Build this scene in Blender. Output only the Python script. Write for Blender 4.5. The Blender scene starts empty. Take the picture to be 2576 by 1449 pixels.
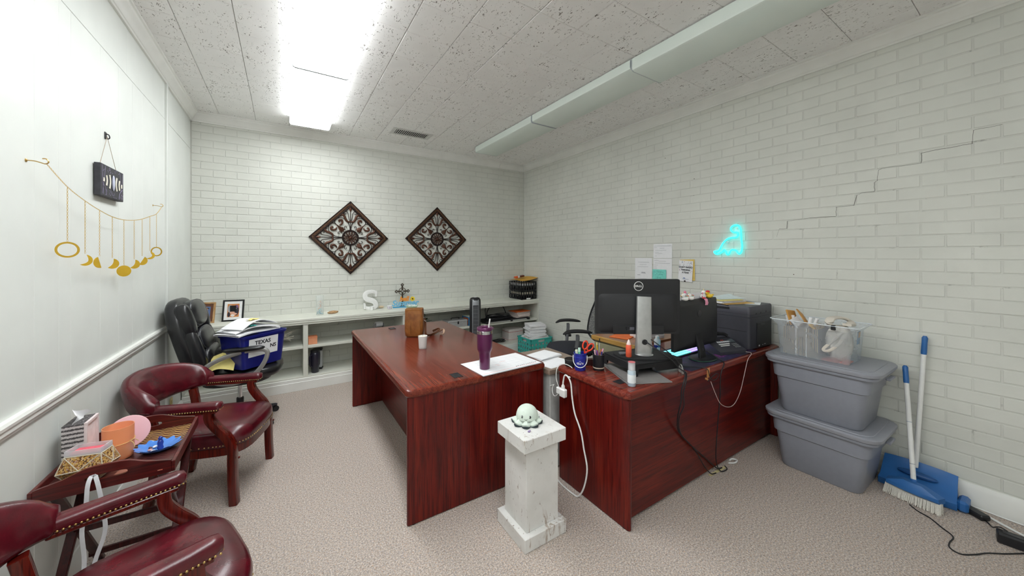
import bpy, math, random
from mathutils import Matrix, Vector
random.seed(7)
PI = math.pi
R = math.radians
sc = bpy.context.scene
COL = sc.collection

# ------------------------------------------------------------------ camera
F_PX = 890.0
YAW = math.atan(575.5 / 890.0)
EYE = 1.54
cam_d = bpy.data.cameras.new('camera')
cam_d.sensor_fit = 'HORIZONTAL'
cam_d.sensor_width = 36.0
cam_d.lens = F_PX / 2576.0 * 36.0
cam_d.shift_y = -(724.5 - 642.0) / 2576.0
cam_d.clip_start = 0.02
cam = bpy.data.objects.new('camera', cam_d)
cam.location = (0, 0, EYE)
cam.rotation_euler = (PI / 2, 0, -YAW)
COL.objects.link(cam)
sc.camera = cam
# ------------------------------------------------------------------ world, exposure
w = bpy.data.worlds.new('world')
w.use_nodes = True
w.node_tree.nodes['Background'].inputs[0].default_value = (0.9, 0.95, 1.0, 1)
w.node_tree.nodes['Background'].inputs[1].default_value = 0.3
sc.world = w
sc.view_settings.view_transform = 'Standard'
sc.view_settings.look = 'None'
sc.view_settings.gamma = 1.0
sc.view_settings.use_curve_mapping = False
sc.view_settings.exposure = 0.0
LAMP = 13.6          # brightness of the lit fluorescent lenses
# room
XL, XR, YB, YF, ZC = -0.846, 3.57, 5.14, -2.3, 3.11

# ------------------------------------------------------------------ materials
def lin(c):
    c = c / 255.0
    return c / 12.92 if c <= 0.04045 else ((c + 0.055) / 1.055) ** 2.4
def rgb(r, g, b): return (lin(r), lin(g), lin(b), 1.0)
MATS = {}
class NT:
    def __init__(s, name):
        s.m = bpy.data.materials.new(name); s.m.use_nodes = True
        s.t = s.m.node_tree; s.n = s.t.nodes; s.b = s.n['Principled BSDF']
        s.tc = s.n.new('ShaderNodeTexCoord')
    def new(s, ty, **k):
        n = s.n.new(ty)
        for a, v in k.items(): setattr(n, a, v)
        return n
    def link(s, a, b): s.t.links.new(a, b)
    def mapping(s, scale=(1, 1, 1), rot=(0, 0, 0), src='Object', loc=(0, 0, 0)):
        mp = s.new('ShaderNodeMapping')
        mp.inputs['Scale'].default_value = scale; mp.inputs['Rotation'].default_value = rot
        mp.inputs['Location'].default_value = loc
        s.link(s.tc.outputs[src], mp.inputs['Vector']); return mp.outputs[0]
    def noise(s, vec, scale, detail=3, rough=0.5, dist=0.0):
        n = s.new('ShaderNodeTexNoise'); n.inputs['Scale'].default_value = scale
        n.inputs['Detail'].default_value = detail; n.inputs['Roughness'].default_value = rough
        n.inputs['Distortion'].default_value = dist
        s.link(vec, n.inputs['Vector']); return n.outputs['Fac']
    def ramp(s, fac, stops, interp='LINEAR'):
        r = s.new('ShaderNodeValToRGB'); r.color_ramp.interpolation = interp
        el = r.color_ramp.elements
        while len(el) < len(stops): el.new(0.5)
        for e, (p, c) in zip(el, stops): e.position = p; e.color = c
        s.link(fac, r.inputs[0]); return r.outputs[0]
    def mix(s, fac, a, b, mode='MIX'):
        m = s.new('ShaderNodeMix', data_type='RGBA', blend_type=mode)
        for sock, v in ((m.inputs[0], fac), (m.inputs[6], a), (m.inputs[7], b)):
            if hasattr(v, 'links'): s.link(v, sock)
            else: sock.default_value = v
        return m.outputs[2]
    def bump(s, h, strength, dist=0.002):
        b = s.new('ShaderNodeBump'); b.inputs['Strength'].default_value = strength
        b.inputs['Distance'].default_value = dist
        s.link(h, b.inputs['Height']); s.link(b.outputs[0], s.b.inputs['Normal'])
    def set(s, **k):
        for a, v in k.items():
            i = s.b.inputs[a.replace('_', ' ')]
            if hasattr(v, 'links'): s.link(v, i)
            else: i.default_value = v

def plain(name, c, rough=0.5, metal=0.0, var=0.06, vs=30.0, bump=0.0, bs=200.0, spec=0.5, coat=0.0, src='Object', **k):
    """paint / plastic / paper: a base colour with faint procedural mottling"""
    if name in MATS: return MATS[name]
    t = NT(name); v = t.mapping(src=src)
    n = t.noise(v, vs, 3)
    lo = tuple(x * (1 - var) for x in c[:3]) + (1,); hi = tuple(min(1, x * (1 + var)) for x in c[:3]) + (1,)
    t.set(Base_Color=t.ramp(n, [(0.3, lo), (0.7, hi)]), Roughness=rough, Metallic=metal)
    t.b.inputs['Specular IOR Level'].default_value = spec
    if coat: t.b.inputs['Coat Weight'].default_value = coat; t.b.inputs['Coat Roughness'].default_value = 0.08
    if bump: t.bump(t.noise(v, bs, 2), bump)
    for a, x in k.items(): t.set(**{a: x})
    MATS[name] = t.m; return t.m

def glow(name, c, strength, base=(0.8, 0.8, 0.8, 1)):
    t = NT(name); v = t.mapping()
    n = t.noise(v, 3, 1)
    t.set(Base_Color=base, Roughness=0.4, Emission_Color=t.ramp(n, [(0, tuple(x * .97 for x in c[:3]) + (1,)), (1, c)]), Emission_Strength=strength)
    MATS[name] = t.m; return t.m

def clear(name, c, tr=0.6, rough=0.25):
    """thin translucent plastic / glass wall: part see-through, part milky"""
    t = NT(name); out = t.n['Material Output']
    v = t.mapping(); n = t.noise(v, 12, 2)
    t.set(Base_Color=c, Roughness=rough)
    tp = t.new('ShaderNodeBsdfTransparent'); tp.inputs[0].default_value = tuple(0.5 + 0.5 * x for x in c[:3]) + (1,)
    ms = t.new('ShaderNodeMixShader')
    mr = t.new('ShaderNodeMapRange'); mr.inputs[3].default_value = tr - .08; mr.inputs[4].default_value = min(1, tr + .08)
    t.link(n, mr.inputs[0]); t.link(mr.outputs[0], ms.inputs[0]); t.link(t.b.outputs[0], ms.inputs[1]); t.link(tp.outputs[0], ms.inputs[2])
    t.link(ms.outputs[0], out.inputs[0]); MATS[name] = t.m; return t.m

def wood(name, dark, mid, light, axis, rough=0.3, coat=0.1, sc_=1.0):
    """grain stretched along one axis"""
    t = NT(name)
    s = [26.0 * sc_] * 3; s['xyz'.index(axis)] = 1.3 * sc_
    v = t.mapping(scale=tuple(s))
    n1 = t.noise(v, 1.0, 6, 0.62, 1.1)
    s2 = [150.0] * 3; s2['xyz'.index(axis)] = 5.0
    n2 = t.noise(t.mapping(scale=tuple(s2)), 1.0, 3, 0.6)
    c1 = t.ramp(n1, [(0.22, dark), (0.5, mid), (0.80, light)])
    c2 = t.mix(t.ramp(n2, [(0.36, (.35, .35, .35, 1)), (0.50, (1, 1, 1, 1))]), tuple(x * .75 for x in dark[:3]) + (1,), c1)
    t.set(Base_Color=c2, Roughness=rough); t.b.inputs['Specular IOR Level'].default_value = 0.32; t.b.inputs['Coat Weight'].default_value = coat; t.b.inputs['Coat Roughness'].default_value = 0.12
    MATS[name] = t.m; return t.m

def leather(name, dark, light, rough=0.28):
    t = NT(name); v = t.mapping()
    n = t.noise(v, 7, 5, 0.6, 0.4)
    vo = t.new('ShaderNodeTexVoronoi'); vo.inputs['Scale'].default_value = 260; t.link(v, vo.inputs['Vector'])
    t.set(Base_Color=t.ramp(n, [(0.3, dark), (0.72, light)]), Roughness=rough)
    t.b.inputs['Coat Weight'].default_value = 0.15; t.b.inputs['Coat Roughness'].default_value = 0.2
    t.bump(vo.outputs['Distance'], 0.12, 0.001); MATS[name] = t.m; return t.m

def m_brick(name, c, joint=False):
    t = NT(name); g = t.mapping(src='Object'); geo = t.new('ShaderNodeNewGeometry')
    n = t.noise(geo.outputs['Position'], 2.2, 4, 0.6); n2 = t.noise(geo.outputs['Position'], 70, 4, 0.6)
    k = 0.93 if joint else 1.0
    lo = tuple(x * .93 * k for x in c[:3]) + (1,); hi = tuple(x * 1.04 * k for x in c[:3]) + (1,)
    base = t.ramp(n, [(0.3, lo), (0.7, hi)])
    if joint:
        n3 = t.noise(geo.outputs['Position'], 9, 5, 0.7)
        base = t.mix(t.ramp(n3, [(0.62, (0, 0, 0, 1)), (0.72, (1, 1, 1, 1))]), base, tuple(x * .5 for x in c[:3]) + (1,))
    t.set(Base_Color=base, Roughness=0.62); t.bump(n2, 0.25, 0.0015)
    MATS[name] = t.m; return t.m

def m_carpet():
    t = NT('carpet'); v = t.mapping()
    a = t.noise(v, 120, 3, 0.8); b = t.noise(v, 150, 2, 0.6); l = t.noise(v, 1.4, 3)
    c = t.ramp(a, [(0.32, rgb(112, 99, 90)), (0.45, rgb(170, 157, 147)), (0.55, rgb(198, 186, 176)), (0.68, rgb(236, 226, 216))])
    c = t.mix(t.ramp(b, [(0.58, (0, 0, 0, 1)), (0.66, (1, 1, 1, 1))]), c, rgb(140, 143, 156))
    c = t.mix(t.ramp(t.noise(v, 130, 2, .5), [(0.60, (0, 0, 0, 1)), (0.68, (1, 1, 1, 1))]), c, rgb(196, 162, 136))
    c = t.mix(0.12, c, t.ramp(l, [(0.3, rgb(170, 157, 146)), (0.7, rgb(198, 186, 176))]))
    t.set(Base_Color=c, Roughness=0.95); t.b.inputs['Specular IOR Level'].default_value = 0.1
    t.bump(a, 0.25, 0.003); MATS['carpet'] = t.m; return t.m

def m_tile():
    t = NT('ceiling_tile'); geo = t.new('ShaderNodeNewGeometry')
    oi = t.new('ShaderNodeObjectInfo')
    ad = t.new('ShaderNodeVectorMath', operation='MULTIPLY_ADD'); ad.inputs[1].default_value = (30, 30, 30)
    t.link(oi.outputs['Random'], ad.inputs[0]); t.link(geo.outputs['Position'], ad.inputs[2])
    mp = t.new('ShaderNodeMapping'); mp.inputs['Scale'].default_value = (1.0, 0.42, 1); mp.inputs['Rotation'].default_value = (0, 0, 0.5)
    t.link(ad.outputs[0], mp.inputs['Vector'])
    n = t.noise(mp.outputs[0], 62, 3, 0.6, 1.6)
    cl = t.noise(ad.outputs[0], 5.5, 2)
    th = t.new('ShaderNodeMath', operation='MULTIPLY_ADD'); th.inputs[1].default_value = 0.22; t.link(cl, th.inputs[0]); t.link(n, th.inputs[2])
    pit = t.ramp(th.outputs[0], [(0.745, (0, 0, 0, 1)), (0.78, (1, 1, 1, 1))])
    base = t.ramp(cl, [(0.3, rgb(243, 242, 240)), (0.7, rgb(249, 248, 246))])
    t.set(Base_Color=t.mix(pit, base, rgb(128, 122, 116)), Roughness=0.9)
    inv = t.new('ShaderNodeMath', operation='SUBTRACT'); inv.inputs[0].default_value = 1.0; t.link(pit, inv.inputs[1])
    t.bump(inv.outputs[0], 0.5, 0.003); MATS['ceiling_tile'] = t.m; return t.m

# ------------------------------------------------------------------ mesh builder
def cr(pts, n=6, closed=False):
    """Catmull-Rom resample"""
    P = [Vector(p) for p in pts]; out = []; L = len(P)
    rng = range(L if closed else L - 1)
    for i in rng:
        if closed: a, b, c, d = P[(i - 1) % L], P[i], P[(i + 1) % L], P[(i + 2) % L]
        else: a, b, c, d = P[max(i - 1, 0)], P[i], P[i + 1], P[min(i + 2, L - 1)]
        for k in range(n):
            u = k / n; u2 = u * u; u3 = u2 * u
            out.append(0.5 * ((2 * b) + (c - a) * u + (2 * a - 5 * b + 4 * c - d) * u2 + (3 * b - a - 3 * c + d) * u3))
    if not closed: out.append(P[-1].copy())
    return out
def T(x=0, y=0, z=0, rx=0, ry=0, rz=0):
    return Matrix.Translation((x, y, z)) @ Matrix.Rotation(rz, 4, 'Z') @ Matrix.Rotation(ry, 4, 'Y') @ Matrix.Rotation(rx, 4, 'X')
class MB:
    def __init__(s): s.v = []; s.f = []; s.m = None
    def at(s, m=None): s.m = m; return s
    def add(s, vs, fs):
        o = len(s.v)
        for p in vs:
            p = Vector(p); s.v.append(tuple(s.m @ p) if s.m else tuple(p))
        s.f += [tuple(i + o for i in f) for f in fs]; return s
    def box(s, x0, x1, y0, y1, z0, z1, c=0.0):
        if x0 > x1: x0, x1 = x1, x0
        if y0 > y1: y0, y1 = y1, y0
        if z0 > z1: z0, z1 = z1, z0
        c = min(c, (x1 - x0) * .49, (y1 - y0) * .49, (z1 - z0) * .49)
        if c <= 0:
            return s.add([(x0, y0, z0), (x1, y0, z0), (x1, y1, z0), (x0, y1, z0), (x0, y0, z1), (x1, y0, z1), (x1, y1, z1), (x0, y1, z1)],
                         [(3, 2, 1, 0), (4, 5, 6, 7), (0, 1, 5, 4), (1, 2, 6, 5), (2, 3, 7, 6), (3, 0, 4, 7)])
        vs = []; idx = {}
        for i, (X, dx) in enumerate(((x0, c), (x1, -c))):
            for j, (Y, dy) in enumerate(((y0, c), (y1, -c))):
                for k, (Z, dz) in enumerate(((z0, c), (z1, -c))):
                    idx[i, j, k, 0] = len(vs); vs.append((X, Y + dy, Z + dz))
                    idx[i, j, k, 1] = len(vs); vs.append((X + dx, Y, Z + dz))
                    idx[i, j, k, 2] = len(vs); vs.append((X + dx, Y + dy, Z))
        g = lambda *a: idx[a]
        fs = []
        fs += [(g(0,0,0,0), g(0,0,1,0), g(0,1,1,0), g(0,1,0,0)), (g(1,0,0,0), g(1,1,0,0), g(1,1,1,0), g(1,0,1,0)),
               (g(0,0,0,1), g(1,0,0,1), g(1,0,1,1), g(0,0,1,1)), (g(0,1,0,1), g(0,1,1,1), g(1,1,1,1), g(1,1,0,1)),
               (g(0,0,0,2), g(0,1,0,2), g(1,1,0,2), g(1,0,0,2)), (g(0,0,1,2), g(1,0,1,2), g(1,1,1,2), g(0,1,1,2))]
        for j in (0, 1):
            for k in (0, 1):
                q = (g(0,j,k,1), g(1,j,k,1), g(1,j,k,2), g(0,j,k,2)); fs.append(q if (j + k) % 2 else q[::-1])
        for i in (0, 1):
            for k in (0, 1):
                q = (g(i,0,k,0), g(i,1,k,0), g(i,1,k,2), g(i,0,k,2)); fs.append(q[::-1] if (i + k) % 2 else q)
        for i in (0, 1):
            for j in (0, 1):
                q = (g(i,j,0,0), g(i,j,1,0), g(i,j,1,1), g(i,j,0,1)); fs.append(q if (i + j) % 2 else q[::-1])
        for i in (0, 1):
            for j in (0, 1):
                for k in (0, 1):
                    q = (g(i,j,k,0), g(i,j,k,1), g(i,j,k,2)); fs.append(q if (i + j + k) % 2 else q[::-1])
        return s.add(vs, fs)
    def grid(s, rows, cu=False, cv=False, caps=False):
        """rows: list of equal-length point lists; cu closes along rows, cv closes within a row"""
        nr = len(rows); nc = len(rows[0]); vs = [p for r in rows for p in r]; fs = []
        for i in range(nr if cu else nr - 1):
            for j in range(nc if cv else nc - 1):
                a = i * nc + j; b = i * nc + (j + 1) % nc; c = ((i + 1) % nr) * nc + (j + 1) % nc; d = ((i + 1) % nr) * nc + j
                fs.append((a, b, c, d))
        if caps:
            fs.append(tuple(range(nc))[::-1]); fs.append(tuple((nr - 1) * nc + j for j in range(nc)))
        return s.add(vs, fs)
    def lathe(s, prof, n=24, ax=0, ay=0, caps=True):
        rows = [[(ax + r * math.cos(2 * PI * j / n), ay + r * math.sin(2 * PI * j / n), z) for j in range(n)] for r, z in prof]
        return s.grid(rows, cv=True, caps=caps)
    def sweep(s, pts, prof, closed=False, up=None, caps=True, scales=None):
        """sweep a closed 2-D profile (list of (a,b)) along pts"""
        P = [Vector(p) for p in pts]; n = len(P); rows = []; N = None
        for i in range(n):
            if closed: t = P[(i + 1) % n] - P[(i - 1) % n]
            else: t = P[min(i + 1, n - 1)] - P[max(i - 1, 0)]
            if t.length < 1e-9: t = Vector((0, 0, 1))
            t.normalize()
            if up is not None: N = Vector(up) - t * Vector(up).dot(t)
            elif N is None: N = (Vector((0, 0, 1)) if abs(t.z) < .9 else Vector((1, 0, 0))); N = N - t * N.dot(t)
            else: N = N - t * N.dot(t)
            if N.length < 1e-6: N = t.orthogonal()
            N.normalize(); B = t.cross(N)
            k = scales[i] if scales else 1.0
            rows.append([P[i] + B * (a * k) + N * (b * k) for a, b in prof])
        return s.grid(rows, cu=closed, cv=True, caps=caps and not closed)
    def tube(s, pts, r, n=8, closed=False, up=None):
        if isinstance(r, (list, tuple)): sc_ = list(r); r0 = 1.0
        else: sc_ = None; r0 = r
        prof = [(r0 * math.cos(2 * PI * j / n), r0 * math.sin(2 * PI * j / n)) for j in range(n)]
        return s.sweep(pts, prof, closed=closed, up=up, scales=sc_)
    def prism(s, poly, z0, z1):
        n = len(poly); vs = [(x, y, z0) for x, y in poly] + [(x, y, z1) for x, y in poly]
        return s.add(vs, [tuple(range(n))[::-1], tuple(range(n, 2 * n))] + [(i, (i + 1) % n, n + (i + 1) % n, n + i) for i in range(n)])
    def ell(s, c, r, nu=14, nv=10, e=1.0):
        """(super)ellipsoid, e<1 squarer"""
        pw = lambda v: math.copysign(abs(v) ** e, v)
        rows = []
        for i in range(nv + 1):
            ph = -PI / 2 + PI * i / nv
            rows.append([(c[0] + r[0] * pw(math.cos(ph)) * pw(math.cos(2 * PI * j / nu)), c[1] + r[1] * pw(math.cos(ph)) * pw(math.sin(2 * PI * j / nu)), c[2] + r[2] * pw(math.sin(ph))) for j in range(nu)])
        return s.grid(rows, cv=True)
    def text(s, body, size, m, depth=0.0008, align='CENTER', bold=0.0, shear=0.0):
        cu = bpy.data.curves.new('t', 'FONT'); cu.body = body; cu.size = size; cu.extrude = depth; cu.align_x = align; cu.align_y = 'CENTER'
        cu.offset = bold; cu.shear = shear; cu.resolution_u = 3
        o = bpy.data.objects.new('t', cu); me = bpy.data.meshes.new_from_object(o)
        old = s.m; s.m = m
        s.add([v.co for v in me.vertices], [tuple(p.vertices) for p in me.polygons]); s.m = old
        bpy.data.objects.remove(o); bpy.data.meshes.remove(me); bpy.data.curves.remove(cu); return s
    def mesh(s, name, mat, smooth=None):
        me = bpy.data.meshes.new(name); me.from_pydata(s.v, [], s.f); me.validate()
        me.materials.append(mat)
        if smooth:
            me.shade_smooth(); me.set_sharp_from_angle(angle=R(smooth))
        me.update(); return me
    def build(s, name, mat, parent=None, smooth=35, label=None, world=False):
        o = bpy.data.objects.new(name, s.mesh(name, mat, smooth)); COL.objects.link(o)
        if parent:
            o.parent = parent
            if world: o.matrix_parent_inverse = parent.matrix_basis.inverted()
        if label: o['label'] = label
        return o
def thing(name, label, cat, loc=(0, 0, 0), rz=0.0, group=None):
    o = bpy.data.objects.new(name, None); COL.objects.link(o); o.empty_display_size = 0.05
    o.location = loc; o.rotation_euler = (0, 0, rz); return tag(o, label, cat, group)
def tag(o, label, cat, group=None):
    o['label'] = label; o['category'] = cat
    if group: o['group'] = group
    return o
def one(name, mb, mat, label, cat, loc=(0, 0, 0), rz=0.0, group=None, smooth=35):
    o = mb.build(name, mat, None, smooth); o.location = loc; o.rotation_euler = (0, 0, rz); return tag(o, label, cat, group)
def struct(o): o['kind'] = 'structure'; return o
def stuff(o): o['kind'] = 'stuff'; return o
def inst(me, name, parent=None, loc=(0, 0, 0), rot=(0, 0, 0)):
    o = bpy.data.objects.new(name, me); COL.objects.link(o); o.parent = parent; o.location = loc; o.rotation_euler = rot; return o
def rrect(w, d, r, n=5, cx=0, cy=0):
    """rounded rectangle outline, counter-clockwise"""
    out = []
    for sx, sy, a0 in ((1, -1, -PI / 2), (1, 1, 0), (-1, 1, PI / 2), (-1, -1, PI)):
        for k in range(n + 1):
            a = a0 + PI / 2 * k / n
            out.append((cx + sx * (w / 2 - r) + r * math.cos(a), cy + sy * (d / 2 - r) + r * math.sin(a)))
    return out
def loft(mb, secs, caps=True):
    """secs: list of (outline2d, z)"""
    return mb.grid([[(x, y, z) for x, y in o] for o, z in secs], cv=True, caps=caps)

# ------------------------------------------------------------------ shared materials
WHITE_TRIM = plain('trim_paint', rgb(236, 236, 231), 0.35, vs=6, var=.03)
SHELF_PAINT = plain('shelf_paint', rgb(222, 223, 212), 0.4, vs=5, var=.04)
PANEL_PAINT = plain('panel_paint', rgb(228, 231, 226), 0.45, vs=4, var=.03, bump=.05, bs=40)
BRICK = m_brick('painted_brick', rgb(219, 220, 212)); JOINT = m_brick('painted_joint', rgb(219, 220, 212), True)
CARPET = m_carpet(); TILE = m_tile()
MAH_D, MAH_M, MAH_L = rgb(54, 8, 8), rgb(96, 18, 13), rgb(128, 38, 22)
MAH_X = wood('mahogany_x', MAH_D, MAH_M, MAH_L, 'x'); MAH_Y = wood('mahogany_y', MAH_D, MAH_M, MAH_L, 'y'); MAH_Z = wood('mahogany_z', MAH_D, MAH_M, MAH_L, 'z')
TOP_Y = wood('mahogany_top_y', rgb(74, 24, 16), rgb(116, 44, 29), rgb(144, 68, 45), 'y', 0.26, 0.2); TOP_X = wood('mahogany_top_x', rgb(78, 24, 18), rgb(122, 46, 34), rgb(150, 70, 50), 'x', 0.26, 0.2)
BLACK = plain('black_plastic', rgb(26, 26, 30), 0.45); BLACK_M = plain('black_matte', rgb(20, 20, 23), 0.7, bump=.1)
DARK = plain('charcoal_plastic', rgb(58, 58, 66), 0.5, bump=.06, bs=500)
GREY_PL = plain('grey_bin_plastic', rgb(142, 145, 155), 0.42, var=.03, bump=.05, bs=300)
SILVER = plain('silver_metal', rgb(196, 196, 196), 0.32, 0.85)
CHROME = plain('chrome', rgb(215, 215, 218), 0.12, 1.0)
WHITE = plain('white_plastic', rgb(236, 236, 234), 0.35, var=.02)
PAPER = plain('paper', rgb(240, 240, 242), 0.75, var=.02)
INK = plain('ink', rgb(40, 40, 46), 0.7); INK_L = plain('pale_ink', rgb(150, 150, 158), 0.7)
GOLD = plain('gold', rgb(212, 172, 62), 0.32, 0.7); BRASS = plain('brass_nail', rgb(196, 164, 104), 0.3, 0.9)
TEAL = plain('teal_plastic', rgb(52, 176, 166), 0.4); ORANGE_P = plain('orange_paper', rgb(236, 150, 92), 0.7)
YELLOW_P = plain('yellow_paper', rgb(238, 222, 140), 0.75); MANILA = plain('manila', rgb(214, 170, 96), 0.75)
BLUE_PL = plain('blue_plastic', rgb(44, 104, 170), 0.38, var=.08, vs=8)
# ================================================================== ROOM SHELL
floor = struct(MB().box(XL - .12, XR + .12, YF - .1, YB + .12, -.06, 0).build('floor', CARPET, smooth=None))
ceil = struct(MB().box(XL - .12, XR + .12, YF - .1, YB + .12, ZC + .012, ZC + .08).build('ceiling', plain('tile_joint', rgb(120, 116, 112), .9), smooth=None))
tx = [XL + .001] + [-.60 + .3315 * k for k in range(13)] + [XR - .001]
ty = [-1.6 + .001, -1.165, -.833, -.501] + [.495 + .332 * k for k in range(-2, 15)]
tile_cache = {}
for i in range(len(tx) - 1):
    for j in range(3, len(ty) - 1):
        wx, wy = tx[i + 1] - tx[i] - .0025, ty[j + 1] - ty[j] - .0025
        key = (round(wx, 3), round(wy, 3))
        if key not in tile_cache:
            m = MB(); c = .004; a, b = wx / 2, wy / 2
            m.add([(-a, -b, .012), (a, -b, .012), (a, b, .012), (-a, b, .012), (-a, -b, .004), (a, -b, .004), (a, b, .004), (-a, b, .004),
                   (-a + c, -b + c, 0), (a - c, -b + c, 0), (a - c, b - c, 0), (-a + c, b - c, 0)],
                  [(8, 11, 10, 9)] + [(4 + k, 4 + (k + 1) % 4, (k + 1) % 4, k)[::-1] for k in range(4)] + [(8 + k, 8 + (k + 1) % 4, 4 + (k + 1) % 4, 4 + k)[::-1] for k in range(4)])
            tile_cache[key] = m.mesh('tile', TILE)
        inst(tile_cache[key], 'tile', ceil, ((tx[i] + tx[i + 1]) / 2, (ty[j] + ty[j + 1]) / 2, ZC + random.uniform(-.0008, .0008)))

# ---- brick walls: each brick its own block, the joint recessed behind it
PITCH, COURSE, JW, BD = .212, .0808, .0085, .0035
def brick_block(l, h):
    """front face at local y=0 looking to -y, back at y=BD"""
    m = MB(); a, b, c = l / 2, h / 2, .0022
    m.add([(-a, BD, -b), (a, BD, -b), (a, BD, b), (-a, BD, b), (-a, .0018, -b), (a, .0018, -b), (a, .0018, b), (-a, .0018, b),
           (-a + c, 0, -b + c), (a - c, 0, -b + c), (a - c, 0, b - c), (-a + c, 0, b - c)],
          [(8, 9, 10, 11)] + [(k, (k + 1) % 4, 4 + (k + 1) % 4, 4 + k) for k in range(4)] + [(4 + k, 4 + (k + 1) % 4, 8 + (k + 1) % 4, 8 + k) for k in range(4)])
    return m
def see(X, Y, Z):
    s_, c_ = math.sin(YAW), math.cos(YAW); d = X * s_ + Y * c_
    if d < .2: return None
    u = X * c_ - Y * s_
    px, py = 1288 + F_PX * u / d, 642 - F_PX * (Z - EYE) / d
    return (px, py, d) if -60 < px < 2640 and -40 < py < 1490 else None
def brick_wall(name, span, place, rot, normal, skip, phase, z_off):
    """span=(a0,a1) along the wall; place(a,z)->world point of a brick's face"""
    wall = struct(MB().box(*{'wall_back': (XL - .12, XR + .12, YB + BD, YB + .12, 0, ZC + .01), 'wall_right': (XR + BD, XR + .12, YF, YB + .12, 0, ZC + .01)}[name]).build(name, JOINT, smooth=None))
    full = brick_block(PITCH - JW, COURSE - JW).mesh('brick', BRICK)
    cells = []
    for r in range(-1, 38):
        z0, z1 = max(0, z_off + r * COURSE), min(3.05, z_off + (r + 1) * COURSE)
        if z1 - z0 < .02: continue
        a = phase + (PITCH / 2 if r % 2 else 0); a -= PITCH * math.ceil((a - span[0]) / PITCH)
        while a < span[1]:
            lo, hi = max(a, span[0]), min(a + PITCH, span[1])
            if hi - lo > .03: cells.append(((lo + hi) / 2, (z0 + z1) / 2, hi - lo, z1 - z0))
            a += PITCH
    sc_ = []
    for q in cells:
        p = place(q[0], q[1]); v = see(*p); area = 0
        if v:
            d3 = Vector((p[0], p[1], p[2] - EYE)); area = abs(d3.normalized().dot(normal)) * q[2] / v[2] ** 2
            if skip(q[0], q[1]): area *= .02
        sc_.append((area, q))
    sc_.sort(key=lambda t: -t[0]); rest = MB()
    for k, (ar, (a, z, l, h)) in enumerate(sc_):
        p = place(a, z); j = random.uniform(-.0008, .0008)
        p = tuple(x + n * j for x, n in zip(p, normal)); e = (random.uniform(-.005, .005), random.uniform(-.004, .004), 0)
        if k < 300:
            me = full if abs(l - PITCH) < .002 and abs(h - COURSE) < .002 else brick_block(l - JW, h - JW).mesh('brick', BRICK)
            inst(me, 'brick', wall, p, (e[0], e[1], rot))
        else:
            rest.at(T(*p, rx=e[0], ry=e[1], rz=rot)); b = brick_block(l - JW, h - JW); rest.add(b.v, b.f)
    stuff(rest.build('brickwork', BRICK, wall, smooth=None)); return wall
wall_back = brick_wall('wall_back', (XL, XR), lambda a, z: (a, YB, z), 0, Vector((0, -1, 0)), lambda a, z: z < .8, -.767, 2.896 - 35 * .0808)
wall_right = brick_wall('wall_right', (-.3, YB), lambda a, z: (XR, a, z), -PI / 2, Vector((-1, 0, 0)), lambda a, z: (a > 1.3 and z < .75) or (.62 < a < 1.25 and z < 1.0), .5015 - .106, 1.874 - 23.5 * .0808 + .0)
# the stair-step crack that runs through the right wall's joints
cr_pts = [(1.32, 1.70), (1.303, 1.765), (1.249, 1.765), (1.244, 1.828), (1.096, 1.842), (0.932, 1.841), (0.931, 1.91), (0.831, 1.911), (0.814, 1.982), (0.782, 2.001), (0.721, 1.997), (0.721, 2.063), (0.706, 2.072), (0.7, 2.148), (0.686, 2.156), (0.499, 2.155), (0.499, 2.221), (0.399, 2.226), (0.335, 2.228), (.29, 2.23), (.287, 2.31), (.18, 2.312)]
m = MB()
for a, b in zip(cr_pts[:-1], cr_pts[1:]):
    n_ = 4; pts = [(XR - .0002, a[0] + (b[0] - a[0]) * k / n_ + random.uniform(-.002, .002), a[1] + (b[1] - a[1]) * k / n_ + random.uniform(-.002, .002)) for k in range(n_ + 1)]
    m.tube(pts, .0006 + random.uniform(0, .0006), 4)
m.build('crack', plain('crack_dark', rgb(70, 68, 62), .9), wall_right, smooth=None)
# small nails and marks left in the right wall
for k, (y, z) in enumerate([(2.05, 2.33), (2.38, 2.62), (2.55, 2.2), (1.2, 1.38), (.9, .78), (3.4, 2.05)]):
    MB().at(T(XR - .001, y, z, ry=-PI / 2)).lathe([(.004, -.002), (.004, .001), (.0015, .004)], 8).build('nail', plain('rust_nail', rgb(90, 60, 52), .6), wall_right)

# ---- left wall: sheet panelling
wall_left = struct(MB().box(XL - .12, XL - .009, YF, YB + .1, 0, ZC + .01).build('wall_left', plain('panel_groove', rgb(170, 174, 168), .6), smooth=None))
gr = [-2.3, -1.95, -1.6, -1.2, -.85, -.5, -.1, .3, .62, .95, 1.22, 1.48, 1.75, 2.02, 2.251, 2.438, 2.545, 2.866, 3.12, 3.36, 3.577, 3.82, 4.135]
for a, b in zip(gr[:-1], gr[1:]):
    MB().box(XL - .009, XL, a + .0008, b - .0008, .02, 2.697, .0012).build('panel', PANEL_PAINT, wall_left, smooth=None)
for a, b in ((-2.3, -1.6), (-1.6, -.4), (-.4, .82), (.82, 2.04), (2.04, 3.26), (3.26, 4.135)):
    MB().box(XL - .009, XL - .001, a + .0008, b - .0008, 2.701, 3.1, .0012).build('panel', PANEL_PAINT, wall_left, smooth=None)
for z0, z1 in ((.02, 2.697), (2.701, 3.1)):
    MB().box(XL - .009, XL - .003, 4.21, 5.139, z0, z1, .0012).build('panel', PANEL_PAINT, wall_left, smooth=None)
MB().box(XL - .009, XL + .016, 4.137, 4.165, .02, 3.03, .003).box(XL - .009, XL + .008, 4.165, 4.208, .02, 3.03, .003).build('batten', PANEL_PAINT, wall_left, smooth=None)
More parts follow.
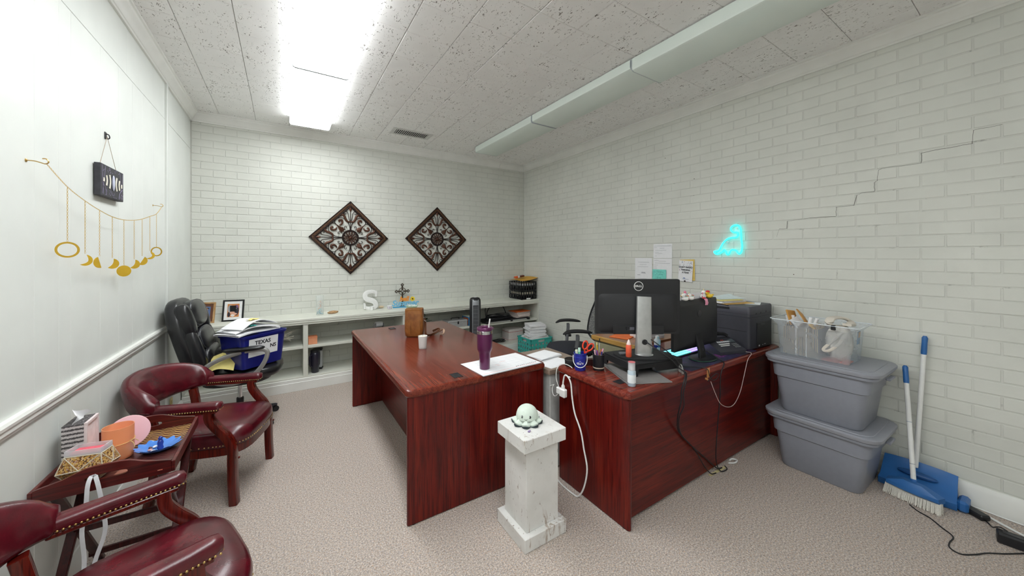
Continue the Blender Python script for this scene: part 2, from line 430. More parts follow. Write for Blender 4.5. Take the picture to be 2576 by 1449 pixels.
struct(MB().box(XL - .12, XR + .12, YF - .12, YF, 0, ZC + .01).build('wall_front', PANEL_PAINT, smooth=None))
# ---- mouldings
def moulding(name, prof, axis, a0, a1, fixed, sign):
    """prof: (distance from wall, z); axis 'x' or 'y' run"""
    rows = []
    for a in (a0, a1):
        rows.append([((a, fixed + sign * d, z) if axis == 'x' else (fixed + sign * d, a, z)) for d, z in prof])
    return struct(MB().grid(rows, cv=True, caps=True).build(name, WHITE_TRIM, smooth=25))
CROWN = [(-.008, 3.004), (.012, 3.004), (.014, 3.018), (.019, 3.022), (.026, 3.04), (.038, 3.06), (.052, 3.076), (.056, 3.09), (.066, 3.094), (.066, 3.111), (-.008, 3.111)]
moulding('trim_1', CROWN, 'x', XL, 3.06, YB, -1); moulding('trim_2', CROWN, 'x', 3.063, XR, YB, -1)
moulding('trim_3', CROWN, 'y', YF, YB, XL, 1); moulding('trim_4', CROWN, 'y', YF, YB, XR, -1)
RAIL = [(-.004, .880), (.010, .880), (.013, .893), (.018, .897), (.018, .916), (.024, .920), (.026, .932), (.020, .942), (-.004, .942)]
moulding('trim_5', RAIL, 'y', YF, 4.137, XL, 1)
BASE = [(-.006, 0), (.018, 0), (.018, .105), (.013, .118), (.008, .133), (-.006, .133)]
moulding('baseboard_right', BASE, 'y', YF, 4.69, XR, -1); moulding('baseboard_left', [(d, z * .85) for d, z in BASE], 'y', YF, 4.69, XL, 1)
moulding('baseboard_front', BASE, 'x', XL, XR, YF, 1)
# power outlet low on the panelling
t = thing('wall_outlet', 'ivory power outlet low on the panelled wall behind the black leather chair', 'outlet', (XL - .002, 4.33, .2))
MB().box(0, .006, -.038, .038, -.058, .058, .003).build('plate', plain('ivory', rgb(225, 205, 140), .4), t)
for z in (-.022, .022): MB().at(T(.006, 0, z, ry=PI / 2)).lathe([(.017, -.002), (.017, .003), (.015, .004)], 16).build('socket', plain('ivory_d', rgb(200, 178, 110), .4), t)

# ---- fluorescent ceiling lights
LENS_ON = glow('lit_lens', (.95, .985, 1.0, 1), LAMP, (.9, .9, .9, 1))
LENS_SIDE = glow('lit_lens_side', (.94, .98, 1.0, 1), LAMP * .36, (.9, .9, .9, 1))
LENS_OFF = plain('unlit_lens', rgb(232, 242, 235), .32, var=.015, vs=2)
CAP = plain('lens_cap', rgb(196, 204, 206), .3); PAN = plain('lamp_pan', rgb(232, 232, 230), .4)
def ceiling_light(x0, x1, y0, y1, lit, label, group, dz=0.0):
    t = thing('fluorescent_light', label, 'ceiling light', ((x0 + x1) / 2, (y0 + y1) / 2, ZC), 0, group)
    w, l = (x1 - x0) / 2, (y1 - y0) / 2 - .003; zb = -.092 + dz
    MB().box(-w + .012, w - .012, -l, l, -.03, -.0006, .004).build('housing', PAN, t, smooth=None)
    prof = [(-w, -.012), (-w - .002, zb + .022), (-w + .004, zb + .008), (-w + .018, zb), (w - .018, zb), (w - .004, zb + .008), (w + .002, zb + .022), (w, -.012)]
    th = [(x - math.copysign(.004, x), z + (.004 if z < zb + .01 else 0)) for x, z in prof]; ys = [-l + .006, l - .006]
    strip = lambda a, b: prof[a:b] + th[a:b][::-1]
    MB().grid([[(x, y, z) for x, z in strip(2, 6)] for y in ys], cv=True, caps=True).build('lens', LENS_ON if lit else LENS_OFF, t, smooth=30)
    for a, b in ((0, 3), (5, 8)): MB().grid([[(x, y, z) for x, z in strip(a, b)] for y in ys], cv=True, caps=True).build('lens_side', LENS_SIDE if lit else LENS_OFF, t, smooth=30)
    out = [(x, z) for x, z in prof[:8]]
    for y0_, y1_ in ((-l, -l + .006), (l - .006, l)):
        MB().grid([[(x * 1.012, y, z - .0015) for x, z in out] for y in (y0_, y1_)], cv=True, caps=True).build('end_cap', CAP, t, smooth=30)
    return t
LX0, LX1, RX0, RX1 = .062, .462, 2.325, 2.69
for (a, b), s in zip(((3.265, 4.715), (1.895, 3.262), (.525, 1.892), (-.845, .522), (-2.215, -.848)), ('end of the lit row nearest the back wall', 'second from the back wall in the lit row', 'third from the back wall in the lit row', 'overhead, fourth in the lit row', 'unseen last of the lit row, added to brighten the room')):  # the last unit is unseen, added behind the camera for more light
    ceiling_light(LX0, LX1, a, b, True, 'glowing white fluorescent ceiling light, ' + s, 'lit fluorescent lights')
for (a, b), s, dz in zip(((3.195, 4.57), (1.852, 3.192), (.49, 1.848), (-.87, .487)), ('end of the dark row nearest the back wall', 'second from the back wall in the dark row', 'third from the back wall in the dark row, hanging slightly lower', 'overhead, last of the dark row'), (0, .004, -.016, 0)):
    ceiling_light(RX0, RX1 + (.012 if dz < 0 else 0), a, b, False, 'switched-off fluorescent ceiling light, ' + s, 'unlit fluorescent lights', dz)
# ---- air vent
t = thing('ceiling_vent', 'grey metal air vent in the ceiling near the back wall', 'vent', (1.39, 4.54, ZC))
VM = plain('vent_metal', rgb(214, 214, 210), .45, .1)
m = MB()
for a in ((-.255, .255, -.115, -.085), (-.255, .255, .085, .115), (-.255, -.205, -.085, .085), (.205, .255, -.085, .085)): m.box(*a, -.008, -.001, .002)
m.build('frame', VM, t, smooth=None)
MB().box(-.205, .205, -.085, .085, -.0015, -.0005).build('duct', plain('duct_dark', rgb(40, 40, 42), .8), t, smooth=None)
sl = MB().at(T(ry=R(-24))).box(-.0078, .0078, -.084, .084, -.0008, .0008).mesh('slat', VM)
for k in range(17): inst(sl, 'slat', t, (-.192 + k * .024, 0, -.0065))
for x in (-.232, .232): MB().at(T(x, 0, -.009)).lathe([(.004, .002), (.006, 0)], 8).build('screw', CHROME, t)
# ================================================================== DESKS, SHELF, CABINETS
def outline_top(w, d, z, r=.03, t=.045):
    return [(rrect(w - .05, d - .05, r * .7), z - t), (rrect(w - .012, d - .012, r), z - t + .002), (rrect(w, d, r), z - t + .012), (rrect(w, d, r), z - .016), (rrect(w - .008, d - .008, r), z - .006), (rrect(w - .024, d - .024, r), z)]
def grommet(t, x, y, z, w=.048, d=.078):
    g = MB().box(x - w / 2, x + w / 2, y - d / 2, y + d / 2, z - .002, z + .0008).build('grommet', BLACK, t, smooth=None)
    fr = MB(); e = .005
    for a in ((x - w / 2 - e, x + w / 2 + e, y - d / 2 - e, y - d / 2), (x - w / 2 - e, x + w / 2 + e, y + d / 2, y + d / 2 + e), (x - w / 2 - e, x - w / 2, y - d / 2, y + d / 2), (x + w / 2, x + w / 2 + e, y - d / 2, y + d / 2)): fr.box(*a, z - .002, z + .0016)
    fr.build('rim', BLACK_M, g, smooth=None)
def drawers(t, x, ys, n, sgn, mats):
    for (y0, y1) in ys:
        for k in range(n):
            z0 = .06 + k * .215
            d = MB().box(x, x + sgn * .018, y0 + .006, y1 - .006, z0, z0 + .208, .003).build('drawer', mats, t, smooth=None)
            MB().tube(cr([(x + sgn * .018, (y0 + y1) / 2 - .05, z0 + .13), (x + sgn * .04, (y0 + y1) / 2 - .04, z0 + .13), (x + sgn * .04, (y0 + y1) / 2 + .04, z0 + .13), (x + sgn * .018, (y0 + y1) / 2 + .05, z0 + .13)], 4), .005, 6).build('handle', BRASS, d)
ZD = .775
# left desk, open kneehole towards the guest chairs
dx0, dx1, dy0, dy1 = .58, 1.575, 1.985, 3.925
t = thing('desk', 'long mahogany desk with purse and purple tumbler, kneehole facing the burgundy chairs', 'desk', ((dx0 + dx1) / 2, (dy0 + dy1) / 2, 0))
w, d = dx1 - dx0, dy1 - dy0
loft(MB(), outline_top(w, d, ZD)).build('desktop', TOP_Y, t, smooth=30)
for y in (-d / 2 + .014, d / 2 - .042):
    o = rrect(w - .02, .028, .012, 4, 0, y + .014); loft(MB(), [(o, .006), (o, ZD - .046)]).build('end_panel', MAH_Z, t, smooth=40)
MB().box(-w / 2 + .285, -w / 2 + .303, -d / 2 + .042, d / 2 - .042, .03, ZD - .045).build('modesty_panel', MAH_Y, t, smooth=None)
for y in (-d / 2 + .043, d / 2 - .043 - .42): MB().box(-w / 2 + .31, w / 2 - .04, y, y + .42, .03, ZD - .046).build('drawer_cabinet', MAH_Z, t, smooth=None)
drawers(t, w / 2 - .04, ((-d / 2 + .043, -d / 2 + .463), (d / 2 - .463, d / 2 - .043)), 3, 1, MAH_Y)
grommet(t, .924 - (dx0 + dx1) / 2, 2.083 - (dy0 + dy1) / 2, ZD); grommet(t, .955 - (dx0 + dx1) / 2, 3.78 - (dy0 + dy1) / 2, ZD)
for x in (-.45, .45):
    for y in (-d / 2 + .028, d / 2 - .028): MB().at(T(x, y, 0)).lathe([(.014, .001), (.014, .005), (.008, .007)], 10).build('glide', BLACK, t)
# right desk, modesty panel facing the camera
rx0, rx1, ry0, ry1 = 1.597, 3.55, 1.285, 1.9
t = thing('desk', 'long mahogany desk with the computer monitors, modesty panel and hanging cables in front', 'desk', ((rx0 + rx1) / 2, (ry0 + ry1) / 2, 0))
w, d = rx1 - rx0, ry1 - ry0; rcx, rcy = (rx0 + rx1) / 2, (ry0 + ry1) / 2
loft(MB(), outline_top(w, d, ZD)).build('desktop', TOP_X, t, smooth=30)
for x in (-w / 2 + .012, w / 2 - .04):
    o = rrect(.028, d - .02, .012, 4, x + .014, 0); loft(MB(), [(o, .006), (o, ZD - .046)]).build('end_panel', MAH_Z, t, smooth=40)
MB().box(-w / 2 + .04, w / 2 - .04, -d / 2 + .06, -d / 2 + .078, .02, ZD - .045).build('modesty_panel', MAH_X, t, smooth=None)
for x in (-w / 2 + .042, w / 2 - .45): MB().box(x, x + .40, -d / 2 + .08, d / 2 - .05, .03, ZD - .046).build('drawer_cabinet', MAH_Z, t, smooth=None)
grommet(t, 1.709 - rcx, 1.442 - rcy, ZD, .06, .045)
for y in (-.26, .26): MB().at(T(-w / 2 + .026, y, 0)).lathe([(.014, .001), (.014, .005), (.008, .007)], 10).build('glide', BLACK, t)

# ---- small grey filing cabinet in the gap between the desks
t = thing('file_cabinet', 'grey filing cabinet with a taupe top standing between the two desks', 'cabinet', (1.775, 2.21, 0))
GC = plain('cabinet_grey', rgb(196, 196, 194), .4)
MB().box(-.175, .19, -.235, .235, .01, .69, .004).build('body', GC, t, smooth=None)
loft(MB(), [(rrect(.39, .50, .01), .69), (rrect(.395, .505, .012), .70), (rrect(.39, .50, .01), .722)]).build('top', plain('taupe_laminate', rgb(140, 122, 108), .4), t)
for k in range(2):
    dd = MB().box(.19, .205, -.225, .225, .03 + k * .33, .34 + k * .33, .003).build('drawer', GC, t, smooth=None)
    MB().box(.205, .225, -.06, .06, .2 + k * .33, .215 + k * .33, .004).build('handle', SILVER, dd)
def paper_stack(name, x, y, z, w, d, n, rz, label, mat=PAPER, th=.0012, spread=.01, cat='papers', group=None):
    """a pile whose sheets are slightly out of line"""
    t = thing(name, label, cat, (x, y, z), rz, group)
    zz = 0
    for k in range(n):
        h = th * random.uniform(.8, 1.4)
        MB().at(T(random.uniform(-spread, spread), random.uniform(-spread, spread), 0, rz=random.uniform(-.06, .06) * (1 if n > 1 else 0))).box(-w / 2, w / 2, -d / 2, d / 2, zz, zz + h * .92).build('sheet', mat, t, smooth=None); zz += h
    return t
paper_stack('paper_stack', 1.76, 2.25, .723, .23, .17, 6, .15, 'stack of white papers on the grey cabinet between the desks', th=.003)
paper_stack('paper_sheet', 1.735, 2.075, .723, .25, .13, 2, .2, 'loose white sheets in front of the paper stack between the desks', th=.002)

# ---- built-in shelf along the back wall
SZ, SY0 = .815, 4.68
t = thing('built_in_shelf', 'low painted built-in shelf with cubbies running the full width of the back wall', 'shelf', (1.36, 4.9, 0))
def W(mb, name, mat, par, sm=None): return mb.build(name, mat, par, smooth=sm, world=True)
X0, X1 = XL + .004, XR - .002
W(MB().box(X0, X1, SY0, YB - .002, SZ - .028, SZ, .004), 'top_board', SHELF_PAINT, t)
prof = [(4.692, .745), (4.692, .757), (4.688, .762), (4.684, .77), (4.684, .778), (4.688, .787), (4.70, .787), (4.70, .745)]
W(MB().grid([[(x, y, z) for y, z in prof] for x in (X0, X1)], cv=True, caps=True), 'edge_moulding', SHELF_PAINT, t, 30)
for a, b in ((X0, X0 + .022), (.192, .24), (1.325, 1.365), (2.43, 2.475), (X1 - .022, X1)):
    W(MB().box(a, b, 4.70, YB - .003, .155, SZ - .028, .001), 'divider', SHELF_PAINT, t)
for a, b in ((X0 + .022, .192), (.24, 1.325), (1.365, 2.43), (2.475, X1 - .022)):
    W(MB().box(a + .0005, b - .0005, 4.715, YB - .003, .466, .496, .002), 'middle_shelf', SHELF_PAINT, t)
W(MB().box(X0, X1, 4.70, YB - .003, .13, .154, .002), 'bottom_shelf', SHELF_PAINT, t)
W(MB().box(X0, X1, 4.69, 4.71, .012, .135, .003).box(X0, X1, 4.683, 4.69, 0.0, .10, .003), 'base_board', WHITE_TRIM, t)

# ---- oak-edged chest behind the monitors, against the right wall
t = thing('wooden_chest', 'low oak-edged wooden chest behind the black monitors against the brick wall', 'chest', (3.0, 2.18, 0))
OAK = wood('oak', rgb(150, 108, 52), rgb(190, 146, 78), rgb(214, 172, 104), 'y', .4, .2); OAKT = wood('oak_top', rgb(120, 74, 46), rgb(158, 104, 66), rgb(178, 124, 84), 'x', .35, .3)
MB().box(-.47, .55, -.22, .26, .02, .735, .004).build('body', plain('olive_laminate', rgb(150, 146, 118), .5), t, smooth=None)
MB().box(-.48, .555, -.23, .27, .735, .772, .003).build('top', OAKT, t, smooth=None)
MB().box(-.505, -.481, -.235, .275, .730, .774, .006).build('edge_strip', OAK, t, smooth=None)
for k in range(3):
    dd = MB().box(-.485, -.4705, -.21, .25, .04 + k * .228, .258 + k * .228, .003).build('drawer', plain('olive_laminate', rgb(150, 146, 118)), t, smooth=None)
    MB().at(T(-.486, .02, .15 + k * .228, ry=-PI / 2)).lathe([(.006, 0), (.006, .012), (.014, .016), (.014, .022), (.008, .025)], 12).build('knob', BRASS, dd)
one('orange_folder', MB().box(-.11, .11, -.09, .09, 0, .006, .002), plain('orange_card', rgb(232, 112, 44), .6), 'orange folder lying on the wooden chest behind the monitors', 'folder', (2.70, 2.24, .7725), .3, smooth=None)
paper_stack('paper_stack', 2.86, 2.1, .7725, .24, .19, 8, -.1, 'thick white paper pile on the wooden chest behind the black monitors', th=.012)
# ---- white pedestal
def m_distress():
    t = NT('distressed_white'); geo = t.new('ShaderNodeNewGeometry'); v = t.mapping(scale=(1, 1, .22))
    n = t.noise(v, 26, 6, .7, .6); n2 = t.noise(t.mapping(), 3.2, 2); n3 = t.noise(t.mapping(), 6, 4)
    a = t.new('ShaderNodeMath', operation='MULTIPLY_ADD'); a.inputs[1].default_value = .55; t.link(n2, a.inputs[0]); t.link(n, a.inputs[2])
    c = t.ramp(n3, [(.3, rgb(214, 213, 209)), (.7, rgb(232, 231, 228))])
    c = t.mix(t.ramp(a.outputs[0], [(.86, (0, 0, 0, 1)), (.96, (1, 1, 1, 1))]), c, rgb(176, 162, 150))
    c = t.mix(t.ramp(t.noise(t.mapping(scale=(1, 1, .35), loc=(3, 1, 2)), 60, 4, .7), [(.64, (0, 0, 0, 1)), (.68, (1, 1, 1, 1))]), c, rgb(146, 132, 122))
    t.set(Base_Color=c, Roughness=.55); t.bump(n, .2, .002); return t.m
DW = m_distress()
PX, PY = 1.182, 1.628
t = thing('pedestal', 'square white distressed wooden pedestal with a plush octopus on top', 'pedestal', (PX, PY, 0))
MB().box(-.14, .14, -.14, .14, 0, .075, .003).build('base', DW, t, smooth=None)
MB().box(-.108, .108, -.108, .108, .075, .512, .002).build('shaft', DW, t, smooth=None)
MB().box(-.141, .141, -.137, .137, .512, .582, .003).build('cap', DW, t, smooth=None)
# ---- plush octopus
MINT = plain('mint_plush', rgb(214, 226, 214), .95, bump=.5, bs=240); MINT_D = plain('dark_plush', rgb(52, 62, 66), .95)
t = thing('plush_octopus', 'small mint-white plush octopus with a smiling face on the white pedestal', 'plush toy', (PX - .008, PY + .03, .5825), -YAW - .12)
rows = []
for i in range(13):
    a = PI / 2 * i / 12 * 1.12; z = .042 + .060 * math.cos(a); r = .062 * math.sin(a)
    rows.append([(r * math.cos(2 * PI * j / 28) * (1 + .02 * math.sin(7 * j)), r * math.sin(2 * PI * j / 28), z) for j in range(28)])
body = MB().grid(rows, cv=True).build('head', MINT, t, 60)
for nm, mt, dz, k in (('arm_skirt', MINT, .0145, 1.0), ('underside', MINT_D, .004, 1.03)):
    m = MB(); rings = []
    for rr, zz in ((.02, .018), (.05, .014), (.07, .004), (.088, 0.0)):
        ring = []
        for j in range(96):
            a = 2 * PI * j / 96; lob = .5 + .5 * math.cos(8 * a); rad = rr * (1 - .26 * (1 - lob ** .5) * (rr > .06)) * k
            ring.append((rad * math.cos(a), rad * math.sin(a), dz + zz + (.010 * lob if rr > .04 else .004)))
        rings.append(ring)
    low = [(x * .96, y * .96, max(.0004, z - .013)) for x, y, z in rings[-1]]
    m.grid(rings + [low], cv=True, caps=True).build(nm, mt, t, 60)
for sx in (-1, 1):
    e = MB().ell((sx * .021, -.053, .052), (.0072, .006, .009), 12, 8).build('eye', BLACK, t, 60)
    MB().ell((sx * .021 - .002, -.0585, .0555), (.0022, .0015, .0025), 8, 6).build('glint', WHITE, e, 60)
MB().tube(cr([(-.008, -.0615, .043), (0, -.0635, .0395), (.008, -.0615, .043)], 5), .0009, 5).build('mouth', BLACK, t)
one('dried_petal', MB().ell((0, 0, .004), (.008, .006, .004), 8, 6).ell((.009, .005, .003), (.006, .004, .003), 8, 6), plain('lilac', rgb(150, 132, 176), .8), 'tiny lilac scrap lying in front of the plush octopus', 'scrap', (PX - .065, PY - .07, .5823))
# ================================================================== CHAIRS AND TRAY TABLE
BURG = leather('burgundy_leather', rgb(58, 8, 18), rgb(104, 20, 34), .26); CHERRY = wood('cherry_wood', rgb(50, 8, 6), rgb(92, 20, 12), rgb(116, 34, 18), 'z', .25, .4)
BLEATH = leather('black_leather', rgb(16, 16, 18), rgb(34, 34, 38), .3); FABRIC = plain('black_fabric', rgb(40, 41, 50), .9, bump=.4, bs=700)
def sup(cx, cy, rx, ry, e, n=40):
    pw = lambda v: math.copysign(abs(v) ** e, v)
    return [(cx + rx * pw(math.cos(2 * PI * j / n)), cy + ry * pw(math.sin(2 * PI * j / n))) for j in range(n)]
nail_v = MB().lathe([(.0042, 0), (.0036, .0018), (.0016, .003)], 6)
def nails(pts, parent, name='nailhead_trim'):
    """pts: (position, outward normal)"""
    m = MB()
    for p, n in pts:
        m.at(Matrix.Translation(p) @ Vector(n).to_track_quat('Z', 'Y').to_matrix().to_4x4()); m.add(nail_v.v, nail_v.f)
    return stuff(m.build(name, BRASS, parent, 60))
def captain_chair(loc, rz, label):
    t = thing('captain_chair', label, 'chair', (loc[0], loc[1], 0), rz, 'burgundy leather captain chairs')
    s1 = lambda k, z, dx=0: (sup(.03 + dx, 0, .245 * k, .262 * k, .52), z)
    seat = loft(MB(), [s1(.95, .345), s1(1.0, .36), s1(1.01, .405), s1(.985, .432), s1(.92, .448), s1(.72, .458), s1(.4, .460), s1(.05, .460)]).build('seat', BURG, t, 50)
    o = sup(.03, 0, .2465, .2635, .52, 400); L = [0]
    for a, b in zip(o[:-1], o[1:]): L.append(L[-1] + math.hypot(b[0] - a[0], b[1] - a[1]))
    pts = []; k = 0; nx = 0
    for p, l in zip(o, L):
        if l >= nx and p[0] > -.15:
            v = Vector((p[0] - .03, p[1] * .9, 0)).normalized(); pts.append(((p[0], p[1], .367), v)); nx = l + .0155
    nails(pts, seat)
    loft(MB(), [s1(.93, .295), s1(.955, .30), s1(.955, .35)]).build('seat_rail', CHERRY, t, 40)
    # upholstered barrel back
    rows = []; n = 30
    for i in range(n + 1):
        ph = R(-96 + 192 * i / n); c_ = max(0, math.cos(ph))
        px, py = -.19 - .165 * math.cos(ph), .272 * math.sin(ph)
        nv = Vector((-math.cos(ph) * .272, math.sin(ph) * .165, 0)).normalized()
        zh = .69 + .108 * c_ ** .7; zl = .585 - .012 * c_; zc, hh = (zh + zl) / 2, (zh - zl) / 2
        k = .78 if i in (0, n) else 1.0
        sec = []
        for j in range(18):
            a = 2 * PI * j / 18; ca, sa = math.cos(a), math.sin(a)
            th = .042 + .008 * c_
            off = th * math.copysign(abs(ca) ** .8, ca) * k; z = zc + hh * k * math.copysign(abs(sa) ** .75, sa)
            out = off + (z - zl) / (zh - zl) * .045 * c_ + (z - zl) * .10 * c_
            sec.append((px + nv.x * out, py + nv.y * out, z))
        rows.append(sec)
    back = MB().grid(rows, cv=True, caps=True).build('backrest', BURG, t, 60)
    MB().tube([(-.19 - (.165 + .06) * math.cos(R(-92 + 184 * i / 40)), (.272 + .045) * math.sin(R(-92 + 184 * i / 40)), .625 + .03 * math.cos(R(-92 + 184 * i / 40))) for i in range(41)], .003, 6).build('piping', BURG, back)
    for s in (-1, 1):
        y = s * .272
        path = [(-.21, y, .622), (-.18, y, .622), (-.06, y * 1.01, .622), (.07, y * 1.015, .622), (.125, y * 1.01, .622), (.148, y, .622), (.156, y, .622)]
        prof = [(a * .5, b) for a, b in rrect(.066, .048, .018, 3)]; prof = rrect(.064, .05, .018, 3)
        arm = MB().sweep(path, prof, up=(0, 0, 1), scales=[.9, 1, 1, 1, 1, .86, .45]).build('armrest', BURG, t, 50)
        MB().box(-.2, .13, y - .024, y + .024, .582, .598, .003).build('arm_rail', CHERRY, arm, smooth=None)
        np_ = []
        for side in (-1, 1):
            for k in range(25): np_.append(((-.175 + k * .0132, y * 1.008 + side * .0325, .606), (0, side, 0)))
        for k in range(4): np_.append(((.151, y - .018 + k * .012, .606), (1, 0, 0)))
        nails(np_, arm)
        fl = cr([(.215, s * .258, 0), (.208, s * .258, .12), (.205, s * .258, .26), (.203, s * .259, .35), (.175, s * .262, .42), (.125, s * .266, .485), (.092, s * .27, .54), (.085, s * .271, .592)], 5)
        MB().sweep(fl, rrect(.044, .05, .006, 2), up=(0, 1, 0)).build('leg', CHERRY, t, 40)
        rl = cr([(-.262, s * .205, 0), (-.235, s * .2, .15), (-.222, s * .2, .32), (-.228, s * .205, .46), (-.25, s * .208, .585)], 5)
        MB().sweep(rl, rrect(.042, .042, .005, 2), up=(0, 1, 0), scales=None).build('leg', CHERRY, t, 40)
        MB().ell((.2385, s * .258, .285), (.006, .007, .007), 8, 6).build('dowel_plug', CHERRY, t, 60)
    return t
captain_chair((-.372, 3.087), R(-19), 'burgundy leather captain chair with nailhead trim between tray table and black chair')
captain_chair((-.398, 1.668), R(19), 'burgundy leather captain chair nearest the camera, in front of the tray table')

# ---- black leather executive chair
def casters(t, n, rad, hubz, leg_mat, wheel_mat, rot=0.0, lab=None):
    hub = MB().lathe([(.03, hubz - .035), (.035, hubz - .03), (.035, hubz + .02), (.026, hubz + .03)], 16).build('base_hub', leg_mat, t)
    for k in range(n):
        a = rot + 2 * PI * k / n; c_, s_ = math.cos(a), math.sin(a)
        lg = MB().sweep([(.02 * c_, .02 * s_, hubz), (rad * .55 * c_, rad * .55 * s_, hubz - .008), (rad * c_, rad * s_, hubz - .035)], rrect(.05, .03, .008, 2), up=(0, 0, 1), scales=[1.1, .9, .65]).build('base_leg', leg_mat, t, 40)
        w_ = MB()
        for s in (-1, 1): w_.at(T(rad * c_ - s_ * s * .014 - c_ * .012, rad * s_ + c_ * s * .014 - s_ * .012, .0275, rz=a) @ Matrix.Rotation(PI / 2, 4, 'X')).lathe([(.012, -.01), (.026, -.009), (.027, 0), (.026, .009), (.012, .01)], 14)
        w_.at(None).tube([(rad * c_, rad * s_, .03), (rad * c_, rad * s_, hubz - .03)], .006, 6)
        w_.build('caster', wheel_mat, lg)
t = thing('executive_chair', 'black leather executive chair with silver arms holding a blue tote', 'chair', (-.33, 4.06, 0), R(-4))
seat = MB().ell((.045, 0, .50), (.285, .272, .062), 28, 12, .62).build('seat', BLEATH, t, 60)
MB().ell((.0, 0, .452), (.255, .25, .05), 24, 10, .6).build('seat_shell', BLACK, t, 60)
MB().tube([(.045 + .283 * math.cos(a), .27 * math.sin(a), .503) for a in [2 * PI * k / 48 for k in range(48)]], .005, 6, closed=True).build('piping', BLEATH, seat)
BT = T(-.235, 0, .55, ry=R(-15))
bk = MB().at(BT).ell((-.035, 0, .29), (.075, .262, .36), 26, 18, .62).build('backrest', BLEATH, t, 60)
for nm, c, r_ in (('headrest_cushion', (.045, 0, .495), (.062, .185, .115)), ('shoulder_bolster', (.03, -.2, .46), (.055, .05, .14)), ('shoulder_bolster', (.03, .2, .46), (.055, .05, .14)), ('back_cushion', (.05, 0, .27), (.055, .18, .10)), ('lumbar_cushion', (.058, 0, .095), (.062, .19, .10)), ('side_bolster', (.03, -.215, .19), (.05, .042, .19)), ('side_bolster', (.03, .215, .19), (.05, .042, .19))):
    MB().at(BT).ell(c, r_, 22, 14, .7).build(nm, BLEATH, bk, 60)
st = MB()
for z in (.40, .40 - .02, .585): pass
for zc, ry_, hz in ((.495, .187, .116), (.27, .182, .101), (.095, .192, .101)):
    st.at(BT).tube([(.075 + .018 * math.cos(a) * 0, ry_ * .96 * math.copysign(abs(math.cos(a)) ** .7, math.cos(a)), zc + hz * .95 * math.copysign(abs(math.sin(a)) ** .7, math.sin(a))) for a in [2 * PI * k / 40 for k in range(40)]], .0035, 5, closed=True)
st.build('seam_piping', plain('seam_grey', rgb(70, 72, 78), .4), bk)
SILV = plain('arm_silver', rgb(168, 167, 164), .35, .55)
for s in (-1, 1):
    y = s * .295
    lp = cr([(-.20, y, .60), (-.10, y, .672), (.04, y, .715), (.17, y, .728), (.232, y, .705), (.225, y, .64), (.185, y, .565), (.13, y, .51), (.03, y, .466), (-.08, y, .47), (-.17, y, .52)], 5, True)
    arm = MB().sweep(lp, rrect(.036, .022, .008, 2), closed=True, up=(0, 1, 0)).build('arm', SILV, t, 50)
    MB().ell((.07, y, .742), (.15, .034, .021), 20, 10, .75).build('arm_pad', BLEATH, arm, 60)
    MB().box(-.05, .03, y - s * .09 - .03, y, .455, .472, .004).build('bracket', BLACK, arm)
MB().box(-.10, .10, -.09, .09, .395, .445, .01).build('tilt_mechanism', BLACK, t)
MB().tube([(.06, -.08, .42), (.10, -.2, .40), (.11, -.235, .385)], .007, 6).build('tilt_lever', BLACK, t)
MB().lathe([(.028, .10), (.028, .24), (.026, .245)], 14).build('lift_sleeve', BLACK, t); MB().lathe([(.017, .23), (.017, .40)], 12).build('gas_lift', CHROME, t)
casters(t, 5, .315, .10, DARK, BLACK, R(34))

# ---- mesh office chair behind the desks
def m_mesh():
    t = NT('chair_mesh'); out = t.n['Material Output']; v = t.mapping(scale=(1, 1, 1), rot=(.6, 0, .4))
    vo = t.new('ShaderNodeTexVoronoi'); vo.inputs['Scale'].default_value = 170; t.link(v, vo.inputs['Vector'])
    f = t.ramp(vo.outputs['Distance'], [(.30, (1, 1, 1, 1)), (.42, (0, 0, 0, 1))])
    t.set(Base_Color=rgb(88, 88, 92), Roughness=.6)
    tp = t.new('ShaderNodeBsdfTransparent'); ms = t.new('ShaderNodeMixShader'); t.link(f, ms.inputs[0]); t.link(t.b.outputs[0], ms.inputs[1]); t.link(tp.outputs[0], ms.inputs[2]); t.link(ms.outputs[0], out.inputs[0]); return t.m
t = thing('office_chair', 'grey mesh-back office chair with T-shaped armrests behind the mahogany desks', 'chair', (2.72, 2.96, 0), R(147))
MB().ell((.02, 0, .50), (.265, .262, .045), 28, 10, .75).build('seat', FABRIC, t, 60)
MB().ell((.0, 0, .465), (.22, .22, .03), 20, 8, .75).build('seat_pan', BLACK, t, 60)
half = [(0.20, .63), (.245, .74), (.24, .86), (.20, .98), (.17, 1.06), (.13, 1.075)]
loop = [(y, z) for y, z in half] + [(-y, z) for y, z in half[::-1]]
bx = lambda y, z: -.235 - (z - .6) * .22 + .55 * y * y
fr = cr([(bx(y, z), y, z) for y, z in loop], 5, True)
bkf = MB().sweep(fr, rrect(.022, .02, .007, 2), closed=True, up=(1, 0, 0)).build('back_frame', BLACK, t, 50)
rows = []
for i in range(15):
    z = .635 + (1.068 - .635) * i / 14
    wv = None
    for (y0, z0), (y1, z1) in zip(half[:-1], half[1:]):
        if z0 <= z <= z1: wv = y0 + (y1 - y0) * (z - z0) / (z1 - z0)
    wv = wv or .13
    rows.append([(bx(wv * k / 8, z), wv * k / 8, z) for k in range(-8, 9)])
MB().grid(rows).build('back_mesh', m_mesh(), bkf, 60)
MB().sweep(cr([(-.06, 0, .44), (-.26, 0, .46), (-.30, 0, .56), (-.275, 0, .70)], 5), rrect(.06, .025, .008, 2), up=(0, 1, 0)).build('back_spine', BLACK, t, 40)
GA = plain('arm_grey', rgb(112, 113, 116), .45)
